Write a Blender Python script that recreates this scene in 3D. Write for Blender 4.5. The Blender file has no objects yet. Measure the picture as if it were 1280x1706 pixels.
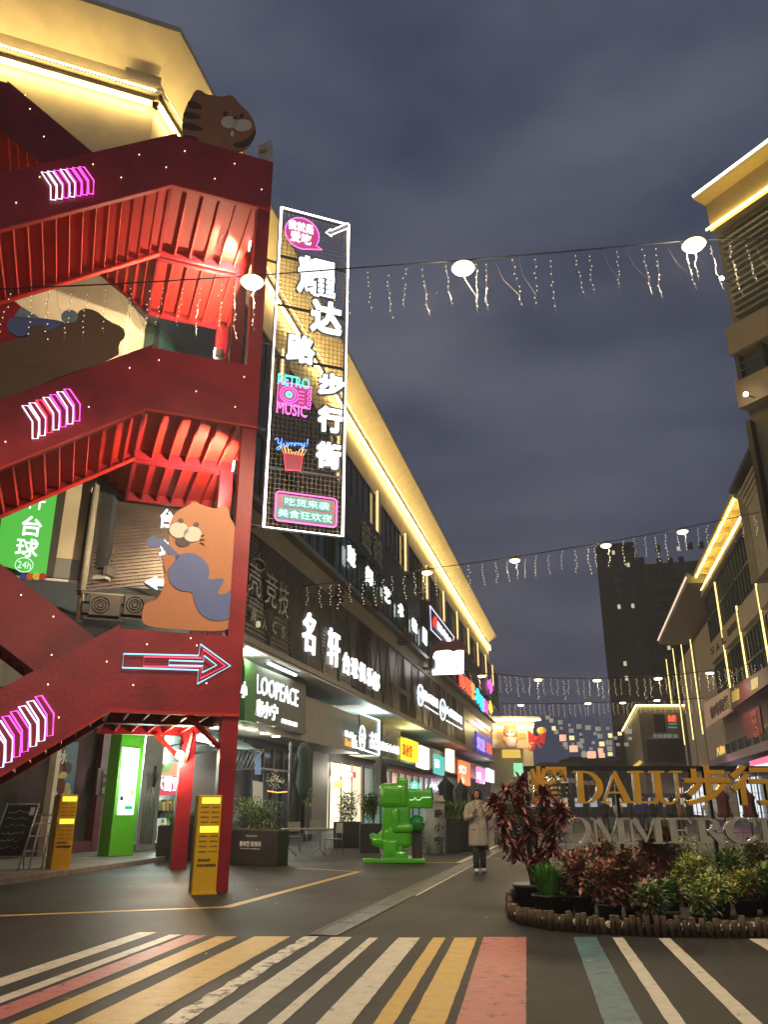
import bpy, bmesh, math, random
from mathutils import Vector, Matrix
random.seed(7)
sc = bpy.context.scene
R = math.radians
# ---------------------------------------------------------------- camera, sky, exposure
F, PITCH, H = 1315.0, R(20.3), 1.4            # focal length in photo pixels, tilt, eye height
cam = bpy.data.cameras.new('camera'); camo = bpy.data.objects.new('camera', cam)
sc.collection.objects.link(camo); sc.camera = camo
cam.sensor_fit = 'HORIZONTAL'; cam.sensor_width = 36; cam.lens = 36 * F / 1280
cam.clip_start = .1; cam.clip_end = 2000
camo.location = (0, 0, H); camo.rotation_euler = (R(90) + PITCH, 0, 0)
sc.view_settings.view_transform = 'Standard'; sc.view_settings.look = 'None'
sc.view_settings.exposure = 0; sc.view_settings.gamma = 1
sc.cycles.use_denoising = True
sc.cycles.max_bounces = 5; sc.cycles.diffuse_bounces = 3; sc.cycles.glossy_bounces = 3
sc.cycles.transparent_max_bounces = 8; sc.cycles.sample_clamp_indirect = 4
w = bpy.data.worlds.new('World'); sc.world = w; w.use_nodes = True
nt = w.node_tree; nt.nodes.clear()
def wn(t, **k):
    n = nt.nodes.new(t)
    for a, b in k.items(): setattr(n, a, b)
    return n
wout = wn('ShaderNodeOutputWorld'); bg1 = wn('ShaderNodeBackground'); bg2 = wn('ShaderNodeBackground'); wadd = wn('ShaderNodeAddShader')
sky = wn('ShaderNodeTexSky', sky_type='NISHITA', sun_disc=False, sun_elevation=R(-2.5), sun_rotation=R(200))
bg1.inputs[1].default_value = .10
tc = wn('ShaderNodeTexCoord'); mp = wn('ShaderNodeMapping'); mp.inputs['Scale'].default_value = (1, 1, 2.6)
n1 = wn('ShaderNodeTexNoise'); n1.inputs['Scale'].default_value = 2.1; n1.inputs['Detail'].default_value = 6; n1.inputs['Roughness'].default_value = .5
cr = wn('ShaderNodeValToRGB'); cr.color_ramp.elements[0].position = .34; cr.color_ramp.elements[1].position = .66
cr.color_ramp.elements[0].color = (.02, .031, .07, 1); cr.color_ramp.elements[1].color = (.098, .109, .152, 1)
nt.links.new(tc.outputs['Generated'], mp.inputs[0]); nt.links.new(mp.outputs[0], n1.inputs[0])
nt.links.new(n1.outputs[0], cr.inputs[0]); nt.links.new(cr.outputs[0], bg2.inputs[0]); nt.links.new(sky.outputs[0], bg1.inputs[0])
nt.links.new(bg1.outputs[0], wadd.inputs[0]); nt.links.new(bg2.outputs[0], wadd.inputs[1]); nt.links.new(wadd.outputs[0], wout.inputs[0])

# ---------------------------------------------------------------- helpers: frames
def ray(x, y):
    u = (x - 640) / F; v = (853 - y) / F
    return Vector((u, math.cos(PITCH) - v * math.sin(PITCH), math.sin(PITCH) + v * math.cos(PITCH)))
def G(x, y, z=0):                      # photo pixel -> point on the horizontal plane at height z
    r = ray(x, y); t = (z - H) / r.z
    return Vector((r.x * t, r.y * t, z))
def AT(x, y, Y):                       # photo pixel -> point at forward distance Y
    r = ray(x, y); t = Y / r.y
    return Vector((r.x * t, Y, H + r.z * t))
def dv(yaw): return Vector((math.sin(R(yaw)), math.cos(R(yaw)), 0))
class Fr:                              # a: to the right along a face, b: away from the viewer (into the face), c: up
    def __init__(s, o, yaw):
        s.o = Vector((o[0], o[1], 0)); s.A = dv(yaw); s.B = dv(yaw - 90); s.yaw = yaw
    def __call__(s, a, b, c): return s.o + s.A * a + s.B * b + Vector((0, 0, c))
    def px(s, x, y, b=0):
        r = ray(x, y); o = s.o + s.B * b
        t = o.dot(s.B) / r.dot(s.B)
        P = Vector((0, 0, H)) + r * t
        return ((P - s.o).dot(s.A), P.z)
    def loc(s, P): d = P - s.o; return d.dot(s.A), d.dot(s.B), P.z
W0 = Fr((0, 0), 90)                    # a = X, b = Y

# ---------------------------------------------------------------- helpers: materials
MATS = {}
def mat(name, col=(.5, .5, .5), rough=.6, metal=0, emit=None, es=1, noise=.12, nscale=6, bump=0, alpha=None, trans=0, coat=0, col2=None):
    if name in MATS: return MATS[name]
    m = bpy.data.materials.new(name); m.use_nodes = True; MATS[name] = m
    N = m.node_tree.nodes; L = m.node_tree.links; b = N['Principled BSDF']
    b.inputs['Roughness'].default_value = rough; b.inputs['Metallic'].default_value = metal
    b.inputs['Base Color'].default_value = (*col, 1)
    if coat: b.inputs['Coat Weight'].default_value = coat; b.inputs['Coat Roughness'].default_value = .08
    if emit is not None:
        b.inputs['Emission Color'].default_value = (*emit, 1); b.inputs['Emission Strength'].default_value = es
    if trans: b.inputs['Transmission Weight'].default_value = trans
    if alpha is not None: b.inputs['Alpha'].default_value = alpha
    if noise and emit is None:
        t = N.new('ShaderNodeTexCoord'); n = N.new('ShaderNodeTexNoise'); n.inputs['Scale'].default_value = nscale; n.inputs['Detail'].default_value = 5
        geo = N.new('ShaderNodeNewGeometry')
        L.new(geo.outputs['Position'], n.inputs['Vector'])
        r = N.new('ShaderNodeValToRGB'); r.color_ramp.elements[0].position = .3; r.color_ramp.elements[1].position = .7
        c2 = col2 or tuple(min(1, c * (1 + noise)) for c in col)
        r.color_ramp.elements[0].color = (*[c * (1 - noise) for c in col], 1); r.color_ramp.elements[1].color = (*c2, 1)
        L.new(n.outputs[0], r.inputs[0]); L.new(r.outputs[0], b.inputs['Base Color'])
        if bump:
            bp = N.new('ShaderNodeBump'); bp.inputs['Strength'].default_value = bump; bp.inputs['Distance'].default_value = .02
            n2 = N.new('ShaderNodeTexNoise'); n2.inputs['Scale'].default_value = nscale * 8; n2.inputs['Detail'].default_value = 4
            L.new(geo.outputs['Position'], n2.inputs['Vector'])
            L.new(n2.outputs[0], bp.inputs['Height']); L.new(bp.outputs[0], b.inputs['Normal'])
    return m
def glow(name, col=None, es=1, sample=True):
    if name in MATS: return MATS[name]
    m = mat(name, (.02, .02, .02), .5, emit=col, es=es)
    if not sample: m.cycles.emission_sampling = 'NONE'
    return m

# ---------------------------------------------------------------- helpers: meshes
class MB:
    def __init__(s): s.v = []; s.f = []; s.m = []; s.smooth = set()
    def add(s, vs, fs, m=0, smooth=False):
        k = len(s.v); s.v += [Vector(p) for p in vs]
        for f in fs:
            if smooth: s.smooth.add(len(s.f))
            s.f.append([k + i for i in f]); s.m.append(m)
        return s
    def box(s, fr, a0, a1, b0, b1, c0, c1, m=0):
        P = [fr(a, b, c) for c in (c0, c1) for b in (b0, b1) for a in (a0, a1)]
        return s.add(P, [(0, 2, 3, 1), (4, 5, 7, 6), (0, 1, 5, 4), (2, 6, 7, 3), (0, 4, 6, 2), (1, 3, 7, 5)], m)
    def quad(s, a, b, c, d, m=0): return s.add([a, b, c, d], [(0, 1, 2, 3)], m)
    def slab(s, top, dz, m=0):         # horizontal polygon with thickness
        n = len(top); bot = [p - Vector((0, 0, dz)) for p in top]
        return s.add(list(top) + bot, [tuple(range(n)), tuple(range(2 * n - 1, n - 1, -1))] + [(i, i + n, (i + 1) % n + n, (i + 1) % n) for i in range(n)], m)
    def prism(s, fr, pts, b0, b1, m=0):   # polygon in the face plane, extruded in depth
        n = len(pts); A = [fr(a, b0, c) for a, c in pts]; B = [fr(a, b1, c) for a, c in pts]
        return s.add(A + B, [tuple(range(n)), tuple(range(2 * n - 1, n - 1, -1))] + [(i, i + n, (i + 1) % n + n, (i + 1) % n) for i in range(n)], m)
    def tube(s, path, r, n=6, m=0, closed=False, smooth=True):
        path = [Vector(p) for p in path]; K = len(path); rs = r if isinstance(r, (list, tuple)) else [r] * K
        vs = []; up = Vector((0, 0, 1))
        for i, p in enumerate(path):
            q0 = path[(i - 1) % K] if closed else path[max(i - 1, 0)]; q1 = path[(i + 1) % K] if closed else path[min(i + 1, K - 1)]
            t = (q1 - q0); t = t.normalized() if t.length > 1e-9 else Vector((0, 0, 1))
            x = t.cross(up)
            if x.length < .05: x = t.cross(Vector((0, 1, 0)))
            x.normalize(); y = t.cross(x)
            for j in range(n):
                an = 2 * math.pi * j / n; vs.append(p + (x * math.cos(an) + y * math.sin(an)) * rs[i])
        fs = [(i * n + j, i * n + (j + 1) % n, ((i + 1) % K) * n + (j + 1) % n, ((i + 1) % K) * n + j) for i in range(K if closed else K - 1) for j in range(n)]
        if not closed: fs += [tuple(range(n - 1, -1, -1)), tuple((K - 1) * n + j for j in range(n))]
        return s.add(vs, fs, m, smooth)
    def lathe(s, c, prof, n=16, m=0):
        c = Vector(c); vs = []
        for r, z in prof:
            for j in range(n):
                an = 2 * math.pi * j / n; vs.append(c + Vector((r * math.cos(an), r * math.sin(an), z)))
        fs = [(i * n + j, i * n + (j + 1) % n, (i + 1) * n + (j + 1) % n, (i + 1) * n + j) for i in range(len(prof) - 1) for j in range(n)]
        fs += [tuple(range(n - 1, -1, -1)), tuple((len(prof) - 1) * n + j for j in range(n))]
        return s.add(vs, fs, m, True)
    def ball(s, c, r, m=0, n=10, k=6, sc3=(1, 1, 1)):
        c = Vector(c); vs = []; 
        for i in range(1, k):
            th = math.pi * i / k
            for j in range(n):
                an = 2 * math.pi * j / n
                vs.append(c + Vector((r * sc3[0] * math.sin(th) * math.cos(an), r * sc3[1] * math.sin(th) * math.sin(an), r * sc3[2] * math.cos(th))))
        t = len(vs); vs += [c + Vector((0, 0, r * sc3[2])), c - Vector((0, 0, r * sc3[2]))]
        fs = [(i * n + j, (i + 1) * n + j, (i + 1) * n + (j + 1) % n, i * n + (j + 1) % n) for i in range(k - 2) for j in range(n)]
        fs += [(t, j, (j + 1) % n) for j in range(n)] + [(t + 1, (k - 2) * n + (j + 1) % n, (k - 2) * n + j) for j in range(n)]
        return s.add(vs, fs, m, True)
    def rbox(s, M, size, r, m=0, seg=4):   # rounded box; M places it
        bm = bmesh.new(); bmesh.ops.create_cube(bm, size=1)
        bmesh.ops.scale(bm, vec=size, verts=bm.verts)
        bmesh.ops.bevel(bm, geom=bm.edges[:] + bm.verts[:], offset=r, segments=seg, profile=.5, affect='EDGES')
        bm.verts.index_update()
        s.add([M @ v.co for v in bm.verts], [[v.index for v in f.verts] for f in bm.faces], m, True); bm.free()
        return s
    def blade(s, base, d, ln, wd, droop=.3, m=0, seg=3, up=Vector((0, 0, 1))):   # one leaf
        d = d.normalized(); side = d.cross(up)
        if side.length < .05: side = Vector((1, 0, 0))
        side.normalize(); vs = []
        for i in range(seg + 1):
            t = i / seg; p = base + d * (ln * t) - up * (droop * ln * t * t)
            ww = wd * math.sin(math.pi * min(.97, .12 + .85 * t)) * .5
            vs += [p - side * ww, p + side * ww]
        return s.add(vs, [(2 * i, 2 * i + 1, 2 * i + 3, 2 * i + 2) for i in range(seg)], m)
    def text(s, fr, string, a0, a1, c0, c1, b, th, m=0, bold=.02, rot=0, shear=0, fit=True):
        vs, fs, (bw, bh) = glyphs(string, bold)
        sx = (a1 - a0) / bw; sy = (c1 - c0) / bh
        if not fit: sx = sy = min(sx, sy)
        ca, cc = (a0 + a1) / 2, (c0 + c1) / 2; co, si = math.cos(rot), math.sin(rot)
        P = []
        for x, y, z in vs:
            X = (x - bw / 2) * sx + shear * (y - bh / 2) * sy; Y = (y - bh / 2) * sy
            P.append(fr(ca + X * co - Y * si, b - z * th, cc + X * si + Y * co))
        return s.add(P, fs, m)
    def build(s, name, mats, parent=None, bevel=0, label=None):
        me = bpy.data.meshes.new(name)
        org = parent['_o'] if parent is not None else s.v[0] * 0
        if parent is None and s.v:
            lo = Vector([min(p[i] for p in s.v) for i in range(3)]); hi = Vector([max(p[i] for p in s.v) for i in range(3)])
            org = Vector(((lo.x + hi.x) / 2, (lo.y + hi.y) / 2, lo.z))
        org = Vector(org)
        me.from_pydata([p - org for p in s.v], [], s.f)
        if not isinstance(mats, (list, tuple)): mats = [mats]
        for x in mats: me.materials.append(x)
        me.polygons.foreach_set('material_index', s.m)
        sm = [False] * len(s.f)
        for i in s.smooth: sm[i] = True
        me.polygons.foreach_set('use_smooth', sm)
        me.validate()
        bm = bmesh.new(); bm.from_mesh(me); bmesh.ops.recalc_face_normals(bm, faces=bm.faces); bm.to_mesh(me); bm.free()
        o = bpy.data.objects.new(name, me); sc.collection.objects.link(o)
        if parent is not None: o.parent = parent
        if parent is None: o.location = org; 
        o['_o'] = tuple(org)
        if bevel:
            b = o.modifiers.new('bevel', 'BEVEL'); b.width = bevel; b.segments = 2; b.limit_method = 'ANGLE'
        if label: o['label'] = label
        return o
_gl = {}
def glyphs(string, bold):
    k = (string, bold)
    if k in _gl: return _gl[k]
    cu = bpy.data.curves.new('t', 'FONT'); cu.body = string; cu.size = 1; cu.offset = bold; cu.extrude = .5; cu.resolution_u = 2
    o = bpy.data.objects.new('t', cu); sc.collection.objects.link(o)
    bpy.context.view_layer.update()
    me = o.to_mesh(); vs = [tuple(v.co) for v in me.vertices]; fs = [tuple(p.vertices) for p in me.polygons]
    o.to_mesh_clear(); bpy.data.objects.remove(o); bpy.data.curves.remove(cu)
    if not vs: vs = [(0, 0, 0), (1, 0, 0), (0, 1, 0)]; fs = [(0, 1, 2)]
    x0 = min(v[0] for v in vs); y0 = min(v[1] for v in vs); x1 = max(v[0] for v in vs); y1 = max(v[1] for v in vs)
    vs = [(x - x0, y - y0, z) for x, y, z in vs]
    _gl[k] = (vs, fs, (max(x1 - x0, .01), max(y1 - y0, .01))); return _gl[k]
def tag(o, label=None, cat=None, group=None, kind=None):
    for k, v in (('label', label), ('category', cat), ('group', group), ('kind', kind)):
        if v: o[k] = v
    return o
def root(name, loc, label, cat, group=None, kind=None):
    o = bpy.data.objects.new(name, None); sc.collection.objects.link(o); o.location = loc; o['_o'] = tuple(loc); o.empty_display_size = .2
    return tag(o, label, cat, group, kind)
def copy_tree(o, parent=None):
    c = o.copy(); sc.collection.objects.link(c); c.parent = parent
    for ch in [x for x in KIDS(o)]: copy_tree(ch, c)
    return c
def KIDS(o): return [x for x in bpy.data.objects if x.parent == o]
def lamp(name, loc, power, col, parent=None, rad=.1, spot=None, aim=None, blend=.6):
    l = bpy.data.lights.new(name, 'SPOT' if spot else 'POINT'); l.energy = power; l.color = col; l.shadow_soft_size = rad
    o = bpy.data.objects.new(name, l); sc.collection.objects.link(o)
    if spot:
        l.spot_size = R(spot); l.spot_blend = blend
        o.rotation_euler = (Vector(aim) - Vector(loc)).to_track_quat('-Z', 'Y').to_euler()
    if parent is not None: o.parent = parent; o.location = Vector(loc) - Vector(parent['_o'])
    else: o.location = loc
    return o
def lerp(a, b, t): return a + (b - a) * t

# ---------------------------------------------------------------- frames of the place
S = 13.4                                   # bearing of the street
TS = math.tan(R(S))
FS = Fr(G(380, 1485), 69)                  # red staircase front
FL = Fr((-12, 0), S)                       # left street facade
FR = Fr((12, 0), S + 180)                  # right street facade
def side(fr, off):                         # depth b of the vertical plane at street offset off (metres right of the camera line)
    return fr.loc(Vector((off, 0, 0)))[1]
eave_z = 24.3
EC = G(300, 55, eave_z)                    # outer eave corner of the left block
HAZE = .0009; WARM = (1, .74, .36); WHITE = (1, .97, .92)

# ================================================================ GROUND
def asphalt():
    m = mat('asphalt', (.05, .046, .042), .62, noise=0)
    N = m.node_tree.nodes; L = m.node_tree.links; b = N['Principled BSDF']
    geo = N.new('ShaderNodeNewGeometry')
    def nz(sc_, det):
        n = N.new('ShaderNodeTexNoise'); n.inputs['Scale'].default_value = sc_; n.inputs['Detail'].default_value = det
        L.new(geo.outputs['Position'], n.inputs['Vector']); return n
    b.inputs['Specular IOR Level'].default_value = .3
    big, fine = nz(.45, 6), nz(60, 3)
    r = N.new('ShaderNodeValToRGB'); r.color_ramp.elements[0].position = .3; r.color_ramp.elements[1].position = .72
    r.color_ramp.elements[0].color = (.009, .0085, .008, 1); r.color_ramp.elements[1].color = (.026, .024, .022, 1)
    L.new(big.outputs[0], r.inputs[0])
    r2 = N.new('ShaderNodeValToRGB'); r2.color_ramp.elements[0].position = .35; r2.color_ramp.elements[1].position = .75
    r2.color_ramp.elements[0].color = (.65, .65, .65, 1); r2.color_ramp.elements[1].color = (1.5, 1.5, 1.5, 1)
    L.new(fine.outputs[0], r2.inputs[0])
    mx = N.new('ShaderNodeMixRGB'); mx.blend_type = 'MULTIPLY'; mx.inputs[0].default_value = 1
    vo = N.new('ShaderNodeTexVoronoi'); vo.feature = 'DISTANCE_TO_EDGE'; vo.inputs['Scale'].default_value = .55
    wz = nz(1.6, 5); wa = N.new('ShaderNodeVectorMath'); wa.operation = 'MULTIPLY_ADD'; wa.inputs[1].default_value = (.9, .9, 0); L.new(wz.outputs['Color'], wa.inputs[0]); L.new(geo.outputs['Position'], wa.inputs[2]); L.new(wa.outputs[0], vo.inputs['Vector'])
    rc = N.new('ShaderNodeValToRGB'); rc.color_ramp.elements[0].position = 0; rc.color_ramp.elements[0].color = (.35, .35, .35, 1); rc.color_ramp.elements[1].position = .012; L.new(vo.outputs['Distance'], rc.inputs[0])
    st2 = nz(2.3, 8); rs = N.new('ShaderNodeValToRGB'); rs.color_ramp.elements[0].position = .6; rs.color_ramp.elements[1].position = .68; rs.color_ramp.elements[1].color = (.5, .5, .5, 1); rs.color_ramp.elements[0].color = (1, 1, 1, 1); L.new(st2.outputs[0], rs.inputs[0])
    m2 = N.new('ShaderNodeMixRGB'); m2.blend_type = 'MULTIPLY'; m2.inputs[0].default_value = 1; m3 = N.new('ShaderNodeMixRGB'); m3.blend_type = 'MULTIPLY'; m3.inputs[0].default_value = 1
    L.new(r.outputs[0], mx.inputs[1]); L.new(r2.outputs[0], mx.inputs[2]); L.new(mx.outputs[0], m2.inputs[1]); L.new(rc.outputs[0], m2.inputs[2]); L.new(m2.outputs[0], m3.inputs[1]); L.new(rs.outputs[0], m3.inputs[2]); L.new(m3.outputs[0], b.inputs['Base Color'])
    rr = N.new('ShaderNodeMapRange'); rr.inputs['To Min'].default_value = .42; rr.inputs['To Max'].default_value = .78
    L.new(big.outputs[0], rr.inputs['Value']); L.new(rr.outputs[0], b.inputs['Roughness'])
    bp = N.new('ShaderNodeBump'); bp.inputs['Strength'].default_value = .5; bp.inputs['Distance'].default_value = .008
    L.new(fine.outputs[0], bp.inputs['Height']); L.new(bp.outputs[0], b.inputs['Normal'])
    return m
def paint(name, col, worn=.35):
    m = mat(name, col, .5, noise=0)
    N = m.node_tree.nodes; L = m.node_tree.links; b = N['Principled BSDF']
    geo = N.new('ShaderNodeNewGeometry')
    n = N.new('ShaderNodeTexNoise'); n.inputs['Scale'].default_value = 7; n.inputs['Detail'].default_value = 9; n.inputs['Roughness'].default_value = .72
    L.new(geo.outputs['Position'], n.inputs['Vector'])
    r = N.new('ShaderNodeValToRGB'); e = r.color_ramp.elements
    e[0].position = worn; e[0].color = (.06, .055, .05, 1); e[1].position = worn + .06; e[1].color = (*[c * .82 for c in col], 1)
    k = e.new(.62); k.color = (*col, 1)
    L.new(n.outputs[0], r.inputs[0]); L.new(r.outputs[0], b.inputs['Base Color'])
    bp = N.new('ShaderNodeBump'); bp.inputs['Strength'].default_value = .3; bp.inputs['Distance'].default_value = .004
    L.new(n.outputs[0], bp.inputs['Height']); L.new(bp.outputs[0], b.inputs['Normal'])
    return m
M_ASPH = asphalt()
g = MB(); g.quad(Vector((-300, -60, 0)), Vector((400, -60, 0)), Vector((400, 700, 0)), Vector((-300, 700, 0)))
tag(g.build('road', M_ASPH), kind='structure')
P_WHITE = paint('paint_white', (.58, .53, .43)); P_YEL = paint('paint_yellow', (.56, .36, .07), .33)
P_PINK = paint('paint_pink', (.46, .14, .125), .37); P_TEAL = paint('paint_teal', (.08, .17, .2), .4)
P_WORN = paint('paint_worn', (.66, .6, .47), .42)
# zebra crossing: each stripe from its far end (x at y=1562 in the photo) towards the camera
vx = 877
stripes = [(232, 262, 'W', 1553), (283, 303, 'W', 1557), (310, 345, 'P', 1558), (360, 395, 'Y', 1560), (424, 484, 'Y', 1560),
           (508, 532, 'R', 1560), (552, 587, 'W', 1561), (615, 630, 'W', 1562), (664, 700, 'W', 1562), (722, 743, 'Y', 1562), (758, 795, 'Y', 1562),
           (806, 877, 'P', 1561), (956, 994, 'T', 1561), (1021, 1039, 'W', 1562), (1097, 1117, 'W', 1563), (1248, 1278, 'W', 1564), (1330, 1368, 'W', 1565)]
PM = {'W': P_WHITE, 'Y': P_YEL, 'P': P_PINK, 'T': P_TEAL, 'R': P_WORN}
sd = dv(9.6)
for i, (xa, xb, c, yy) in enumerate(stripes):
    mb = MB(); A = G(xa, yy); B = G(xb, yy); ln = 6.2
    rag = .02 if c == 'R' else .003
    pa = []; pb = []; K = 40
    for k in range(K + 1):
        t = k / K * ln
        pa.append(A - sd * t + Vector((random.uniform(-rag, rag), 0, .004))); pb.append(B - sd * t + Vector((random.uniform(-rag, rag), 0, .004)))
    vs = pa + pb
    mb.add(vs, [(k, k + 1, K + 2 + k, K + 1 + k) for k in range(K)])
    tag(mb.build('crosswalk_stripe', PM[c]), kind='structure')
def strip(name, pts, wd, m, z=.005):
    mb = MB(); P = [Vector((p[0], p[1], z)) for p in pts]; L_ = []; R_ = []
    for i, p in enumerate(P):
        q0 = P[max(0, i - 1)]; q1 = P[min(len(P) - 1, i + 1)]; t = (q1 - q0).normalized(); n = Vector((t.y, -t.x, 0))
        if 0 < i < len(P) - 1:
            t1 = (P[i] - P[i - 1]).normalized(); n1 = Vector((t1.y, -t1.x, 0)); n = n / max(.4, n.dot(n1))
        L_.append(p - n * wd / 2); R_.append(p + n * wd / 2)
    k = len(P); mb.add(L_ + R_, [(i, i + 1, k + i + 1, k + i) for i in range(k - 1)])
    return tag(mb.build(name, m), kind='structure')
strip('road_marking', [G(-200, 1532), G(-60, 1528), G(378, 1511), G(598, 1452), G(495, 1446)], .14, P_YEL)
strip('road_marking', [G(682, 1492), G(812, 1425), G(900, 1376)], .26, P_WHITE)
strip('road_marking', [G(700, 1437), G(775, 1437)], .14, P_YEL)
strip('road_marking', [G(775, 1437), G(845, 1405)], .5, P_WHITE)
strip('road_marking', [G(838, 1436), G(960, 1436)], .12, P_WHITE)
strip('road_marking', [G(850, 1424), G(955, 1418), G(1010, 1406)], .12, P_WHITE)
strip('road_marking', [G(1030, 1400), G(1220, 1392)], .15, P_WHITE)
# drain channel beside the kerb line
d0 = G(520, 1558); d1 = d0 + dv(13.6) * 80
mb = MB(); FD = Fr((d0.x, d0.y), 13.6)
mb.box(FD, 0, 80, .01, .04, -.05, .014, 1); mb.box(FD, 0, 80, -.3, -.27, -.05, .014, 1)
mb.box(FD, 0, 80, -.27, .01, -.05, .008, 0)
for k in range(80): mb.box(FD, k + .02, k + .035, -.269, .009, .008, .0095, 2)
M_GRATE = mat('drain_stone', (.06, .058, .054), .35, noise=.4, nscale=9, bump=.8); M_STONE = mat('kerb_stone', (.17, .16, .15), .6, noise=.3, bump=.4)
tag(mb.build('drainage_channel', [M_GRATE, M_STONE, mat('joint', (.03, .03, .03), .7)]), kind='structure')
# raised pavement on the left
k0 = G(-300, 1520); k1 = G(280, 1433)
kd = (k1 - k0).normalized()
M_PAVE = mat('pavement_slab', (.2, .19, .17), .55, noise=.22, nscale=2.2, bump=.3)
mb = MB(); FK = Fr((k1.x, k1.y), math.degrees(math.atan2(kd.x, kd.y)))
mb.box(FK, -30, 1.5, 0.12, 14, 0.0, .10); mb.box(FK, -30, 1.5, 0, .118, 0, .104, 1)
for k in range(30): mb.box(FK, -30 + k * 1.05, -29.99 + k * 1.05, .12, 14, .1, .1015, 2)
tag(mb.build('pavement', [M_PAVE, M_STONE, mat('joint')]), kind='structure')

# ================================================================ LEFT BLOCK
M_CREAM = mat('cream_render', (.55, .47, .33), .8, noise=.14, nscale=1.2, bump=.2)
M_GREYW = mat('grey_cladding', (.2, .21, .2), .6, noise=.15, nscale=.9)
M_DARKP = mat('dark_panel', (.055, .058, .065), .35, noise=.25, nscale=2)
M_GLASS = mat('dark_glass', (.02, .03, .032), .12, noise=.3, nscale=.6)
M_TGLASS = mat('teal_glass', (.03, .07, .065), .15, noise=.3, nscale=.7)
M_FRAME = mat('dark_frame', (.03, .032, .034), .4, metal=.4)
M_BRONZE = mat('bronze_slat', (.09, .065, .05), .35, metal=.6, noise=.4, nscale=1.5)
M_BEIGE = mat('beige_lintel', (.27, .25, .2), .55, noise=.1, nscale=1)
M_SOFF = mat('white_soffit', (.6, .6, .56), .6, noise=.06)
G_LED = glow('eave_led', (1, .72, .25), 46)
G_PIL = glow('pillar_led', (1, .7, .3), 2.2)
def sub(fr, name, mats, parent, fn, label=None, bevel=0):
    mb = MB(); fn(mb); return mb.build(name, mats, parent, bevel, label)
CW = FL.loc(Vector((0, 0, 0)))
# chamfer frame: wall plane 1.36 m behind the eave line, corner where it meets the street wall
ff = Fr((EC.x, EC.y), 69); o2 = Vector((EC.x, EC.y, 0)) + ff.B * 1.4
# intersect with street wall
den = ff.A.x * FL.B.x + ff.A.y * FL.B.y
tt = -((o2 - FL.o).dot(FL.B)) / ff.A.dot(FL.B)
CORN = o2 + ff.A * tt
FF = Fr((CORN.x, CORN.y), 69)
ya = FL.loc(CORN)[0]                       # where the street wall starts
E_ = FL.loc(EC); EB = E_[1]
YEND = 117
blk = root('shopping_building', (CORN.x, CORN.y, 0), 'three storey cream shopping block with glowing yellow eaves along the left side of the street', 'building')
def w_(mb):
    mb.box(FL, ya, YEND, .0, 9, 12.3, 23.7)
    mb.box(FF, -22, 0, 0, 6, 7.2, 23.7)
sub(FL, 'wall', M_CREAM, blk, w_)
def eav(mb):
    # sloping soffit slab, street side and chamfer side
    e1 = FL(E_[0], EB, 24.3); e2 = FL(YEND + 1, EB, 24.3); i1 = FL(ya, .05, 23.6); i2 = FL(YEND + 1, .05, 23.6)
    u = Vector((0, 0, .22))
    mb.add([e1, e2, i2, i1, e1 + u, e2 + u, i2 + u * 5, i1 + u * 5], [(0, 1, 2, 3), (4, 5, 6, 7), (0, 1, 5, 4), (1, 2, 6, 5)])
    f2 = ff(-24, 0, 24.3); j2 = FF(-24, .05, 23.6)
    mb.add([e1, f2, j2, i1, e1 + u, f2 + u, j2 + u * 5, i1 + u * 5], [(0, 1, 2, 3), (4, 5, 6, 7), (0, 1, 5, 4), (1, 2, 6, 5)])
sub(FL, 'eave', mat('eave_board', (.62, .54, .4), .7, noise=.1, nscale=1.5), blk, eav)
def cor(mb):
    mb.box(FL, ya - .3, YEND, -.32, 0, 22.35, 22.62); mb.box(FF, -24, .12, -.32, 0, 22.35, 22.62)
    mb.box(FL, ya - .5, YEND, -.5, -.32, 22.5, 22.6); mb.box(FF, -24, .2, -.5, -.32, 22.5, 22.6)
    mb.box(FF, -1.0, .1, -.42, 0, 22.7, 23.3)
sub(FL, 'cornice', M_CREAM, blk, cor)
def led(mb):
    mb.box(FL, ya - .1, YEND, -.3, -.2, 22.26, 22.32); mb.box(FF, -24, -.1, -.3, -.2, 22.26, 22.32)
    mb.box(FL, ya - .3, YEND, -.47, -.4, 22.62, 22.66); mb.box(FF, -24, .1, -.47, -.4, 22.62, 22.66)
sub(FL, 'light_strip', G_LED, blk, led)
def ledc(mb):
    a = 0
    for k in range(230):
        mb.box(FF, -23 + k * .1, -23 + k * .1 + .05, -.515, -.5, 22.52, 22.58)
    for k in range(420):
        mb.box(FL, ya + k * .11, ya + k * .11 + .05, -.515, -.5, 22.52, 22.58)
sub(FL, 'light_dots', glow('led_dot', (1, .9, .7), 2.5, False), blk, ledc)['kind'] = 'stuff'
for i, (x, y) in enumerate(((632, 746), (680, 828), (712, 888), (737, 933), (776, 1006), (791, 1036))):
    P = G(x, y, 24.0); t = root('soffit_light', P, '%s round light recessed under the long left eave' % ['nearest', 'second nearest', 'third nearest', 'fourth nearest', 'fifth nearest', 'farthest'][i], 'lamp', 'round lights under the left eave')
    sub(W0, 'diffuser', glow('soffit_glow', (1, .86, .55), 9, False), t, lambda mb: mb.lathe(P, [(.42, -.06), (.45, 0)], 16)); sub(W0, 'rim', M_CREAM, t, lambda mb: mb.lathe(P, [(.52, -.03), (.52, .12)], 16))
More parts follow.
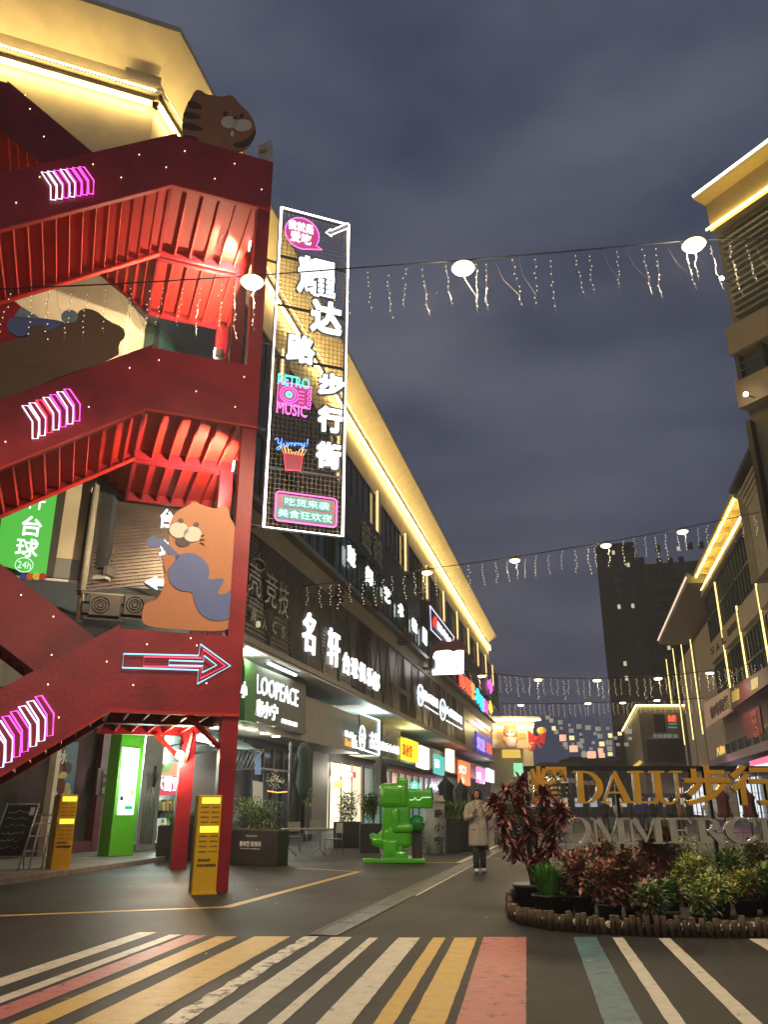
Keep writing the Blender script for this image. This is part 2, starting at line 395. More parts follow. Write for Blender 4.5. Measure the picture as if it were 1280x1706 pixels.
# third floor: pillars and window bays along the street
py = [39.3 + 8.5 * k for k in range(-2, 10)]
for k, y in enumerate(py):
    a = FL.loc(Vector((-12 + y * TS, y, 0)))[0] 
    if a > ya + .5: sub(FL, 'pillar', M_CREAM, blk, lambda mb: mb.box(FL, a - .3, a + .3, -.38, 0, 17.4, 20.4))
    a2 = a + 8.5 / math.cos(R(S)) - .3; a1 = a + .3
    a1 = max(a1, ya + .2)
    if a1 < a2:
        wdw = sub(FL, 'window', M_GLASS, blk, lambda mb: mb.box(FL, a1, a2, -.06, -.01, 14.6, 20.15))
        def fr_(mb):
            n = 6
            for q in range(n + 1):
                x = lerp(a1 + .04, a2 - .04, q / n); mb.box(FL, x - .045, x + .045, -.12, -.06, 14.6, 20.15)
            for z in (14.65, 17.6, 20.1): mb.box(FL, a1, a2, -.13, -.061, z - .05, z + .05)
        sub(FL, 'window_frame', M_FRAME, wdw, fr_)
# drain pipes / lit pillar edge strips
for y in py[1:]:
    a = FL.loc(Vector((-12 + y * TS, y, 0)))[0]
    sub(FL, 'pillar_light', G_PIL, blk, lambda mb: mb.box(FL, a - .36, a - .305, -.3, -.22, 17.5, 20.4))
# second floor: dark sign fascia and teal window boxes
def fas(mb):
    mb.box(FL, ya, 50, -.5, -.14, 14.9, 17.3); mb.box(FL, 50, 62, -.45, -.14, 14.6, 16.9); mb.box(FL, 66, YEND - 3, -.4, -.14, 14.5, 16.8)
sub(FL, 'sign_fascia', mat('navy_panel', (.03, .037, .05), .4, noise=.2, nscale=1), blk, fas)
b2 = FL.loc(Vector((0, 0, 0)))
a = ya + 1.0; k = 0
while a < YEND - 6:
    wdt = 4.6
    wn_ = sub(FL, 'window', M_TGLASS, blk, lambda mb: mb.box(FL, a, a + wdt, -.42, -.01, 12.35, 14.85))
    sub(FL, 'window_frame', M_FRAME, wn_, lambda mb: [mb.box(FL, a + q * wdt / 4 - .04, a + q * wdt / 4 + .04, -.48, -.42, 12.35, 14.85) for q in range(5)] + [mb.box(FL, a, a + wdt, -.49, -.421, 12.36, 12.46)])
    a += wdt + 1.5; k += 1
# thin sill ledge above the big band
sub(FL, 'ledge', mat('ledge_metal', (.16, .17, .17), .4, metal=.3), blk, lambda mb: mb.box(FL, ya - .3, YEND, -.62, 0, 12.05, 12.3))
# beige recess strip between ledge and band
sub(FL, 'recess_panel', mat('beige_corrugated', (.3, .27, .2), .7, noise=.1), blk, lambda mb: [mb.box(FL, ya - .2 + q * .25, ya - .02 + q * .25, -.2, -.12, 10.9, 12.05) for q in range(140)] + [mb.box(FL, ya - .2, YEND, -.12, .2, 10.9, 12.05)])
# big first-floor band, a sheet of triangular slatted panels
BB = side(FL, -11.6)
def band(mb):
    mb.box(FL, ya - .1, YEND - 6, BB, .2, 7.0, 10.9, 0)
    mb.box(FL, ya - .15, YEND - 6, BB - .12, BB - .003, 6.8, 7.02, 1)
    mb.box(FL, ya - .15, YEND - 6, BB - .12, BB - .003, 10.86, 10.96, 1)
sub(FL, 'fascia_band', [M_DARKP, mat('band_rail', (.2, .19, .17), .5, metal=.2)], blk, band)
def tri(mb):
    r = random.Random(3); a = ya; z0, z1 = 7.05, 10.85; up = True
    while a < 84:
        wd = r.uniform(1.7, 3.0)
        pts = [(a, z0), (a + wd, z0), (a + wd / 2, z1)] if up else [(a, z1), (a + wd, z1), (a + wd / 2, z0)]
        m_ = r.choice([0, 1, 2]) 
        for i in range(3):                               # raised edge of each triangle
            p, q = pts[i], pts[(i + 1) % 3]
            mb.tube([FL(p[0], BB - .03, p[1]), FL(q[0], BB - .03, q[1])], .025, 4, 2, smooth=False)
        if m_ < 2 or a < 34:
            # slats parallel to one edge, clipped to the triangle
            e = (pts[1][0] - pts[0][0], pts[1][1] - pts[0][1]) if m_ else (pts[2][0] - pts[0][0], pts[2][1] - pts[0][1])
            far = pts[2] if m_ else pts[1]; n = 22
            base0, base1 = (pts[0], pts[1]) if m_ else (pts[0], pts[2])
            for k in range(1, n):
                t = k / n
                p = (lerp(base0[0], far[0], t), lerp(base0[1], far[1], t)); q = (lerp(base1[0], far[0], t), lerp(base1[1], far[1], t))
                P0 = FL(p[0], BB - .02, p[1]); P1 = FL(q[0], BB - .02, q[1]); wv = Vector((0, 0, .03)) if abs(q[1] - p[1]) < .5 else FL.A * .025
                ov = FL.B * -.03
                mb.add([P0, P1, P1 + wv, P0 + wv, P0 + ov, P1 + ov, P1 + ov + wv, P0 + ov + wv], [(4, 5, 6, 7), (0, 1, 5, 4), (3, 2, 6, 7)], 0 if a < 40 else 1)
        else:
            mb.prism(FL, pts, BB - .035, BB - .004, 1)
        a += wd / 2; up = not up
sub(FL, 'slat_panel', [mat('grey_slat', (.15, .145, .13), .5, metal=.3, noise=.2), M_BRONZE, mat('panel_edge', (.1, .1, .1), .4, metal=.5)], blk, tri)
# soffit of the arcade, first-floor fascia behind the shop signs, ground-floor wall
FB = side(FL, -12.5); GB = side(FL, -14.6)
def soff(mb): mb.box(FL, ya - .1, YEND, BB - .05, GB + .5, 6.7, 6.8); mb.box(FF, -22, -.1, .05, 3, 6.62, 6.69)
sub(FL, 'soffit', M_SOFF, blk, soff)
a48 = FL.px(548, 1200, FB)[0]; a600 = FL.px(600, 1230, FB)[0]
def fas2(mb):
    mb.box(FL, FL.px(400, 1150, FB)[0], a600, FB, FB + 1.6, 4.1, 6.1, 0)
    mb.box(FL, a600 + 3.2, YEND - 4, FB + .1, FB + 1.6, 4.2, 5.9, 1)
sub(FL, 'shop_fascia', [M_BEIGE, M_GREYW], blk, fas2)
def gw(mb):
    mb.box(FL, FL.px(340, 1400, GB)[0], YEND, GB + .4, GB + .8, 0, 6.7)
sub(FL, 'ground_floor_wall', mat('dark_shopfront', (.045, .045, .045), .25, noise=.3, nscale=.8), blk, gw)
sub(FF, 'lower_cladding', mat('brown_cladding', (.05, .042, .035), .6, noise=.3, nscale=1), blk, lambda mb: [mb.box(FF, -22, -.9, -.03, -.001, 6.7, 13.6)] + [mb.box(FF, -22 + k * .5, -21.94 + k * .5, -.07, -.03, 6.7, 13.6) for k in range(42)])
def chw(mb): mb.box(FF, -22, -.05, .02, .6, 6.7, 7.2); mb.box(FL, ya, YEND, .2, 9, 6.8, 12.3)
sub(FL, 'upper_wall', M_GREYW, blk, chw)

# ================================================================ RED STAIRCASE
M_RED = mat('red_paint', (.23, .011, .02), .36, noise=.26, nscale=1.4, bump=.25); M_RED2 = mat('red_paint_under', (.46, .014, .008), .6, noise=.15, nscale=1.5)
st = root('red_staircase', (FS.o.x, FS.o.y, 0), 'tall red steel outdoor staircase with solid side panels in front of the left building', 'staircase')
LZ = (2.95, 8.8, 14.45); UL = -2.25; SL = .69; W1, W2, W3 = 2.6, 2.82, 5.45
def flight(name, u0, z0, u1, z1, b0, b1, n):
    mb = MB()
    for b in (b0, b1 - .06):
        mb.prism(FS, [(u0, z0), (u1, z1), (u1, z1 + .3), (u0, z0 + .3)] if u0 < u1 else [(u1, z1), (u0, z0), (u0, z0 + .3), (u1, z1 + .3)], b, b + .06)
    for i in range(n):
        ua, ub = lerp(u0, u1, i / n), lerp(u0, u1, (i + 1) / n); za, zb = lerp(z0, z1, i / n), lerp(z0, z1, (i + 1) / n)
        lo, hi = min(ua, ub), max(ua, ub)
        zt = max(za, zb) + .12
        mb.box(FS, lo, hi, b0 + .06, b1 - .06, zt - .03, zt, 1)
        us = hi if (z1 > z0) == (u1 > u0) else lo
        ur = (lo if (z1 > z0) == (u1 > u0) else hi)
        mb.box(FS, ur - .012, ur + .012, b0 + .06, b1 - .06, min(za, zb) + .05, zt - .03, 1)
    return mb.build('flight', [M_RED, M_RED2], st)
def panel(u0, z0, u1, z1, h, b, m=M_RED):
    return sub(FS, 'side_panel', m, st, lambda mb: mb.prism(FS, [(u0, z0), (u1, z1), (u1, z1 + h), (u0, z0 + h)], b, b + .05))
PH = 1.42
for k, z in enumerate(LZ):
    # landing: deck, joists, edge beams
    mb = MB()
    mb.box(FS, UL, 0, .05, W3, z + .22, z + .27, 1)
    for b0, b1 in ((.05, .13), (W1 - .04, W1 + .06), (W2 - .06, W2 + .04), (W3 - .1, W3)): mb.box(FS, UL - .02, 0, b0, b1, z, z + .22)
    mb.box(FS, UL - .04, UL + .03, .13, W3, z + .02, z + .22); mb.box(FS, -.07, 0, .13, W3, z + .02, z + .22)
    for i in range(1, 6):
        u = UL + i * 2.25 / 6; mb.box(FS, u - .02, u + .02, .13, W1 - .04, z + .05, z + .22, 1); mb.box(FS, u - .02, u + .02, W2 + .04, W3 - .1, z + .05, z + .22, 1)
    mb.build('landing', [M_RED, M_RED2], st)
    panel(UL, z, 0, z, PH, -.01)
    sub(FS, 'side_panel', M_RED, st, lambda mb: mb.box(FS, -.05, 0, .045, W3, z + .25, z + PH))
    # front flight coming up to the landing from the left
    du = 2.95 / SL
    zl = max(0, z - 2.93); ul = UL - (z - zl) / SL
    flight('f', ul, zl, UL, z, .05, W1, 17)
    panel(ul, zl, UL, z, PH + .08, -.01)
    # edge lip under the panels
    sub(FS, 'edge_rail', M_RED2, st, lambda mb: mb.prism(FS, [(ul, zl - .05), (UL, z - .05), (0, z - .05), (0, z), (UL, z), (ul, zl)], -.05, .06))
    sub(FS, 'edge_rail', M_RED2, st, lambda mb: mb.prism(FS, [(ul, zl - .03), (UL, z - .03), (UL, z + .02), (ul, zl + .02)], W1 - .1, W1 + .02))
    # rear flight going up to the left
    if k < 3:
        ur = UL - 2.9 / SL
        flight('f', UL, z, ur, z + 2.9, W2, W3, 17)
        panel(UL, z, ur, z + 2.9, PH + .08, W2 - .02)
        panel(UL, z, ur, z + 2.9, PH + .08, W3 - .05)
        mb = MB(); zm = z + 2.9
        mb.box(FS, ur - 2.25, ur, .05, W3, zm + .22, zm + .27, 1); mb.box(FS, ur - 2.25, ur, .05, .15, zm, zm + .22); mb.box(FS, ur - 2.25, ur, W3 - .1, W3, zm, zm + .22)
        mb.build('landing', [M_RED, M_RED2], st); panel(ur - 2.25, zm, ur, zm, PH, -.01)
        if k == 2: panel(ur - 2.25, zm, ur, zm, PH, W2 - .02)
for (u0, u1, b0, b1) in ((-.3, 0, .0, .3), (-.34, 0, 5.2, 5.5), (-.3, 0, 2.58, 2.82), (-6.8, -6.45, .05, .3), (-6.8, -6.45, 5.2, 5.5)):
    if b0 == 2.58: sub(FS, 'column', M_RED, st, lambda mb: mb.box(FS, u0, u1, b0, b1, LZ[0], LZ[2]))
    else: sub(FS, 'column', M_RED, st, lambda mb: mb.box(FS, u0, u1, b0, b1, 0, LZ[2] + (1.4 if u1 == 0 and b0 < 1 else 0)))
# braces beneath the first landing
for p, q in (((-.2, .2, 2.3), (-.95, .2, 2.97)), ((-.2, 5.3, 2.3), (-.95, 5.3, 2.97)), ((-.2, 5.2, 2.35), (-.2, 4.4, 2.97)), ((-.1, .3, 2.2), (-.1, 1.3, 2.95))):
    sub(FS, 'brace', M_RED2, st, lambda mb: mb.tube([FS(*p), FS(*q)], .05, 4, smooth=False))
# pin lights on the panels
mb = MB(); r = random.Random(5)
pins = [(42, 159), (50, 182), (73, 228), (66, 295), (27, 338), (155, 274), (202, 296), (232, 258), (277, 279), (308, 252), (358, 298), (391, 273), (436, 316), (117, 322), (9, 736), (148, 678), (216, 613), (265, 600), (327, 652), (392, 678), (407, 628), (35, 991), (89, 1027), (86, 1091), (80, 1140), (98, 1195), (178, 1102), (222, 1141), (245, 1073), (318, 1063), (344, 1138), (328, 1075)]
for x, y in pins:
    mb = MB(); a, c = FS.px(x, y, -.03); mb.ball(FS(a, -.03, c), .014, 0, 6, 4); mb.build('pin_light', glow('pin_light', (1, .8, .5), 3, False), st)

# floodlights fixed under the landings
def flood(x, y, b, aim, power, lab, col=(1, .8, .5), spot=150):
    a, c = FS.px(x, y, b); P = FS(a, b, c)
    t = root('floodlight', P, lab, 'floodlight')
    sub(FS, 'housing', M_FRAME, t, lambda mb: mb.box(FS, a - .1, a + .14, b - .04, b + .12, c - .13, c + .13))
    sub(FS, 'lens', glow('flood_lens', (1, .9, .7), 14, False), t, lambda mb: mb.box(FS, a - .12, a - .101, b - .1, b + .08, c - .1, c + .1))
    sub(FS, 'bracket', M_FRAME, t, lambda mb: mb.tube([P, FS(-.05, b, c), FS(-.05, b, c + .3)], .02, 5))
    lamp('flood_light', FS(a - .3, b + .2, c - .45), power * 1.8, col, t, .06, spot, FS(*aim))
    return t
flood(423, 412, 1.6, (-1.3, 2.4, LZ[2]), 900, 'small square floodlight under the topmost red stair landing')
flood(397, 778, 1.3, (-1.3, 2.4, LZ[1]), 700, 'small square floodlight under the middle red stair landing beside its column')
flood(364, 589, 4.2, (-1.5, 4, LZ[2]), 500, 'tiny floodlight on the stair post above the middle landing panel')
# bulb lamp on the rear post under the first landing
a, c = FS.px(300, 1258, 5.0); P = FS(a, 5.0, c)
t = root('bulb_lamp', P, 'bright bare bulb glowing on the rear red post under the lowest stair landing', 'lamp')
sub(FS, 'bulb', glow('bulb', (1, .85, .6), 40, False), t, lambda mb: mb.ball(P, .1, 0, 12, 8))
sub(FS, 'holder', M_FRAME, t, lambda mb: mb.tube([P + Vector((0, 0, .08)), P + Vector((0, 0, .25)), FS(-.3, 5.25, c + .3)], .03, 6))
lamp('bulb_light', P - FS.B * .15 - Vector((0, 0, .05)), 260, (1, .72, .4), t, .1)

# ================================================================ OVERHEAD LAMPS AND FAIRY LIGHTS
G_LAMP = glow('lamp_glow', (1, .86, .58), 30, False)
G_TINY = glow('fairy_bulb', (1, .84, .55), 1.7, False); G_TINYC = glow('fairy_bulb_cool', (.95, .95, .9), 3, False)
M_WIRE = mat('wire', (.02, .02, .02), .6, noise=0); M_TWIG = mat('strand_wire', (.14, .125, .095), .5, noise=0)
def strand_mesh(ln, rad, br, seed, cool=False, fork=False):
    r = random.Random(seed); mb = MB(); n = 7; p = [Vector((0, 0, 0))]
    for i in range(n): p.append(Vector((r.uniform(-.014, .014) * ln + (.03 * ln if i == n - 1 else 0), r.uniform(-.03, .03), -ln * (i + 1) / n)))
    mb.tube(p, rad, 3, 0, smooth=False)
    if fork: mb.tube([Vector((-.28 * ln, 0, 0)), Vector((-.2 * ln, 0, -.35 * ln)), p[5]], rad, 3, 0, smooth=False)
    for i in range(8):
        z = -ln * (i + .6 + r.uniform(-.2, .2)) / 8.6; k = min(n - 1, int(-z / ln * n)); q = p[k].lerp(p[k + 1], -z / ln * n - k) + Vector((r.choice((-1, 1)) * br * 1.6, 0, 0))
        mb.ball(q, br, 1, 4, 3)
    me = mb.build('strand', [M_TWIG, G_TINYC if cool else G_TINY]); m = me.data; bpy.data.objects.remove(me)
    m.transform(Matrix.Translation(Vector((0, 0, 0)) ))
    return m
def fix_origin(m, top):                 # strands hang from their origin
    zs = max(v.co.z for v in m.vertices); m.transform(Matrix.Translation((0, 0, -zs))); return m
SM = [fix_origin(strand_mesh(1.0, .003, .0095, k, False, k in (4,)), 0) for k in range(6)]
SM2 = [fix_origin(strand_mesh(1.25, .004, .02, 20 + k), 0) for k in range(4)]
SM3 = [fix_origin(strand_mesh(1.3, .003, .021, 30 + k), 0) for k in range(4)]
SM4 = [fix_origin(strand_mesh(1.4, .003, .028, 40 + k), 0) for k in range(4)]
def light_string(label, pts, Y, step, ms, gaps=(), sag=.0, seed=1, tilt=0):
    P = [AT(x, y, Y + (tilt * (x - 640) / F)) for x, y in pts]
    t = root('light_string', P[0], label, 'string lights', 'strings of icicle lights hung across the street')
    path = []
    for i in range(len(P) - 1):
        for k in range(6): path.append(P[i].lerp(P[i + 1], k / 6))
    path.append(P[-1]); sub(W0, 'cable', M_WIRE, t, lambda mb: mb.tube(path, .012 + Y * .00025, 4))
    r = random.Random(seed); L = sum((path[i + 1] - path[i]).length for i in range(len(path) - 1)); d = step / 2; n = 0
    while d < L and n < 99:
        q = d; 
        for i in range(len(path) - 1):
            l = (path[i + 1] - path[i]).length
            if q <= l: p = path[i].lerp(path[i + 1], q / l); break
            q -= l
        if not any(g0 <= d <= g1 for g0, g1 in gaps):
            o = bpy.data.objects.new('icicle_strand', r.choice(ms)); sc.collection.objects.link(o); o.parent = t
            o.location = p - P[0] - Vector((0, 0, r.uniform(.0, .12))); o.rotation_euler = (r.uniform(-.05, .05), r.uniform(-.1, .1), r.uniform(-.4, .4)); s_ = r.uniform(.75, 1.1); o.scale = (s_, 1, s_); n += 1
        d += step * r.uniform(.75, 1.25)
    return t
STR_G = 'round lamps hung from the overhead cables'
def hang_lamp(x, y, Y, r, label, power=0):
    P = AT(x, y, Y); t = root('hanging_lamp', P, label, 'lamp', STR_G)
    sub(W0, 'diffuser', G_LAMP, t, lambda mb: mb.lathe(P, [(r * .9, -.02), (r, 0), (r * .95, .03)], 20))
    sub(W0, 'halo_ring', glow('lamp_halo', (1, .82, .4), 3.2, False), t, lambda mb: mb.lathe(P, [(r * 1.0, .004), (r * 1.22, .03), (r * 1.1, .06)], 20))  # emissive ring added to imitate the warm halo around the lamp
    sub(W0, 'housing', mat('lamp_housing', (.25, .24, .22), .5), t, lambda mb: mb.lathe(P, [(r * 1.08, .062), (r * .7, .12), (r * .2, .14), (.03, .2 if Y < 20 else .3)], 16))
    if power: lamp('lamp_light', P - Vector((0, 0, .12)), power, (1, .79, .5), t, r * .8, 165, P - Vector((0, 0, 5)), .35)
    if power: lamp('lamp_light', P - Vector((0, 0, .3)), power * .2, (1, .79, .5), t, r)
    return t
LB = {(420, 473): 'big round lamp on the nearest cable, in front of the red staircase', (772, 450): 'big round lamp alone against the sky in the middle of the nearest cable', (1157, 411): 'big tilted round lamp on the nearest cable beside the right hand building'}
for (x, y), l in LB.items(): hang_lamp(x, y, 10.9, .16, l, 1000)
for i, (x_, l) in enumerate(((-3.2, 'added unseen lamp behind the viewer, left one'), (1.4, 'added unseen lamp behind the viewer, middle one'), (6.0, 'added unseen lamp behind the viewer, right one'))):
    P = Vector((x_, -9.5, 9.6)); t = root('hanging_lamp', P, l, 'lamp', STR_G)      # unseen lamps added behind the viewer to light the sign, plants and crossing
    sub(W0, 'diffuser', G_LAMP, t, lambda mb: mb.lathe(P, [(.15, -.02), (.16, 0)], 16)); sub(W0, 'housing', MATS['lamp_housing'], t, lambda mb: mb.lathe(P, [(.17, .005), (.1, .1), (.02, .3)], 12)); lamp('lamp_light', P - Vector((0, 0, .1)), 1000, (1, .82, .56), t, .14)
light_string('nearest icicle light cable crossing in front of the red staircase and the tall neon sign', [(-30, 483), (200, 473), (420, 460), (600, 446), (772, 434), (960, 418), (1157, 400), (1400, 396)], 10.9, .33, SM, seed=3)
L2 = [(712, 955, 'round lamp hanging before the dark windows of the left block'), (858, 935, 'second cable lamp just right of the end of the left eave'), (1010, 910, 'second cable lamp at the left edge of the dark tower'), (1138, 887, 'second cable lamp beside the yellow eave on the right')]
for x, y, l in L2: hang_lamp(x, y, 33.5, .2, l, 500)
light_string('second icicle light cable from the left block to the yellow eave on the right', [(503, 976), (600, 966), (712, 948), (858, 928), (1010, 903), (1138, 880), (1290, 848)], 33.5, .52, SM2, seed=4)
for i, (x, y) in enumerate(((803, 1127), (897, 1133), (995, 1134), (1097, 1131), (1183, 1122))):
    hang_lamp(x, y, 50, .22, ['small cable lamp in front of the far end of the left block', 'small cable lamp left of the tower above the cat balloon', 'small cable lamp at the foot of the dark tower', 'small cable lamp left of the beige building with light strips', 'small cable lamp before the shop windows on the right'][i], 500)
light_string('third icicle light cable low across the street in front of the tower', [(770, 1118), (897, 1129), (995, 1130), (1097, 1127), (1183, 1117), (1290, 1100)], 50, .42, SM3, seed=5)
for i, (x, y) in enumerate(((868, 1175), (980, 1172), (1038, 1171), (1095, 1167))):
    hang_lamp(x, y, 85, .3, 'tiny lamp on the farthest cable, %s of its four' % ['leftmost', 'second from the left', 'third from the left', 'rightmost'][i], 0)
light_string('fourth and farthest icicle light cable over the far end of the street', [(836, 1172), (940, 1172), (1038, 1169), (1130, 1165), (1230, 1160)], 85, .5, SM4, seed=6)

# ================================================================ TALL NEON SIGN
G_TUBE = glow('neon_white', (1, .93, .9), 7); G_LET = glow('letter_white', (.97, 1, 1), 1.7)
G_PK = glow('neon_pink', (1, .16, .62), 2.2); G_CY = glow('neon_cyan', (.12, 1, .85), 1.6); G_BL = glow('neon_blue', (.12, .3, 1), 2.6)
G_RD = glow('neon_red', (1, .06, .14), 2.2); G_OR = glow('neon_orange', (1, .55, .15), 2)
M_PKP = glow('pink_panel', (.75, .06, .3), .75, False); M_CYP = glow('cyan_backing', (.05, .5, .42), .7, False); M_MESH = mat('mesh_wire', (.16, .12, .07), .5, metal=.4, noise=0)
FV = Fr(FS(0, .15, 0)[:2], 69)
vp = lambda x, y, b=0: FV.px(x, y, b)
s0 = vp(467, 345); s1 = vp(578, 378); s2 = vp(441, 880); s3 = vp(573, 893)
A0 = (s0[0] + s2[0]) / 2; A1 = (s1[0] + s3[0]) / 2; C0 = (s2[1] + s3[1]) / 2; C1 = (s0[1] + s1[1]) / 2
vs_ = root('vertical_sign', FV((A0 + A1) / 2, 0, C0), 'tall upright mesh sign outlined in white neon with big white Chinese letters', 'sign')
sub(FV, 'neon_outline', G_TUBE, vs_, lambda mb: mb.tube([FV(A0, -.04, C0), FV(A1, -.04, C0), FV(A1, -.04, C1), FV(A0, -.04, C1)], .028, 6, closed=True))
def frm(mb):
    for a in (A0, A1): mb.box(FV, a - .03, a + .03, 0, .09, C0, C1)
    n = 6
    for k in range(n + 1): c = lerp(C0, C1, k / n); mb.box(FV, A0 + .03, A1 - .03, .0, .05, c - .025, c + .025)
sub(FV, 'frame', M_FRAME, vs_, frm)
def msh(mb):
    for k in range(1, 17): a = lerp(A0, A1, k / 17); mb.box(FV, a - .004, a + .004, .02, .028, C0, C1)
    for k in range(1, 72): c = lerp(C0, C1, k / 72); mb.box(FV, A0, A1, .03, .038, c - .004, c + .004)
sub(FV, 'wire_mesh', M_MESH, vs_, msh)
for c, u in ((C0 + .02, 0), (C0 + 2.2, 0), (C0 + 4.3, 0), (C0 + 6.5, 0)):
    sub(FV, 'bracket', M_FRAME, vs_, lambda mb: mb.tube([FV(A0, .05, c), FS(-.02, .16, c)], .03, 5))
def glyph_px(par, name, s, x0, y0, x1, y1, m, fr=FV, b=-.06, th=.05, bold=.045, my=None, label=None, shear=0, fat=0):
    """letters whose box runs from (x0,y0) top-left to (x1,y1) bottom-right in the photo, laid on a real face"""
    xm = (x0 + x1) / 2; ym = (y0 + y1) / 2
    a0, _ = fr.px(x0, ym, b); a1, _ = fr.px(x1, ym, b); _, c1 = fr.px(xm, y0, b); _, c0 = fr.px(xm, y1, b)
    mb = MB(); mb.text(fr, s, a0, a1, c0, c1, b, th, 0, round(bold * .5, 3), shear=shear)
    if fat:
        for k, (u, v) in enumerate(((1, 1), (-1, 1), (1, -1), (-1, -1))): mb.text(fr, s, a0 + u * fat, a1 + u * fat, c0 + v * fat, c1 + v * fat, b + .0012 * (k + 1), th, 0, round(bold * .5, 3))
    return mb.build(name, m, par, label=label)
for ch, q in zip('耀达路步行街', ((497, 432, 558, 492), (519, 503, 569, 555), (479, 560, 524, 603), (532, 624, 573, 658), (531, 679, 570, 719), (528, 738, 567, 779))):
    glyph_px(vs_, 'letter', ch, *q, G_LET, bold=.03, fat=.014)
    glyph_px(vs_, 'letter_back', ch, q[0] - 1.2, q[1] - .5, q[2] + 1.2, q[3] + 2.2, mat('letter_edge', (.05, .05, .07), .4), b=-.02, th=.02, bold=.03, fat=.045)
# speech bubble
bc = vp(503, 391); ba = (vp(530, 391)[0] - vp(473, 391)[0]) / 2; bh = (vp(503, 363)[1] - vp(503, 414)[1]) / 2
el = [(bc[0] + ba * math.cos(t), bc[1] + bh * math.sin(t)) for t in [2 * math.pi * k / 32 for k in range(32)]]
tip = vp(536, 418); el2 = [p for i, p in enumerate(el) if i not in (27, 28)]; el2.insert(27, tip)
bub = sub(FV, 'speech_bubble', M_PKP, vs_, lambda mb: mb.prism(FV, el2, -.02, -.005))
sub(FV, 'neon_outline', G_PK, bub, lambda mb: mb.tube([FV(a, -.04, c) for a, c in el2], .014, 5, closed=True))
glyph_px(bub, 'lettering', '我就是', 481, 371, 523, 386, G_LET, bold=.03, th=.03); glyph_px(bub, 'lettering', '爱吃', 484, 388, 519, 405, G_LET, bold=.03, th=.03)
# marquee arrow
pa = [vp(*q) for q in ((541, 392), (549, 386), (549, 389), (578, 376), (580, 384), (551, 396), (551, 399))]
ar = sub(FV, 'arrow', mat('marquee', (.35, .35, .36), .5), vs_, lambda mb: mb.prism(FV, pa, -.09, -.05))
sub(FV, 'neon_outline', G_TUBE, ar, lambda mb: mb.tube([FV(a, -.1, c) for a, c in pa], .01, 4, closed=True))
# retro music player
glyph_px(vs_, 'lettering', 'RETRO', 463, 627, 516, 644, G_CY, bold=.0, th=.03); 
rp = [vp(*q) for q in ((463, 636), (518, 647), (516, 683), (461, 672))]
rad = sub(FV, 'record_player', M_PKP, vs_, lambda mb: mb.prism(FV, [(lerp(rp[0][0], a, .97), c) for a, c in rp], -.0, .015))
def ring(fr, cx, cy, rx, ry, b, r_, n=24): return [fr(cx + rx * math.cos(2 * math.pi * k / n), b, cy + ry * math.sin(2 * math.pi * k / n)) for k in range(n)]
c1_ = vp(481, 659); rr = (vp(496, 659)[0] - vp(466, 659)[0]) / 2
def rpn(mb):
    mb.tube([FV(a, -.04, c) for a, c in rp], .013, 5, closed=True)
    for k in (1, .72): mb.tube(ring(FV, c1_[0], c1_[1], rr * k, rr * k, -.04, 0), .01, 5, closed=True)
    k0 = vp(505, 655)
    for q in range(4): mb.tube([FV(k0[0] - .1, -.04, k0[1] - q * .09), FV(k0[0] + .02, -.04, k0[1] - q * .09)], .009, 4)
    for q in range(4): mb.tube(ring(FV, k0[0] + .14, k0[1] + .1 - q * .12, .04, .04, -.04, 0, 10), .008, 4, closed=True)
sub(FV, 'neon_outline', G_PK, rad, rpn)
sub(FV, 'record', G_CY, rad, lambda mb: [mb.tube(ring(FV, c1_[0], c1_[1], rr * k, rr * k, -.045, 0), .012, 5, closed=True) for k in (.36, .18)])
glyph_px(vs_, 'lettering', 'MUSIC', 461, 673, 512, 692, G_PK, bold=.0, th=.03)
# script word, drawn as one bent tube per stroke
yx0, yc0 = vp(457, 745); yx1, _ = vp(514, 745); ys = (yx1 - yx0) / 10.2
def scr(mb):
    st_ = [[(0, 2), (.3, 2.6), (.9, 2.5), (.9, 1.2), (1.3, .9), (1.8, 1.3), (2, 2.7), (1.9, 1), (1.5, -.7), (.9, -1.1), (.6, -.6), (1.2, 0), (2.4, .6), (2.6, 1.4), (2.6, .5), (3.0, .2), (3.4, .6), (3.5, 1.5), (3.5, .4), (3.9, .4), (4.1, 1.5), (4.1, .4), (4.3, 1.3), (4.8, 1.5), (4.9, .4), (5.1, 1.3), (5.6, 1.5), (5.7, .5), (6.0, .9), (6.1, 1.6), (6.1, .6), (6.3, 1.4), (6.8, 1.6), (6.9, .6), (7.1, 1.4), (7.6, 1.6), (7.7, .7), (8.0, 1.0), (8.1, 1.7), (8.2, .9), (8.6, .8), (8.9, 1.8), (8.7, .3), (8.2, -.4), (7.9, 0), (9.0, .9)], [(9.8, 3.0), (9.6, 1.3)], [(9.55, .8), (9.5, .65)]]
    for s_ in st_: mb.tube([FV(yx0 + x * ys, -.05, yc0 + (y + x * .09) * ys) for x, y in s_], .012, 5)
sub(FV, 'script_lettering', G_BL, vs_, scr)
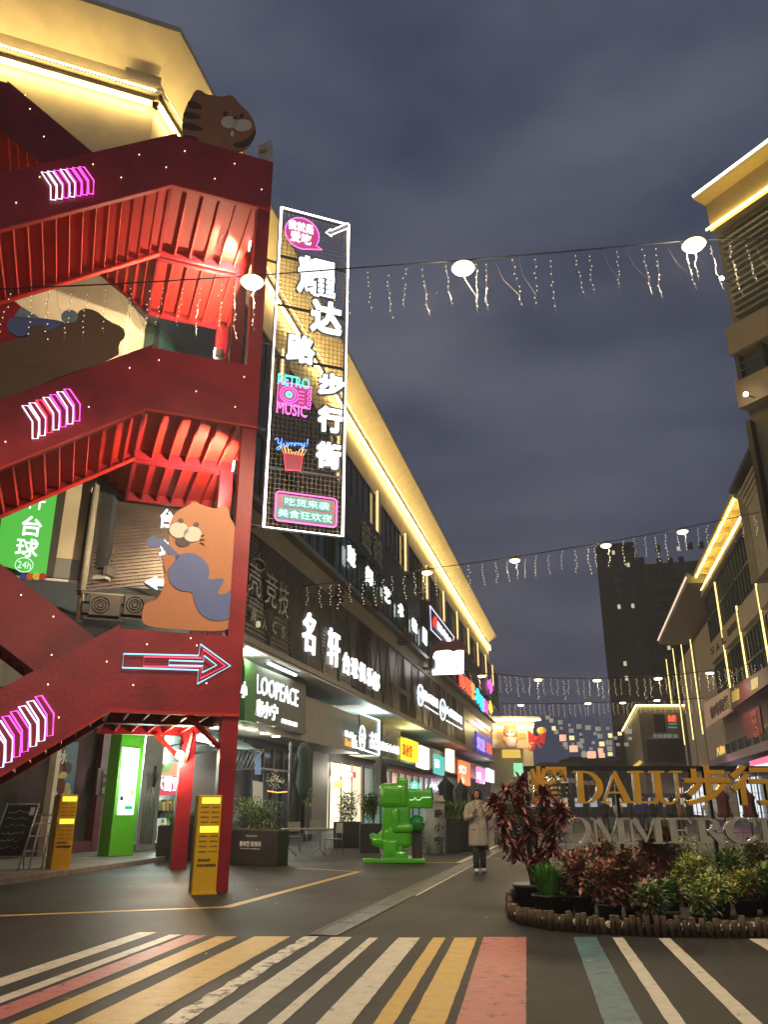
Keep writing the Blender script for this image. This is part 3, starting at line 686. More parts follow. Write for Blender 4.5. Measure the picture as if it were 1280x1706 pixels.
# chips carton
fp = [vp(*q) for q in ((472, 756), (504, 757), (500, 786), (475, 784))]
fry = sub(FV, 'chips_carton', glow('carton_red', (.55, .02, .06), .8, False), vs_, lambda mb: mb.prism(FV, fp, -.03, .0))
sub(FV, 'neon_outline', G_RD, fry, lambda mb: mb.tube([FV(a, -.05, c) for a, c in fp], .011, 5, closed=True))
def chips(mb):
    for i in range(7):
        a0 = lerp(fp[0][0] + .02, fp[1][0] - .02, i / 6); a1 = a0 + (i - 3) * .02; h = .1 + .06 * math.sin(i * 1.3 + .6)
        mb.tube([FV(a0 - .025, -.05, fp[0][1]), FV(a1 - .03, -.05, fp[0][1] + h), FV(a1 + .03, -.05, fp[0][1] + h), FV(a0 + .025, -.05, fp[0][1])], .008, 4)
sub(FV, 'chips', G_OR, fry, chips)
# slogan box
def rrect(a0, a1, c0, c1, r, n=4):
    P = []
    for cx, cz, st0 in ((a1 - r, c1 - r, 0), (a0 + r, c1 - r, 90), (a0 + r, c0 + r, 180), (a1 - r, c0 + r, 270)):
        for k in range(n + 1): an = R(st0 + 90 * k / n); P.append((cx + r * math.cos(an), cz + r * math.sin(an)))
    return P
q0 = vp(458, 848); q1 = vp(560, 848); z1_ = (vp(458, 820)[1] + vp(560, 832)[1]) / 2; z0_ = (vp(458, 868)[1] + vp(560, 880)[1]) / 2
rb = rrect(q0[0], q1[0], z0_, z1_, .08)
slo = sub(FV, 'slogan_panel', mat('slogan_back', (.2, .05, .12), .4), vs_, lambda mb: mb.prism(FV, rb, -.01, .01))
sub(FV, 'neon_outline', G_PK, slo, lambda mb: mb.tube([FV(a, -.05, c) for a, c in rb], .016, 5, closed=True))
zm = (z0_ + z1_) / 2; wv_ = q1[0] - q0[0]
sub(FV, 'letter_backing', M_CYP, slo, lambda mb: [mb.prism(FV, rrect(q0[0] + wv_ * .12, q1[0] - wv_ * .1, zm + .02, z1_ - .07, .03), -.02, -.012), mb.prism(FV, rrect(q0[0] + wv_ * .03, q1[0] - wv_ * .05, z0_ + .07, zm - .02, .03), -.02, -.012)])
def slt(mb):
    mb.text(FV, '吃货来袭', q0[0] + wv_ * .15, q1[0] - wv_ * .12, zm + .05, z1_ - .1, -.03, .02, 0, 0)
    mb.text(FV, '美食狂欢夜', q0[0] + wv_ * .05, q1[0] - wv_ * .07, z0_ + .1, zm - .05, -.03, .02, 0, 0)
sub(FV, 'lettering', glow('mint_letter', (.6, 1, .92), 1.4), slo, slt)

# ================================================================ NEON ARROWS ON THE STAIRCASE
def chev(x0, y0, dx, dy, n, cols, label):
    """row of bent bars climbing along the panel"""
    c0 = FS.px(x0, y0, -.06); P0 = FS(c0[0], -.06, c0[1])
    t = root('neon_chevrons', P0, label, 'neon sign', 'neon chevron rows on the staircase panels')
    for i in range(n):
        a, c = FS.px(x0 + dx * i, y0 + dy * i, -.06)
        pts = [(a, c), (a + .1, c + .02), (a + .33, c - .27), (a + .36, c - .62), (a + .27, c - .64), (a + .22, c - .29)]
        sub(FS, 'neon_bar', {'w': G_TUBE2, 'p': G_MG, 'r': G_RD}[cols[i]], t, lambda mb: mb.tube([FS(p, -.06, q) for p, q in pts], .014, 5, closed=True))
G_TUBE2 = glow('neon_lilac', (.75, .75, 1), 2.2); G_MG = glow('neon_magenta', (1, .1, .85), 2)
chev(69, 287, 10.5, -1.5, 7, 'wwpwppp', 'row of white and magenta neon chevrons on the topmost staircase panel')
chev(37, 676, 11.6, -4.6, 7, 'wwrwpwp', 'row of white, red and magenta neon chevrons on the middle staircase panel')
chev(-38, 1219, 13.8, -8.4, 8, 'wwwppwwp', 'row of white and magenta neon chevrons on the lowest staircase flight')
def arrow(col, pts, b, nm, par): return sub(FS, nm, col, par, lambda mb: mb.tube([FS(*((lambda q: (q[0], b, q[1]))(FS.px(x, y, b)))) for x, y in pts], .013, 5, closed=True))
qa = FS.px(205, 1100); t = root('neon_arrow', FS(qa[0], -.06, qa[1]), 'big neon arrow in cyan and red pointing right on the lowest landing panel', 'neon sign')
arrow(glow('neon_sky', (.25, .8, 1), 1.8), [(206, 1089), (331, 1092), (334, 1073), (384, 1109), (329, 1139), (331, 1116), (204, 1112)], -.06, 'cyan_outline', t)
arrow(G_RD, [(240, 1094), (336, 1096), (339, 1082), (375, 1109), (334, 1130), (335, 1111), (239, 1110)], -.07, 'red_outline', t)
arrow(glow('neon_sky'  , (.25, .8, 1), 1.8), [(282, 1100), (339, 1102), (340, 1092), (361, 1108), (337, 1120), (338, 1109), (281, 1108)], -.08, 'cyan_outline', t)

# ================================================================ CARTOON CUT-OUTS ON THE STAIRCASE
M_TAN = mat('tan_board', (.27, .12, .055), .55, noise=.06); M_BRN = mat('brown_board', (.13, .065, .033), .55, noise=.06); M_ORB = mat('orange_board', (.42, .16, .07), .55, noise=.05)
M_BLK = mat('black_print', (.012, .01, .01), .5, noise=0); M_WHT = mat('white_print', (.55, .52, .48), .5, noise=0); M_BLU = mat('blue_print', (.09, .12, .3), .5, noise=.05); M_DKS = mat('stripe_print', (.05, .028, .02), .5, noise=0)
def smooth_poly(pts, it=2):
    for _ in range(it):
        o = []
        for i in range(len(pts)):
            p, q = pts[i], pts[(i + 1) % len(pts)]
            o += [(p[0] * .75 + q[0] * .25, p[1] * .75 + q[1] * .25), (p[0] * .25 + q[0] * .75, p[1] * .25 + q[1] * .75)]
        pts = o
    return pts
def board(name, pts, b, th, m, par, sm=2):
    P = [FS.px(x, y, b) for x, y in (smooth_poly(pts, sm) if sm else pts)]
    return sub(FS, name, m, par, lambda mb: mb.prism(FS, P, b, b + th))
def ell(cx, cy, rx, ry, n=16): return [(cx + rx * math.cos(2 * math.pi * k / n), cy + ry * math.sin(2 * math.pi * k / n)) for k in range(n)]
# striped one on the top landing
q = FS.px(360, 245); t = root('cat_cutout', FS(q[0], 0, q[1]), 'brown striped cartoon cat board with drooling white muzzle on top of the staircase', 'cutout', 'cartoon cat boards on the staircase')
board('body', [(304, 245), (303, 215), (306, 185), (318, 165), (325, 150), (336, 151), (343, 158), (375, 162), (382, 158), (392, 163), (397, 172), (412, 185), (423, 200), (427, 218), (420, 240), (405, 252), (388, 252), (400, 262), (352, 252), (345, 247), (330, 252)], .03, .05, M_TAN, t)
for k, (x0, y0, x1, y1) in enumerate(((313, 168, 340, 181), (306, 186, 339, 197), (304, 204, 342, 217), (305, 225, 335, 234))):
    board('stripe', [(x0, y0), ((x0 + x1) / 2, y0 + 1), (x1, y1), ((x0 + x1) / 2, y1 + 1), (x0 - 1, y0 + 10)], .015, .012, M_DKS, t)
board('tail', [(385, 240), (405, 236), (420, 225), (427, 212), (426, 228), (416, 242), (398, 248)], .012, .012, M_DKS, t)
for x, y, r_ in ((382, 204, 14), (404, 209, 16)): board('muzzle', ell(x, y, r_, 10), .005, .015, M_WHT, t, 0)
for x, y in ((376, 189), (403, 193)): board('eye', ell(x, y, 4, 3.4, 10), .005, .015, M_DKS, t, 0)
board('tear', [(387, 216), (391, 224), (387, 229), (383, 224)], .0, .012, M_WHT, t)
board('nose', ell(392, 197, 4, 2.5, 8), .0, .01, M_DKS, t, 0)
q = FS.px(442, 255); t = root('cup_cutout', FS(q[0], .3, q[1]), 'small grey paper cup board at the right end of the top landing', 'cutout')
board('cup', [(428, 244), (452, 233), (456, 262), (444, 270), (433, 264)], .3, .05, mat('cup_grey', (.36, .36, .36), .6), t, 0)
board('cup_print', [(432, 250), (449, 247), (442, 257), (433, 256)], .285, .012, M_TAN, t)
# lying one over the middle flight
q = FS.px(100, 640); t = root('cat_cutout', FS(q[0], 0, q[1]), 'dull brown cartoon cat board seen from behind over the middle staircase flight', 'cutout', 'cartoon cat boards on the staircase')
board('body', [(-60, 600), (-20, 585), (10, 567), (48, 562), (52, 545), (70, 540), (78, 552), (95, 548), (125, 530), (135, 513), (160, 517), (180, 535), (205, 545), (210, 560), (198, 570), (198, 596), (58, 641), (57, 664), (30, 668), (-60, 670)], .06, .05, M_BRN, t, 1)
board('hat', [(8, 545), (20, 525), (70, 530), (105, 535), (115, 545), (92, 556), (60, 552), (30, 564)], .13, .05, M_BLU, t)
board('hat_tip', [(36, 511), (70, 532), (24, 527)], .11, .05, mat('pale_blue_board', (.2, .27, .33), .6), t, 0)
board('button', ell(116, 527, 14, 11), .04, .04, mat('pale_blue_board'), t, 0)
# guitar one on the lowest landing
q = FS.px(320, 1050); t = root('cat_cutout', FS(q[0], 0, q[1]), 'orange cartoon cat board hugging a blue guitar on the lowest landing', 'cutout', 'cartoon cat boards on the staircase')
board('body', [(236, 1043), (237, 1018), (243, 1003), (262, 1000), (275, 975), (272, 940), (270, 925), (284, 920), (281, 905), (282, 870), (295, 850), (315, 842), (322, 834), (330, 838), (338, 842), (360, 848), (372, 841), (382, 848), (383, 862), (392, 875), (398, 910), (397, 980), (395, 1020), (388, 1053), (300, 1049)], .02, .05, M_ORB, t)
board('guitar_body', [(279, 950), (285, 930), (305, 921), (325, 921), (345, 935), (350, 955), (345, 967), (376, 961), (368, 978), (360, 990), (378, 990), (392, 972), (402, 985), (402, 1010), (390, 1028), (360, 1036), (335, 1025), (324, 1005), (322, 985), (300, 985), (283, 972)], .005, .015, M_BLU, t)
board('guitar_neck', [(262, 903), (268, 895), (300, 925), (292, 935)], .005, .015, M_BLU, t, 0)
board('guitar_head', ell(256, 903, 11, 10), .0, .02, M_BLU, t, 0)
board('paw', [(272, 935), (282, 922), (296, 930), (280, 948), (276, 955)], -.005, .012, M_ORB, t)
for x, y, r_ in ((298, 883, 16), (321, 890, 15)): board('muzzle', ell(x, y, r_, 13), .0, .02, M_WHT, t, 0)
board('mouth', ell(305, 901, 13, 10), .005, .015, M_DKS, t, 0)
for x, y in ((301, 868), (327, 874)): board('eye', ell(x, y, 5, 4.5, 10), .0, .02, M_DKS, t, 0)
for k in range(3): board('whisker', [(334, 892 + k * 5), (341, 890 + k * 8), (341, 892 + k * 8), (334, 894 + k * 5)], .0, .01, M_DKS, t, 0)

# ================================================================ SIGNS ON THE LEFT BLOCK
def sign_root(name, fr, x, y, b, label, cat='sign', group=None):
    a, c = fr.px(x, y, b); return root(name, fr(a, b, c), label, cat, group)
M_GLET = mat('grey_letter', (.33, .33, .31), .4, metal=.3, noise=.1)
sb = BB - .12
t = sign_root('wall_sign', FL, 445, 1000, sb, 'unlit grey metal Chinese letters with CS below, on the dark band beside the stairs')
for ch, q in zip('壳竞技', ((413, 938, 434, 992), (441, 955, 461, 1011), (463, 972, 480, 1027))): glyph_px(t, 'letter', ch, *q, M_GLET, FL, sb, .08, .0)
for ch, q in zip('真人CS', ((417, 1012, 427, 1037), (436, 1028, 444, 1050), (453, 1035, 460, 1055), (468, 1044, 474, 1063))): glyph_px(t, 'letter', ch, *q, M_GLET, FL, sb, .06, -.0)
sub(FL, 'logo_ring', M_GLET, t, lambda mb: mb.tube([FL(p[0], sb, p[1]) for p in [FL.px(430 + 12 * math.cos(k * .45), 940 + 9 * math.sin(k * .45) + 4 * math.cos(k * .45), sb) for k in range(14)]], .04, 5, closed=True))
sub(FL, 'round_lamp', glow('round_lamp', (.9, .85, .5), .6, False), t, lambda mb: mb.prism(FL, [FL.px(428 + 2.2 * math.cos(k * .6), 1040 + 5.5 * math.sin(k * .6), sb) for k in range(10)], sb - .1, sb))
t = sign_root('wall_sign', FL, 560, 1080, sb, 'glowing white Chinese letters of the pool club on the dark triangular band')
for ch, q in zip('名轩台球俱乐部', ((505, 1020, 525, 1087), (547, 1049, 566, 1109), (572, 1087, 583, 1123), (586, 1096, 596, 1130), (599, 1104, 609, 1136), (612, 1112, 621, 1143), (622, 1120, 632, 1150))): glyph_px(t, 'letter', ch, *q, G_LET, FL, sb, .1, .03)
t = sign_root('wall_sign', FL, 670, 1160, sb, 'small pale unlit phone number lettering on the far dark band'); glyph_px(t, 'lettering', '电话:18000003525', 656, 1145, 684, 1157, M_GLET, FL, sb, .04, .0)
for i, (x, y, s_, q) in enumerate(((701, 1158, '沈氏舒道', (707, 1157, 730, 1173)), (738, 1182, '大圆酒吧', (743, 1184, 770, 1198)))):
    t = sign_root('wall_sign', FL, x, y, sb, ['white lettering with a round logo ring, nearer of two alike on the bronze band', 'white lettering with a round logo ring, farther of two alike on the bronze band'][i])
    sub(FL, 'logo_ring', G_LET, t, lambda mb: mb.tube([FL(p[0], sb, p[1]) for p in [FL.px(x + 4.4 * math.cos(k * .4), y + 17 * math.sin(k * .4) + 2 * math.cos(k * .4), sb) for k in range(16)]], .07, 5, closed=True))
    glyph_px(t, 'logo', '中', x - 2, y - 8, x + 2, y + 9, glow('logo_blue', (.5, .65, 1), 2, False), FL, sb, .05, .02)
    glyph_px(t, 'lettering', s_, *q, G_LET, FL, sb, .08, .02)
    sub(FL, 'underline', G_LET, t, lambda mb: mb.prism(FL, [FL.px(*p, sb) for p in ((q[0], q[3] + 1), (q[2], q[3] + 16), (q[2], q[3] + 17.5), (q[0], q[3] + 2.5))], sb - .05, sb))
s2b = -.62
t = sign_root('wall_sign', FL, 620, 910, s2b, 'pair of unlit silver drum characters on the navy fascia above the teal windows')
for q in ((604, 874, 619, 917), (623, 898, 637, 941)): glyph_px(t, 'letter', '鼓', *q, M_GLET, FL, s2b, .1, .0)
t = sign_root('wall_sign', FL, 640, 980, s2b, 'row of small glowing white characters spread along the teal second floor windows')
for ch, q in zip('鼓舞艺术教', ((580, 912, 592, 941), (610, 946, 621, 973), (641, 980, 650, 1003), (664, 1006, 672, 1027), (687, 1032, 695, 1052))): glyph_px(t, 'letter', ch, *q, G_LET, FL, s2b, .1, .05)
sub(FL, 'light_panel', G_LET, t, lambda mb: mb.prism(FL, [FL.px(*p, s2b) for p in ((704, 1044), (710, 1052), (710, 1076), (704, 1068))], s2b - .1, s2b))
t = sign_root('wall_sign', FL, 735, 1040, -1.1, 'slanting navy sign with a red disc and white outline high on the far left block')
pq = [FL.px(*p, -1.1) for p in ((716, 1009), (756, 1061), (752, 1083), (718, 1049))]
sub(FL, 'panel', mat('navy_sign', (.03, .02, .08), .4), t, lambda mb: mb.prism(FL, pq, -1.1, -.9))
sub(FL, 'neon_outline', glow('outline_lilac', (.8, .7, 1), 1.5, False), t, lambda mb: mb.tube([FL(a, -1.13, c) for a, c in pq], .05, 4, closed=True))
sub(FL, 'red_disc', glow('red_disc', (1, .05, .03), 1.4, False), t, lambda mb: mb.prism(FL, [FL.px(725 + 3 * math.cos(k * .5), 1036 + 9 * math.sin(k * .5), -1.15) for k in range(12)], -1.2, -1.12))
for ch, q in zip('西洛岛酒店', ((729, 1037, 733, 1050), (734, 1043, 738, 1056), (739, 1049, 743, 1062), (744, 1056, 747, 1068), (748, 1062, 752, 1073))): glyph_px(t, 'letter', ch, *q, G_LET, FL, -1.2, .05, .04)
# projecting light box with mushroom top
a, c = FL.px(716, 1105, sb); P = FL(a, sb, c); FX = Fr((P.x, P.y), 84)
t = root('light_box', P, 'square white light box with a maroon cap projecting from the far band', 'sign')
q = [FX.px(*p, 0) for p in ((722, 1083), (773, 1083), (773, 1121), (722, 1123))]
sub(FX, 'panel', glow('box_white', (1, .95, .93), 3), t, lambda mb: mb.prism(FX, q, 0, .5))
sub(FX, 'cap', mat('maroon_cap', (.16, .05, .07), .6), t, lambda mb: mb.prism(FX, [FX.px(*p, 0) for p in smooth_poly([(720, 1100), (719, 1086), (725, 1070), (735, 1066), (748, 1070), (762, 1065), (775, 1072), (776, 1084), (765, 1082), (755, 1086), (748, 1082), (735, 1084), (724, 1085)], 1)], -.08, .6))
sub(FX, 'bracket', M_FRAME, t, lambda mb: mb.tube([FX(-.2, .2, c - .8), FX(1, .2, c - .8)], .04, 5))
# coloured characters
cg = {'r': glow('char_red', (1, .1, .05), 1.6, False), 'o': glow('char_orange', (1, .38, .1), 1.4, False), 'c': glow('char_cyan', (.05, .7, 1), 1.6, False), 'm': glow('char_magenta', (1, .08, .75), 1.6, False), 'y': glow('char_yellow', (.95, .9, .05), 1.2, False)}
t = sign_root('wall_sign', FL, 790, 1155, -.7, 'vivid red, orange, cyan, magenta and yellow characters on the far left block')
for ch, k, q in zip('舞蹈艺术培训中心', 'rroccmmy', ((767, 1123, 773, 1146), (777, 1131, 784, 1155), (786, 1139, 791, 1164), (793, 1147, 799, 1171), (800, 1159, 806, 1183), (807, 1166, 812, 1187), (815, 1133, 820, 1154), (815, 1168, 820, 1187))): glyph_px(t, 'letter', ch, *q, cg[k], FL, -.7, .2, .06)
t = sign_root('led_screen', FL, 806, 1240, sb, 'blue and red LED screen with a violet and red light bar above, far left block', 'screen')
sub(FL, 'screen', glow('screen_blue', (.02, .04, .5), 1, False), t, lambda mb: mb.prism(FL, [FL.px(*p, sb) for p in ((794, 1217), (820, 1232), (820, 1262), (795, 1253))], sb, sb + .2))
glyph_px(t, 'lettering', '欢迎', 795, 1229, 808, 1250, glow('screen_violet', (.3, .2, 1), 2, False), FL, sb - .1, .1, .04); glyph_px(t, 'lettering', '光临', 811, 1238, 819, 1255, cg['r'], FL, sb - .1, .1, .04)
for x0, x1, m_ in ((791, 806, glow('bar_violet', (.6, .1, 1), 2.5, False)), (806, 821, cg['r'])):
    sub(FL, 'light_bar', m_, t, lambda mb: mb.tube([FL(*(lambda p: (p[0], sb - .3, p[1]))(FL.px(x, 1199 + (x - 791) * .83, sb - .3))) for x in (x0, x1)], .07, 5))

# ---- shop signs under the arcade
fb = FB - .01
def panel_px(fr, b, th, pts, m, par, name='panel'):
    P = [fr.px(*p, b) for p in pts]; return sub(fr, name, m, par, lambda mb: mb.prism(fr, P, b - th, b))
t = sign_root('shop_sign', FL, 460, 1165, fb, 'dark box sign with glowing white English name over Chinese characters')
panel_px(FL, fb, .25, ((418, 1108), (501, 1141), (501, 1224), (418, 1202)), mat('sign_grey', (.1, .11, .1), .5), t)
glyph_px(t, 'lettering', 'LOOPEACE', 427, 1136, 497, 1166, G_LET, FL, fb - .27, .06, .0); glyph_px(t, 'lettering', '鹿小宁', 424, 1168, 463, 1197, G_LET, FL, fb - .27, .06, .04); glyph_px(t, 'lettering', '鲜果茶', 469, 1200, 496, 1208, G_LET, FL, fb - .27, .05, .0)
t = sign_root('shop_sign', FL, 408, 1160, fb, 'narrow green box sign squeezed between the stair column and the grey sign')
panel_px(FL, fb, .3, ((395, 1098), (416, 1107), (416, 1205), (395, 1200)), mat('green_sign', (.06, .22, .05), .5), t); glyph_px(t, 'lettering', '小', 402, 1135, 412, 1163, G_LET, FL, fb - .33, .05, .04)
t = sign_root('shop_sign', FL, 588, 1235, fb, 'small orange and white backlit two line sign left of the round logo sign')
glyph_px(t, 'lettering', 'Fielder', 576, 1219, 594, 1229, G_LET, FL, fb - .1, .06, .03); glyph_px(t, 'lettering', 'Bean', 576, 1231, 585, 1243, cg['o'], FL, fb - .1, .06, .03); glyph_px(t, 'lettering', '饮品', 587, 1231, 595, 1246, G_LET, FL, fb - .1, .06, .03)
ob = side(FL, -11.7)
t = sign_root('shop_sign', FL, 615, 1235, ob, 'grey glass tea shop sign with a round white logo and neon edges')
panel_px(FL, ob, .1, ((597, 1190), (632, 1203), (632, 1258), (597, 1246)), mat('sign_glass', (.1, .14, .15), .2, noise=.1), t)
sub(FL, 'neon_edge', glow('neon_ice', (.75, .95, 1), 4), t, lambda mb: [mb.tube([FL(p[0], ob - .15, p[1]) for p in [FL.px(*q_, ob - .15) for q_ in e_]], .035, 5) for e_ in (((597, 1246), (632, 1258)), ((597, 1187), (632, 1200)), ((632, 1200), (632, 1258)))])
sub(FL, 'logo_ring', G_LET, t, lambda mb: mb.tube([FL(p[0], ob - .15, p[1]) for p in [FL.px(604 + 4.5 * math.cos(k * .4), 1229 + 20 * math.sin(k * .4), ob - .15) for k in range(16)]], .05, 5, closed=True))
glyph_px(t, 'logo', '古', 601.5, 1221, 606.5, 1238, G_LET, FL, ob - .15, .05, .02); glyph_px(t, 'lettering', '古茗', 617, 1220, 631, 1248, G_LET, FL, ob - .15, .05, .04)
t = sign_root('shop_sign', FL, 650, 1240, ob, 'grey hotpot shop sign of small white characters beyond the round logo sign')
panel_px(FL, ob, .1, ((635, 1204), (665, 1215), (665, 1268), (635, 1259)), mat('sign_glass'), t); glyph_px(t, 'lettering', '菠香小火锅', 635, 1239, 665, 1253, G_LET, FL, ob - .13, .05, .03)
t = sign_root('shop_sign', FL, 678, 1250, ob, 'bright yellow light box sign with red characters')
panel_px(FL, ob, .35, ((667, 1229), (689, 1237), (689, 1270), (667, 1264)), glow('yellow_box', (1, .78, .02), 1.5), t)
glyph_px(t, 'lettering', '真香堂', 671, 1240, 687, 1260, mat('red_char', (.5, .03, .01), .5, emit=(.6, .05, .01), es=.7), FL, ob - .38, .03, .02)
t = sign_root('shop_sign', FL, 701, 1262, ob, 'cream white upright light box right of the yellow one')
panel_px(FL, ob, .35, ((693, 1241), (708, 1247), (708, 1282), (693, 1277)), glow('cream_box', (1, .85, .6), 2.2), t)
# far shopfronts, each with its own glowing panel
far = [((722, 1256), (735, 1262), (735, 1292), (722, 1288), (.05, .35, .33), 'teal lit shopfront panel just past the cream light box', '茶'),
       ((742, 1247), (752, 1250), (752, 1287), (742, 1283), (1, .95, .6), 'pale yellow window panel before the orange shopfront', '面'),
       ((763, 1266), (779, 1272), (779, 1309), (763, 1303), (1, .16, .04), 'orange red glowing shopfront with a white panel on the far left', '烤'),
       ((793, 1277), (804, 1281), (804, 1306), (793, 1303), (1, .2, .45), 'pink edged white shop window on the far left', '甜'),
       ((809, 1279), (820, 1284), (820, 1304), (809, 1301), (.9, .95, 1), 'cold white shop window nearest the end of the left block', '衣')]
for p0, p1, p2, p3, col, lab, ch in far:
    t = sign_root('shop_sign', FL, p0[0], p0[1], ob, lab, 'shop sign')
    panel_px(FL, ob, .3, (p0, p1, p2, p3), glow('far_' + ch, col, 1.8), t)
    glyph_px(t, 'lettering', ch, p0[0] + 2, p0[1] + 9, p1[0] - 2, p1[1] + 17, G_LET, FL, ob - .35, .05, .06)
# arcade down-lights and the bright tubes above the signs
for i, (x, y) in enumerate(((416, 1089), (421, 1215), (441, 1221), (460, 1226))):
    b = FB - .35; z = 6.68 if y < 1100 else 4.02
    P = G(x, y, z); t = root('downlight', P, ['round downlight alone in the soffit beside the stair column', 'first round downlight from the stair column under the grey sign', 'middle round downlight under the grey sign', 'third round downlight from the stair column under the grey sign'][i], 'lamp', 'round downlights of the arcade')
    sub(W0, 'diffuser', G_LAMP, t, lambda mb: mb.lathe(P, [(.17, -.02), (.17, 0)], 14)); sub(W0, 'rim', M_WHT, t, lambda mb: mb.lathe(P, [(.2, -.01), (.2, .03)], 14))
    lamp('down_light', P - Vector((0, 0, .1)), 130, (1, .95, .8), t, .1)
# soffit over the sign and light trough
q0 = FL.px(428, 1100, FB)[0]; q1_ = FL.px(500, 1130, FB)[0]
t = root('tube_light', FL(q0, FB, 6.6), 'long cold white tube light tucked under the band above the grey sign', 'lamp')
sub(FL, 'tube', glow('tube_cold', (.9, 1, .85), 26), t, lambda mb: mb.box(FL, q0, q1_ - 2, FB - .55, FB - .45, 6.58, 6.63)); sub(FL, 'tray', M_WHT, t, lambda mb: mb.box(FL, q0, q1_ - 2, FB - .6, FB - .4, 6.63, 6.69))
lamp('spill', FL(a600 + 3, ob + .8, 5.8), 260, (.6, .95, 1), None, .3).name = 'shop_light'
lamp('shop_light', FL(FL.px(700, 1240, ob)[0], ob + .4, 5.6), 300, (1, .9, .3), None, .3)
lamp('shop_light', FL(FL.px(570, 1330, GB)[0], GB - .8, 3.2), 600, (1, .9, .7), None, .3)
lamp('shop_light', FL(FL.px(770, 1290, ob)[0], ob - 1.2, 3.5), 350, (1, .35, .2), None, .3)
lamp('shop_light', FL(FL.px(812, 1290, ob)[0], ob - 1.5, 3.5), 500, (.9, .8, 1), None, .3)

# ================================================================ GROUND FLOOR LEFT OF THE STAIRS
def gpx(x, y): return FL.px(x, y, GB)
gf = root('corner_shopfront', FL(gpx(150, 1400)[0], GB, 0), 'grey corner shopfront with a red framed glass door under the staircase', 'shopfront')
M_RFR = mat('red_frame', (.16, .02, .03), .45); M_SHOPW = mat('shop_wall', (.2, .17, .15), .6, noise=.08, nscale=1)
def gbox(name, x0, x1, z0, z1, b0, b1, m, par, yy=1400):
    A_, B_ = gpx(x0, yy)[0], gpx(x1, yy)[0]; return sub(FL, name, m, par, lambda mb: mb.box(FL, A_, B_, GB + b0, GB + b1, z0, z1))
gbox('wall', 160, 186, .1, 6.0, -.02, .3, M_SHOPW, gf)
gbox('glass', -60, 78, .1, 3.8, .1, .2, mat('smoky_glass', (.04, .03, .028), .15, noise=.5, nscale=.9), gf)
gbox('pilaster', 70, 77, .1, 4.4, -.1, .1, mat('pale_post', (.5, .42, .32), .6), gf)
gbox('glass_door', 78, 160, .1, 3.9, .1, .16, mat('door_glass', (.06, .05, .042), .15, noise=.4, nscale=1.3), gf)
for x0, x1, z0, z1 in ((150, 160, .1, 4.2), (80, 86, .1, 4.2)): gbox('door_frame', x0, x1, z0, z1, -.06, .098, M_RFR, gf)
gbox('door_frame', 86, 150, .1, .4, -.05, .098, M_RFR, gf); gbox('door_frame', 86, 150, 3.9, 4.2, -.05, .098, M_RFR, gf)
gbox('lintel', -60, 420, 4.2, 6.6, -.03, .4, M_SHOPW, gf)
gbox('glass', 236, 262, .1, 4.2, .1, .2, M_TGLASS, gf)
gbox('wall', 305, 352, .1, 4.2, -.02, .3, mat('dark_wall', (.07, .06, .055), .5), gf)
# awning frames left and right of the inner post
for i, (x0, x1) in enumerate(((255, 318), (322, 385))):
    A_, B_ = gpx(x0, 1300)[0], gpx(x1, 1300)[0]
    t = root('awning', FL(A_, GB, 3.4), ['sloping glass awning on thin rods left of the bare bulb', 'sloping glass awning on thin rods between the two red posts'][i], 'awning')
    sub(FL, 'glass_sheet', mat('awning_glass', (.12, .2, .18), .2, noise=.1), t, lambda mb: mb.slab([FL(A_, GB, 4.1), FL(B_, GB, 4.1), FL(B_, GB - 1.3, 3.45), FL(A_, GB - 1.3, 3.45)], .04))
    sub(FL, 'frame', M_FRAME, t, lambda mb: [mb.tube([FL(a_, GB, 4.06), FL(a_, GB - 1.3, 3.4), FL(a_, GB, 3.2)], .03, 4) for a_ in (A_, (A_ + B_) / 2, B_)] + [mb.tube([FL(A_, GB - 1.3, 3.4), FL(B_, GB - 1.3, 3.4)], .03, 4)])
# poster with an iced drink
t = sign_root('drink_poster', FL, 110, 1290, GB - .02, 'tall blue poster of an iced cola glass on the red framed door', 'poster')
pb = GB - .02
panel_px(FL, pb, .03, ((95, 1238), (130, 1236), (117, 1354), (82, 1357)), mat('poster_blue', (.05, .17, .26), .4), t, 'sheet')
panel_px(FL, pb - .035, .01, ((84, 1334), (118.5, 1334), (117, 1353), (82, 1356)), mat('poster_navy', (.015, .03, .09), .4), t, 'footer')
panel_px(FL, pb - .035, .01, smooth_poly([(88, 1310), (85, 1331), (116, 1331), (119, 1312), (110, 1318), (98, 1322)], 1), mat('ice_white', (.5, .5, .45), .4), t, 'ice')
panel_px(FL, pb - .05, .01, smooth_poly([(93, 1297), (109, 1296), (107, 1322), (95, 1324)], 1), mat('cola_brown', (.1, .025, .012), .3), t, 'glass')
panel_px(FL, pb - .05, .01, smooth_poly([(96, 1292), (102, 1286), (110, 1285), (112, 1291), (108, 1297), (97, 1297)], 1), mat('lemon', (.55, .42, .08), .5), t, 'lemon')
panel_px(FL, pb - .05, .01, smooth_poly([(108, 1268), (118, 1270), (121, 1280), (114, 1290), (108, 1284)], 1), mat('cola_brown'), t, 'can')
panel_px(FL, pb - .05, .01, smooth_poly([(106, 1306), (117, 1303), (116, 1318), (106, 1325)], 1), mat('pear', (.45, .4, .14), .5), t, 'fruit')
glyph_px(t, 'lettering', '冰', 97, 1249, 112, 1272, mat('poster_white', (.6, .6, .58), .5), FL, pb - .05, .01, .04)
sub(FL, 'logo_ring', mat('logo_orange', (.6, .2, .06), .5), t, lambda mb: mb.tube([FL(p[0], pb - .05, p[1]) for p in [FL.px(90 + 4 * math.cos(k * .5), 1345 + 6 * math.sin(k * .5), pb - .05) for k in range(12)]], .03, 4, closed=True))
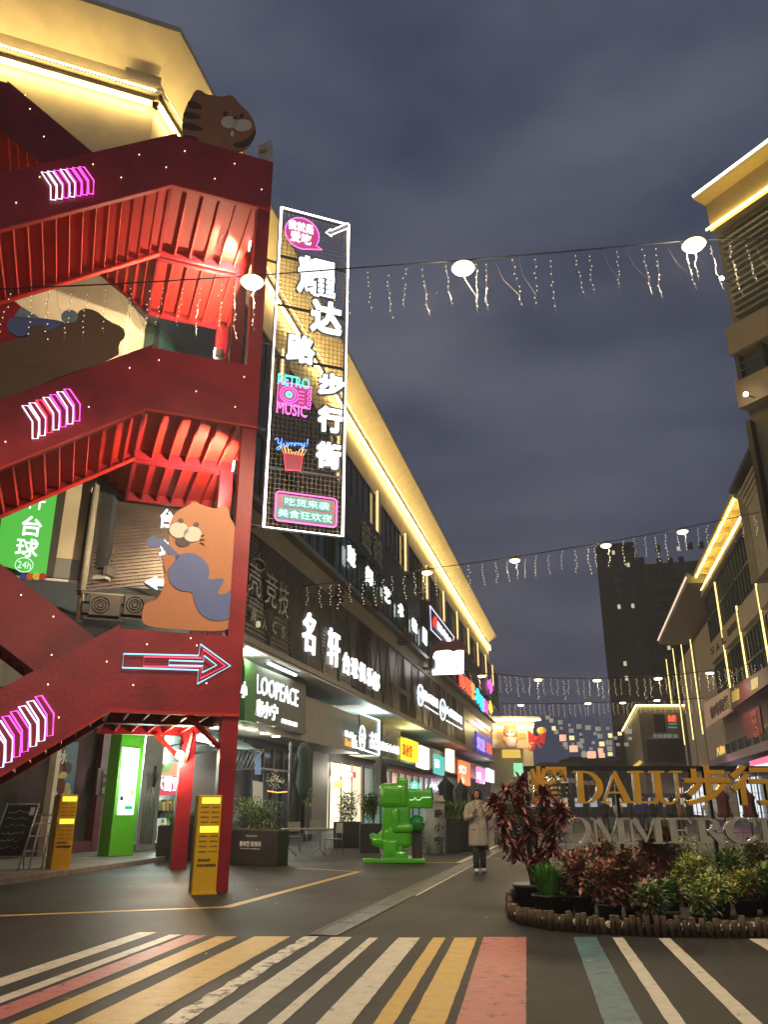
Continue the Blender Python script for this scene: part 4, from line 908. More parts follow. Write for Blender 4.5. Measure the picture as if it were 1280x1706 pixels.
glyph_px(t, 'lettering', 'G', 87, 1341, 93, 1349, mat('poster_white'), FL, pb - .05, .01, .02)
t = sign_root('wall_notice', FL, 172, 1300, GB - .05, 'small dark red notice board with a pale sheet on the grey shop wall', 'notice')
nb = GB - .05
panel_px(FL, nb, .04, ((162, 1279), (189, 1279), (183, 1325), (157, 1324)), mat('notice_red', (.09, .03, .03), .5), t, 'board')
panel_px(FL, nb - .045, .01, ((172, 1284), (186, 1284), (182, 1323), (169, 1322)), mat('notice_sheet', (.3, .27, .24), .6), t, 'sheet')
glyph_px(t, 'lettering', '鱼你', 173, 1288, 184, 1297, M_BLK, FL, nb - .06, .01, .02); glyph_px(t, 'lettering', '招聘', 172, 1302, 183, 1311, M_BLK, FL, nb - .06, .01, .02)
# green portal with menu screen
GP = Fr(G(180, 1434)[:2], 40)
w0 = GP.px(222, 1428, 0)[0]
t = root('menu_totem', GP(0, 0, 0), 'bright green totem with a glowing white menu screen beside the drinks shop', 'totem')
M_GRN = mat('lime_panel', (.1, .42, .02), .4, noise=.05)
sub(GP, 'body', M_GRN, t, lambda mb: mb.box(GP, 0, w0, 0, .55, .1, 4.25), bevel=.02)
q = [GP.px(*p, -.06) for p in ((206, 1244), (233, 1247), (222, 1357), (197, 1357))]
sub(GP, 'screen', glow('menu_white', (.8, 1, .9), 2.6), t, lambda mb: mb.prism(GP, q, -.06, -.005))
glyph_px(t, 'lettering', 'TOP LIST', 211, 1256, 231, 1262, mat('menu_green', (.02, .3, .12), .5, emit=(.02, .35, .15), es=.8), GP, -.07, .01, .01)
for p_, m_ in (((200, 1326, 205, 1333), M_BLK), ((217, 1316, 223, 1324), mat('menu_orange', (.8, .4, .05), .5)), ((208, 1342, 220, 1348), mat('menu_green'))):
    sub(GP, 'menu_picture', m_, t, lambda mb: mb.prism(GP, [GP.px(*z_, -.065) for z_ in ((p_[0], p_[1]), (p_[2], p_[1]), (p_[2], p_[3]), (p_[0], p_[3]))], -.075, -.062))
lamp('screen_light', GP(w0 / 2, -.6, 2.2), 90, (.8, 1, .9), t, .3)
# silver door leaf and drinks shop behind
t = root('silver_door', FL(gpx(245, 1410)[0], GB - .25, .1), 'ornate silver metal door leaf standing open beside the green totem', 'door')
SD = Fr(G(225, 1424)[:2], 62); sw = SD.px(258, 1410, 0)[0]
M_SIL = mat('silver_door', (.35, .38, .34), .35, metal=.7, noise=.1)
sub(SD, 'leaf', M_SIL, t, lambda mb: mb.box(SD, 0, sw, 0, .06, .12, 4.1))
for k in range(5): sub(SD, 'moulding', M_SIL, t, lambda mb: mb.tube([SD(.12 + (sw - .24) * k / 4, -.02, .3), SD(.12 + (sw - .24) * k / 4, -.02, 1.5), SD(.12 + (sw - .24) * ((k + 1) % 5) / 4, -.02, 2.3)], .025, 5))
sub(SD, 'handle', M_FRAME, t, lambda mb: mb.tube([SD(sw * .6, -.08, 1.9), SD(sw * .6, -.08, 2.5)], .04, 6))
ds = root('drinks_shop', FL(gpx(280, 1400)[0], GB, 0), 'small lit drinks shop with a white and red sign and a serving counter', 'shop')
A_, B_ = gpx(258, 1400)[0], gpx(304, 1400)[0]
sub(FL, 'back_wall', mat('shop_inside', (.45, .5, .48), .6), ds, lambda mb: mb.box(FL, A_ - 1, B_ + 1, GB + .9, GB + 1, .1, 4.2))
sub(FL, 'counter', mat('counter_dark', (.08, .07, .08), .4), ds, lambda mb: (mb.box(FL, A_, B_ + .3, GB - .1, GB + .4, .1, 1.15), mb.box(FL, A_ - .05, B_ + .3, GB - .2, GB + .5, 1.15, 1.28)))
panel_px(FL, GB - .12, .02, ((256, 1363), (300, 1362), (300, 1404), (252, 1404)), mat('drink_panel', (.5, .6, .58), .4, emit=(.5, .65, .6), es=.35), ds, 'drink_poster')
panel_px(FL, GB - .15, .02, ((269, 1372), (273, 1372), (276, 1402), (263, 1402)), mat('juice', (.7, .5, .05), .4, emit=(.7, .5, .05), es=.3), ds, 'juice_bottle')
panel_px(FL, GB - .15, .02, smooth_poly([(268, 1370), (271, 1362), (274, 1370)], 1), M_GRN, ds, 'leaf_logo')
glyph_px(ds, 'lettering', '爆', 276, 1374, 285, 1390, M_BLK, FL, GB - .15, .01, .02); glyph_px(ds, 'lettering', 'fresh', 256, 1376, 261, 1400, M_BLK, FL, GB - .15, .01, .0)
panel_px(FL, GB + .1, .05, ((256, 1296), (304, 1291), (304, 1322), (253, 1326)), mat('shop_red', (.5, .02, .06), .5, emit=(.7, .03, .1), es=.5), ds, 'red_fascia')
glyph_px(ds, 'lettering', '冰雪蜜', 256, 1292, 302, 1318, G_LET, FL, GB + .04, .04, .035)
panel_px(FL, GB + .1, .05, ((262, 1272), (304, 1270), (304, 1290), (258, 1292)), mat('flag_orange', (.5, .2, .08), .6, emit=(.5, .2, .1), es=.25), ds, 'banner')
panel_px(FL, GB + .04, .04, ((272, 1274), (284, 1272), (280, 1284), (268, 1284)), M_GRN, ds, 'banner')
rr_ = random.Random(8)
for k in range(7):
    x = 256 + k * 6.3
    panel_px(FL, GB - .02, .2, ((x, 1334 + rr_.uniform(-3, 6)), (x + 4.5, 1335), (x + 4, 1350), (x - .5, 1350)), mat('goods%d' % (k % 3), [(.2, .18, .08), (.4, .5, .1), (.5, .25, .1)][k % 3], .5), ds, 'goods_box')
lamp('shop_light', FL(A_ + .8, GB + .2, 3.6), 600, (.85, 1, .9), ds, .2); lamp('shop_light', FL(A_ + 2.2, GB - 1.2, 3.2), 230, (.9, 1, .9), ds, .2)
A_, B_ = gpx(262, 1400)[0], gpx(345, 1400)[0]
t = root('shop_canopy_light', FL((A_ + B_) / 2, GB - .6, 3.95), 'pale green white light strip under the awnings between the red posts', 'lamp')
sub(FL, 'tube', glow('tube_green', (.75, 1, .85), 6, False), t, lambda mb: mb.box(FL, A_, B_, GB - .65, GB - .57, 4.14, 4.18)); lamp('strip_light', FL((A_ + B_) / 2, GB - .7, 3.9), 260, (.8, 1, .88), t, .4)
# lit tea shop beyond the table
A_, B_ = FL.px(550, 1330, GB)[0], FL.px(603, 1330, GB)[0]
ts_ = root('tea_shop', FL(A_, GB, 0), 'bright white walled tea shop entrance with a yellow poster and a red banner', 'shop')
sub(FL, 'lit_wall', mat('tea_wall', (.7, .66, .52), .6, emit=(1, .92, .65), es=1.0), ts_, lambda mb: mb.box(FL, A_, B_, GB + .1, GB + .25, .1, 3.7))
panel_px(FL, GB - .02, .02, ((558, 1300), (571, 1299), (571, 1311), (558, 1312)), glow('poster_yellow', (.95, .75, .05), 1, False), ts_, 'yellow_poster')
panel_px(FL, GB - .3, .05, ((562, 1281), (592, 1286), (592, 1296), (562, 1291)), mat('banner_red', (.5, .02, .03), .5, emit=(.6, .03, .05), es=.5), ts_, 'red_banner')
glyph_px(ts_, 'lettering', '古茗新品', 565, 1285, 588, 1292, G_LET, FL, GB - .36, .02, .0)
for k in range(4): gx = lerp(A_, B_, k / 3); sub(FL, 'door_frame', mat('copper_frame', (.4, .24, .14), .4, metal=.5), ts_, lambda mb: mb.box(FL, gx - .05, gx + .05, GB, GB + .08, .1, 3.8))
A_, B_ = FL.px(607, 1330, GB)[0], FL.px(665, 1330, GB)[0]
t = root('glass_shopfront', FL(A_, GB, 0), 'greenish glass shopfront behind the grey parasol and the crocodile statue', 'shopfront')
sub(FL, 'lit_glass', mat('green_lit', (.1, .2, .18), .3, emit=(.25, .5, .42), es=.35), t, lambda mb: mb.box(FL, A_, B_ + 14, GB + .12, GB + .2, .1, 3.7))
for k in range(10): gx = lerp(A_, B_ + 14, k / 9); sub(FL, 'mullion', M_FRAME, t, lambda mb: mb.box(FL, gx - .07, gx + .07, GB, GB + .1, .1, 3.8))
# chamfer side signs: green 24 h banner, dark slat panels, white characters and arrow, pipe
t = sign_root('banner_sign', FF, 50, 890, -.1, 'bright green lit banner with vertical white characters and 24h below')
panel_px(FF, -.1, .1, ((8, 818), (100, 790), (76, 962), (-6, 940)), glow('banner_green', (.08, .55, .06), .95), t, 'sheet')
glyph_px(t, 'lettering', '轩', 42, 822, 76, 848, G_LET, FF, -.22, .03, .0); glyph_px(t, 'lettering', '台', 36, 860, 70, 893, G_LET, FF, -.22, .03, .02); glyph_px(t, 'lettering', '球', 26, 897, 64, 928, G_LET, FF, -.22, .03, .02); glyph_px(t, 'lettering', '24h', 29, 935, 52, 947, glow('pale_green', (.7, 1, .7), 1.1, False), FF, -.22, .03, .0)
sub(FF, 'ring', glow('pale_green', (.7, 1, .7), 1.1), t, lambda mb: mb.tube([FF(p[0], -.22, p[1]) for p in [FF.px(40 + 15 * math.cos(k * .4), 941 + 12 * math.sin(k * .4), -.22) for k in range(16)]], .012, 4, closed=True))
for k, c_ in enumerate(((.02, .05, .4), (.5, .1, .03), (.6, .5, .05), (.4, .02, .02))): sub(FF, 'pool_ball', mat('pool%d' % k, c_, .3), t, lambda mb: mb.prism(FF, [FF.px(38 + k * 11 + 6 * math.cos(z_), 961 + 6 * math.sin(z_), -.2) for z_ in [.5 * j for j in range(13)]], -.24, -.2))
t = sign_root('slat_sign', FF, 260, 900, -.2, 'dark slatted panel with partly hidden white characters and a white arrow pointing left')
def slp(mb):
    P0 = FF.px(150, 820, -.1); P1 = FF.px(290, 985, -.1)
    mb.box(FF, P0[0], P1[0], -.1, -.02, P1[1], P0[1], 0)
    n = 26
    for k in range(n): z_ = lerp(P1[1], P0[1] - .05, k / n); mb.add([FF(P0[0], -.14, z_ - .25), FF(P1[0], -.14, z_ + .25), FF(P1[0], -.14, z_ + .31), FF(P0[0], -.14, z_ - .19)], [(0, 1, 2, 3)], 1)
sub(FF, 'panel', [M_DARKP, M_BRONZE], t, slp)
glyph_px(t, 'lettering', '台', 267, 848, 290, 880, G_LET, FF, -.2, .05, .06); glyph_px(t, 'lettering', '球', 266, 898, 290, 930, G_LET, FF, -.2, .05, .06)
sub(FF, 'arrow', G_LET, t, lambda mb: mb.prism(FF, [FF.px(*p, -.2) for p in ((241, 970), (262, 960), (261, 966), (284, 967), (284, 977), (261, 976), (262, 983))], -.25, -.2))
t = sign_root('drain_pipe', FF, 140, 950, -.3, 'pale vertical drain pipe running down the wall right of the green banner', 'pipe')
sub(FF, 'pipe', mat('pipe', (.4, .36, .27), .5), t, lambda mb: mb.tube([FF(*(lambda p: (p[0], -.35, p[1]))(FF.px(*q_, -.35))) for q_ in ((163, 795), (131, 1034))], .09, 8))
sub(FF, 'clamp', M_FRAME, t, lambda mb: mb.tube([FF(*(lambda p: (p[0], -.35, p[1]))(FF.px(*q_, -.35))) for q_ in ((138, 985), (137, 992))], .13, 8))
t = sign_root('balcony_rail', FF, 200, 1000, -.6, 'thin rusty metal balcony railing behind the lowest staircase crossing', 'railing')
for c_ in (987, 1003, 1022): sub(FF, 'rail', M_FRAME if c_ != 987 else mat('pipe'), t, lambda mb: mb.tube([FF(*(lambda p: (p[0], -.6, p[1]))(FF.px(*q_, -.6))) for q_ in ((135, c_), (245, c_ + 8))], .035, 5))
for k in range(6): sub(FF, 'post', mat('pipe'), t, lambda mb: mb.tube([FF(*(lambda p: (p[0], -.6, p[1]))(FF.px(*q_, -.6))) for q_ in ((139 + k * 21, 987 + k * 1.6), (138 + k * 21, 1023 + k * 1.6))], .025, 5))
for i, x in enumerate((175, 232, 520)):
    fr_ = FF if x < 400 else FL; b_ = -.9
    y = 1008 if x < 400 else 1000
    a, c = fr_.px(x, y, b_) if x < 400 else (FL.px(566, 955, -.7)[0], FL.px(566, 955, -.7)[1] - 1.0)
    P = fr_(a, b_, c); t = root('air_conditioner', P, ['rusty outdoor air conditioner left of two behind the lowest stair crossing', 'outdoor air conditioner nearest the orange cat board', 'outdoor air conditioner on the street wall below the tall neon sign'][i], 'air conditioner')
    sub(fr_, 'casing', mat('ac_metal', (.1, .085, .07), .5, noise=.2), t, lambda mb: mb.box(fr_, a - .36, a + .36, b_, b_ + .35, c - .26, c + .26), bevel=.02)
    sub(fr_, 'fan_grille', M_FRAME, t, lambda mb: [mb.tube(ring(fr_, a - .1, c, r__, r__, b_ - .02, 0, 16), .012, 4, closed=True) for r__ in (.2, .13, .07)])
    sub(fr_, 'bracket', M_FRAME, t, lambda mb: mb.box(fr_, a - .45, a + .45, b_ + .05, -.02, c - .36, c - .31))

# ================================================================ STREET FURNITURE, LEFT
M_YK = mat('kiosk_yellow', (.62, .36, .01), .4, noise=.04)
def kiosk(P, yaw, h, label):
    K = Fr((P.x, P.y), yaw); t = root('charging_kiosk', P, label, 'kiosk', 'yellow power bank kiosks'); z = P.z
    sub(K, 'body', M_YK, t, lambda mb: mb.box(K, 0, .4, .0, .28, z, z + h), bevel=.012)
    sub(K, 'side_panel', mat('kiosk_side', (.42, .25, .02), .5), t, lambda mb: mb.box(K, -.012, -.001, .02, .32, z + .01, z + h - .02))
    gy = glow('kiosk_screen', (1, .85, .05), 1.4, False)
    for c0, c1 in ((h - .14, h - .04), (h - .6, h - .5)): sub(K, 'screen', gy, t, lambda mb: mb.box(K, .06, .37, -.01, -.002, z + c0, z + c1))
    sl = mat('kiosk_slot', (.25, .14, .01), .5)
    for c in range(4):
        for a_ in (.06, .24): sub(K, 'slot', sl, t, lambda mb: mb.box(K, a_, a_ + .13, -.006, -.001, z + h - .2 - c * .08, z + h - .185 - c * .08)); sub(K, 'slot', sl, t, lambda mb: mb.box(K, a_, a_ + .13, -.006, -.001, z + h - .66 - c * .08, z + h - .645 - c * .08))
    bl = mat('kiosk_print', (.06, .04, .01), .5, noise=0)
    mb = MB(); mb.text(K, '借充电宝', .06, .27, z + .5, z + .545, -.002, .006, 0, .02); mb.build('lettering', bl, t)
    mb = MB(); mb.text(K, '先充后付随借随还', .05, .37, z + .42, z + .465, -.002, .006, 0, .02); mb.build('lettering', bl, t)
    sub(K, 'foot', M_YK, t, lambda mb: mb.box(K, -.01, .41, -.05, -.001, z, z + .03))
kiosk(FS(-.66, -.3, 0), 70, 1.55, 'tall yellow charging kiosk standing against the front red stair column')
Pk = G(84, 1448, .1); kiosk(Pk, 50, 1.5, 'yellow charging kiosk on the pavement before the red framed door')
# chalk board easel and white folding rack
P = G(8, 1452, .1); E1 = Fr((P.x - .4, P.y), 86)
t = root('chalk_board', P, 'black chalk easel board with handwriting at the left edge on the pavement', 'easel')
def tilt(fr, a, c, k=.22, b0=0): return fr(a + c * .12, b0 + c * k, .1 + c)
sub(E1, 'board', mat('chalk_black', (.015, .016, .014), .6), t, lambda mb: mb.add([tilt(E1, a_, c_, .2, b_) for b_ in (0, .03) for c_ in (.3, 1.28) for a_ in (0, .62)], [(0, 1, 3, 2), (4, 5, 7, 6), (0, 1, 5, 4), (2, 3, 7, 6), (0, 2, 6, 4), (1, 3, 7, 5)]))
sub(E1, 'frame', mat('easel_metal', (.35, .33, .3), .4), t, lambda mb: [mb.tube([tilt(E1, a_, 0, .2), tilt(E1, a_, 1.32, .2)], .018, 5) for a_ in (-.02, .64)] + [mb.tube([tilt(E1, -.02, c_, .2), tilt(E1, .64, c_, .2)], .015, 5) for c_ in (.28, 1.3)] + [mb.tube([E1(.5, .75, .1), tilt(E1, .4, 1.25, .2, .03)], .015, 5)])
rr_ = random.Random(4)
for k in range(6):
    c_ = 1.15 - k * .14
    sub(E1, 'chalk_line', mat('chalk', [(.5, .5, .42), (.5, .45, .15)][k % 2], .8), t, lambda mb: mb.tube([tilt(E1, .06 + j * .035, c_ + rr_.uniform(-.03, .03), .2, -.01) for j in range(14)], .006, 3))
sub(E1, 'paper_note', mat('note', (.5, .5, .48), .7), t, lambda mb: mb.add([tilt(E1, a_, c_, .2, -.012) for c_ in (1.08, 1.24) for a_ in (.5, .6)], [(0, 1, 3, 2)]))
P = G(48, 1447, .1); t = root('folding_rack', P, 'white folded metal rack leaning behind the chalk board', 'rack'); E2 = Fr((P.x, P.y), 88)
mw = mat('white_metal', (.6, .55, .5), .5)
for a_ in (0, .26, .42, .5): sub(E2, 'post', mw, t, lambda mb: mb.tube([E2(a_, 0, .1), E2(a_ + .08, .12, 1.2)], .02, 5))
for c_ in (.45, .75, 1.0, 1.18): sub(E2, 'rail', mw, t, lambda mb: mb.tube([E2(-.4, 0, c_), E2(.5, .05, c_)], .016, 5))
# planters
M_PLB = mat('planter_black', (.022, .022, .024), .45, noise=.2)
LEAF = [mat('leaf_%d' % i, c_, .5, noise=.3, nscale=9) for i, c_ in enumerate(((.08, .16, .035), (.14, .25, .045), (.2, .3, .06), (.05, .1, .03)))]
def foliage(c, rx, ry, rz, n, ln, wd, mats, par, seed, up=.25, name='foliage', droop=.3):
    r = random.Random(seed); mb = MB(); k = len(mats); cl = [(r.uniform(-1, 1), r.uniform(-1, 1), r.uniform(-1, 1)) for _ in range(9)]
    for i in range(n):
        while True:
            p = Vector((r.uniform(-1, 1), r.uniform(-1, 1), r.uniform(-1, 1)))
            if .15 < p.length < 1: break
        q = r.choice(cl); p = p * .55 + Vector(q) * .45
        P = c + Vector((p.x * rx, p.y * ry, p.z * rz)); d = Vector((p.x + r.uniform(-.6, .6), p.y + r.uniform(-.6, .6), p.z * .6 + up + r.uniform(-.4, .5)))
        if d.length < .05: d = Vector((0, 0, 1))
        mb.blade(P, d, ln * r.uniform(.6, 1.3), wd * r.uniform(.7, 1.2), droop, r.randrange(k), 2)
    return mb.build(name, mats, par)
def planter(fr, a0, a1, b0, b1, h, label, txt=None, seed=1, kind='bush', fh=.55, ll=.11, group='black street planters'):
    P = fr((a0 + a1) / 2, (b0 + b1) / 2, 0); t = root('planter', P, label, 'planter', group)
    def bx(mb): mb.box(fr, a0, a1, b0, b1, 0, h); 
    sub(fr, 'box', M_PLB, t, bx, bevel=.015)
    sub(fr, 'soil', mat('soil', (.03, .02, .015), .9), t, lambda mb: mb.box(fr, a0 + .04, a1 - .04, b0 + .04, b1 - .04, h, h + .01))
    if txt:
        for s_, x0, x1, z0, z1 in txt: mb = MB(); mb.text(fr, s_, x0, x1, z0, z1, b0 - .001, .006, 0, .02 if z1 - z0 > .06 else 0); mb.build('lettering', mat('planter_print', (.5, .5, .48), .5, emit=(.5, .5, .48), es=.12), t)
    c = Vector((P.x, P.y, h + fh * .5)); w_2 = (a1 - a0) / 2; d_2 = (b1 - b0) / 2; ang = R(90 - fr.yaw)
    rx = abs(w_2 * math.cos(ang)) + abs(d_2 * math.sin(ang)); ry = abs(w_2 * math.sin(ang)) + abs(d_2 * math.cos(ang))
    if kind == 'bush': foliage(c, rx * 1.1, ry, fh * .6, 1500, ll, ll * .35, LEAF, t, seed)
    else:
        r = random.Random(seed); mb = MB()
        for i in range(260):
            q = Vector((P.x + r.uniform(-1, 1) * rx * .6, P.y + r.uniform(-1, 1) * ry * .6, h)); mb.blade(q, Vector((r.uniform(-.5, .5), r.uniform(-.5, .5), 1)), fh * r.uniform(.6, 1.2), .03, .35, r.randrange(4), 4)
        mb.build('grass_blades', LEAF, t)
    return t
p0 = G(384, 1440); p1 = G(461, 1443); FP = Fr(p0[:2], math.degrees(math.atan2(p1.x - p0.x, p1.y - p0.y))); wp = (p1 - p0).length
hp = FP.px(420, 1382, 0)[1]
planter(FP, -.15, wp, 0, .5, hp, 'black planter printed with white Chinese slogan right of the stair column', [('青年聚 城市兴', .24, .88, hp * .52, hp * .68), ('YOUTH CITY', .42, .76, hp * .8, hp * .85), ('SHENZHEN COMMERCIAL', .26, .86, hp * .45, hp * .48)], 3, fh=.75)
FPL = Fr(G(558, 1408)[:2], 76); 
planter(Fr(G(556, 1412)[:2], 84), 0, .95, 0, .5, .82, 'square black planter with a leafy green shrub right of the cafe table', None, 5, fh=1.0, ll=.12)
planter(Fr(G(600, 1420)[:2], 84), 0, .62, 0, .5, .82, 'square black planter just left behind the crocodile statue', None, 6, fh=.95, ll=.12)
planter(Fr(G(283, 1434)[:2], 84), -.4, .75, .1, .6, .86, 'black planter between the two lower red stair posts with thin spiky leaves', None, 7, 'grass', .5)
a_ = G(745, 1420); planter(Fr((a_.x, a_.y), 84), 0, .45, 0, .45, .95, 'black planter of long grass between the paper cup stand and the wooden planter', None, 8, 'grass', .8)
for i, (x, y) in enumerate(((765, 1417), (830, 1408))):
    a_ = G(x, y); t = planter(Fr((a_.x, a_.y), 82), 0, [1.0, 1.5][i], 0, .5, .95, ['slatted brown planter box of grass left of the walking woman', 'slatted brown planter box behind the walking woman'][i], None, 9 + i, 'grass', .9)
# wall climbers / small plants in front of LOOP shop
foliage_root = root('potted_plant', G(512, 1400), 'slim leafy potted plant against the dark wall behind the cafe table', 'plant')
Pp = G(512, 1400); sub(W0, 'pot', M_PLB, foliage_root, lambda mb: mb.lathe(Pp, [(.16, 0), (.22, .4)], 14))
sub(W0, 'stem', mat('bark', (.08, .05, .03), .8), foliage_root, lambda mb: mb.tube([Pp + Vector((0, 0, .4)), Pp + Vector((.05, 0, 1.2)), Pp + Vector((0, 0, 1.9))], .02, 5))
foliage(Pp + Vector((0, 0, 1.75)), .35, .3, .45, 220, .13, .05, LEAF, foliage_root, 12)
# dark shop window behind the table, with light trees inside
t = root('dark_shopfront', FL(FL.px(430, 1380, GB)[0], GB, 0), 'dark glazed cafe front behind the table, between the slogan planter and the lit tea shop', 'shopfront')
A_, B_ = FL.px(425, 1330, GB)[0], FL.px(545, 1330, GB)[0]
sub(FL, 'glass', M_GLASS, t, lambda mb: mb.box(FL, A_, B_, GB + .3, GB + .39, .1, 3.9))
for k in range(9): gx = lerp(A_, B_, k / 8); sub(FL, 'mullion', M_FRAME, t, lambda mb: mb.box(FL, gx - .05, gx + .05, GB + .2, GB + .299, .1, 3.9))
sub(FL, 'transom', M_FRAME, t, lambda mb: mb.box(FL, A_, B_, GB + .19, GB + .298, 2.9, 3.0))
a_ = FL.px(515, 1290, GB)[0]; b__ = FL.px(541, 1290, GB)[0]; sub(FL, 'pier', mat('pier_grey', (.14, .13, .11), .6), t, lambda mb: mb.box(FL, a_, b__, GB - .2, GB + .18, 0, 4.1))
for k, (x0, y0, x1, y1) in enumerate(((424, 1252, 434, 1290), (421, 1300, 437, 1345))): panel_px(FL, GB + .1, .03, ((x0, y0), (x1, y0 + 3), (x1, y1), (x0, y1)), mat('menu_pale%d' % k, [(.1, .2, .35), (.4, .38, .33)][k], .5, emit=[(.2, .4, .7), (.4, .38, .33)][k], es=.3), t, 'menu_board')
P = FL(FL.px(460, 1330, GB - .3)[0], GB - .3, 0); t = root('light_tree', P, 'bare twig tree covered in tiny white lights before the dark cafe glass', 'tree'); q = FL(*(lambda p: (p[0], GB - .3, p[1]))(FL.px(460, 1302, GB - .3)))
sub(W0, 'trunk', mat('bark'), t, lambda mb: mb.tube([P, q], .03, 5)); rr_ = random.Random(77)
def tw(mb):
    for k in range(60):
        d_ = Vector((rr_.gauss(0, 1), rr_.gauss(0, 1), rr_.gauss(.1, 1))).normalized(); e_ = q + d_ * rr_.uniform(.3, .52); mb.tube([q, e_], .004, 3, 0, smooth=False)
        for z_ in (.6, 1.0): mb.ball(q.lerp(e_, z_), .011, 1, 4, 3)
sub(W0, 'twigs', [M_TWIG, G_TINY], t, tw)
P = FL(FL.px(462, 1318, GB - .5)[0], GB - .5, FL.px(462, 1318, GB - .5)[1]); t = root('light_garland', P, 'orange glowing light garland under the white light tree', 'string lights')
sub(FL, 'bulbs', glow('garland_orange', (1, .4, .1), 2.5, False), t, lambda mb: mb.tube([P - FL.A * 1.2, P - Vector((0, 0, .05)), P + FL.A * 1.3], .022, 5))
for i, (x, y) in enumerate(((632, 1003), (682, 1062), (722, 1105))):
    a, c = FL.px(x, y, -.9); P = FL(a, -.9, c); t = root('air_conditioner', P, ['outdoor air conditioner on the street wall under the white characters, nearest', 'outdoor air conditioner on the street wall, second along the teal windows', 'outdoor air conditioner on the street wall just left of the white light box'][i], 'air conditioner')
    sub(FL, 'casing', mat('ac_metal'), t, lambda mb: mb.box(FL, a - .5, a + .5, -1.0, -.6, c - .35, c + .35), bevel=.02); sub(FL, 'bracket', M_FRAME, t, lambda mb: mb.box(FL, a - .55, a + .55, -.95, -.1, c - .42, c - .36))
    sub(FL, 'fan_grille', M_FRAME, t, lambda mb: [mb.tube(ring(FL, a - .1, c, r__, r__, -1.02, 0, 14), .014, 4, closed=True) for r__ in (.28, .18, .08)]); sub(FL, 'hose', mat('hose', (.4, .3, .12), .6), t, lambda mb: mb.tube([FL(a + .5, -.8, c), FL(a + .75, -.6, c + .5), FL(a + .6, -.3, c + 1.2)], .035, 6))
# cafe table and chairs
P = G(505, 1428); t = root('cafe_table', P, 'long grey cafe table with folding legs between the black planters', 'table'); TF = Fr((P.x - .6, P.y), 80)
M_GM = mat('grey_metal', (.2, .2, .18), .4, metal=.4)
sub(TF, 'tabletop', mat('table_top', (.22, .22, .19), .35), t, lambda mb: mb.box(TF, -.0, 1.35, 0, .6, .72, .75), bevel=.008)
for a_ in (.2, 1.05): 
    sub(TF, 'leg', M_GM, t, lambda mb: mb.tube([TF(a_, .3, .72), TF(a_, .3, .25), TF(a_ - .25, .05, .0)], .018, 5))
    sub(TF, 'leg', M_GM, t, lambda mb: mb.tube([TF(a_, .32, .25), TF(a_ + .25, .55, .0)], .018, 5))
def chair(P, yaw, label):
    t = root('cafe_chair', P, label, 'chair', 'grey metal chairs at the cafe table'); C_ = Fr((P.x, P.y), yaw)
    sub(C_, 'seat', M_GM, t, lambda mb: mb.box(C_, -.2, .2, 0, .4, .43, .455), bevel=.006); sub(C_, 'backrest', mat('chair_mesh', (.3, .29, .22), .6), t, lambda mb: mb.box(C_, -.2, .2, .39, .41, .6, .88), bevel=.006)
    for a_ in (-.19, .19):
        sub(C_, 'leg', M_GM, t, lambda mb: mb.tube([C_(a_, .02, 0), C_(a_, .02, .44)], .012, 5)); sub(C_, 'leg', M_GM, t, lambda mb: mb.tube([C_(a_, .44, 0), C_(a_, .38, .44), C_(a_, .4, .88)], .012, 5))
    sub(C_, 'stretcher', M_GM, t, lambda mb: mb.tube([C_(-.19, .02, .2), C_(.19, .02, .2)], .01, 5))
chair(G(490, 1420), 80, 'grey cafe chair left behind the table beside the slogan planter'); chair(G(520, 1412), 100, 'grey cafe chair with tan backrest right behind the table'); chair(G(545, 1425), 150, 'grey cafe chair sideways at the right end of the table')
# closed parasols
def parasol(P, h, r, m, label, group='closed street parasols'):
    t = root('closed_parasol', P, label, 'parasol', group)
    sub(W0, 'pole', M_FRAME, t, lambda mb: mb.tube([P, P + Vector((0, 0, h))], .03, 6))
    def cl(mb):
        n = 20; prof = [(.05, h), (.3, h - .22), (.95, h - .45), (.75, h - .62), (.82, h - 1.1), (1, h * .45), (.85, h * .4)]; vs = []
        for k, (q, z) in enumerate(prof):
            for j in range(n): an = 2 * math.pi * j / n; rad_ = r * q * (1 + (.22 if k > 1 else .05) * math.cos(5 * an + k * .3)); vs.append(P + Vector((rad_ * math.cos(an), rad_ * math.sin(an), z)))
        mb.add(vs, [(i * n + j, i * n + (j + 1) % n, (i + 1) * n + (j + 1) % n, (i + 1) * n + j) for i in range(len(prof) - 1) for j in range(n)] + [tuple(range(n))], 0, True)
    sub(W0, 'canopy', m, t, cl)
    sub(W0, 'base', M_GM, t, lambda mb: mb.lathe(P, [(.3, 0), (.3, .06), (.06, .1)], 14))
MPG = mat('parasol_grey', (.09, .09, .085), .8); MPD = mat('parasol_dark', (.03, .03, .032), .8); MPM = mat('parasol_maroon', (.12, .02, .03), .8)
P = G(634, 1405); parasol(P, AT(634, 1254, P.y).z, .28, MPG, 'tall closed grey parasol behind the crocodile statue')
for x, y, ty, l in ((745, 1410, 1287, 'closed dark parasol behind the grass planters, nearest to the paper cup stand'), (771, 1400, 1296, 'closed dark parasol second beyond the paper cup stand'), (795, 1395, 1303, 'closed dark parasol just left of the walking woman')):
    P = G(x, y); parasol(P, AT(x, ty, P.y).z, .3, MPD, l)
P = G(497, 1412); t = root('folded_cantilever_parasol', P, 'folded teal cantilever parasol hanging from its mast beside the grey lintel', 'parasol'); hz = AT(485, 1236, P.y).z
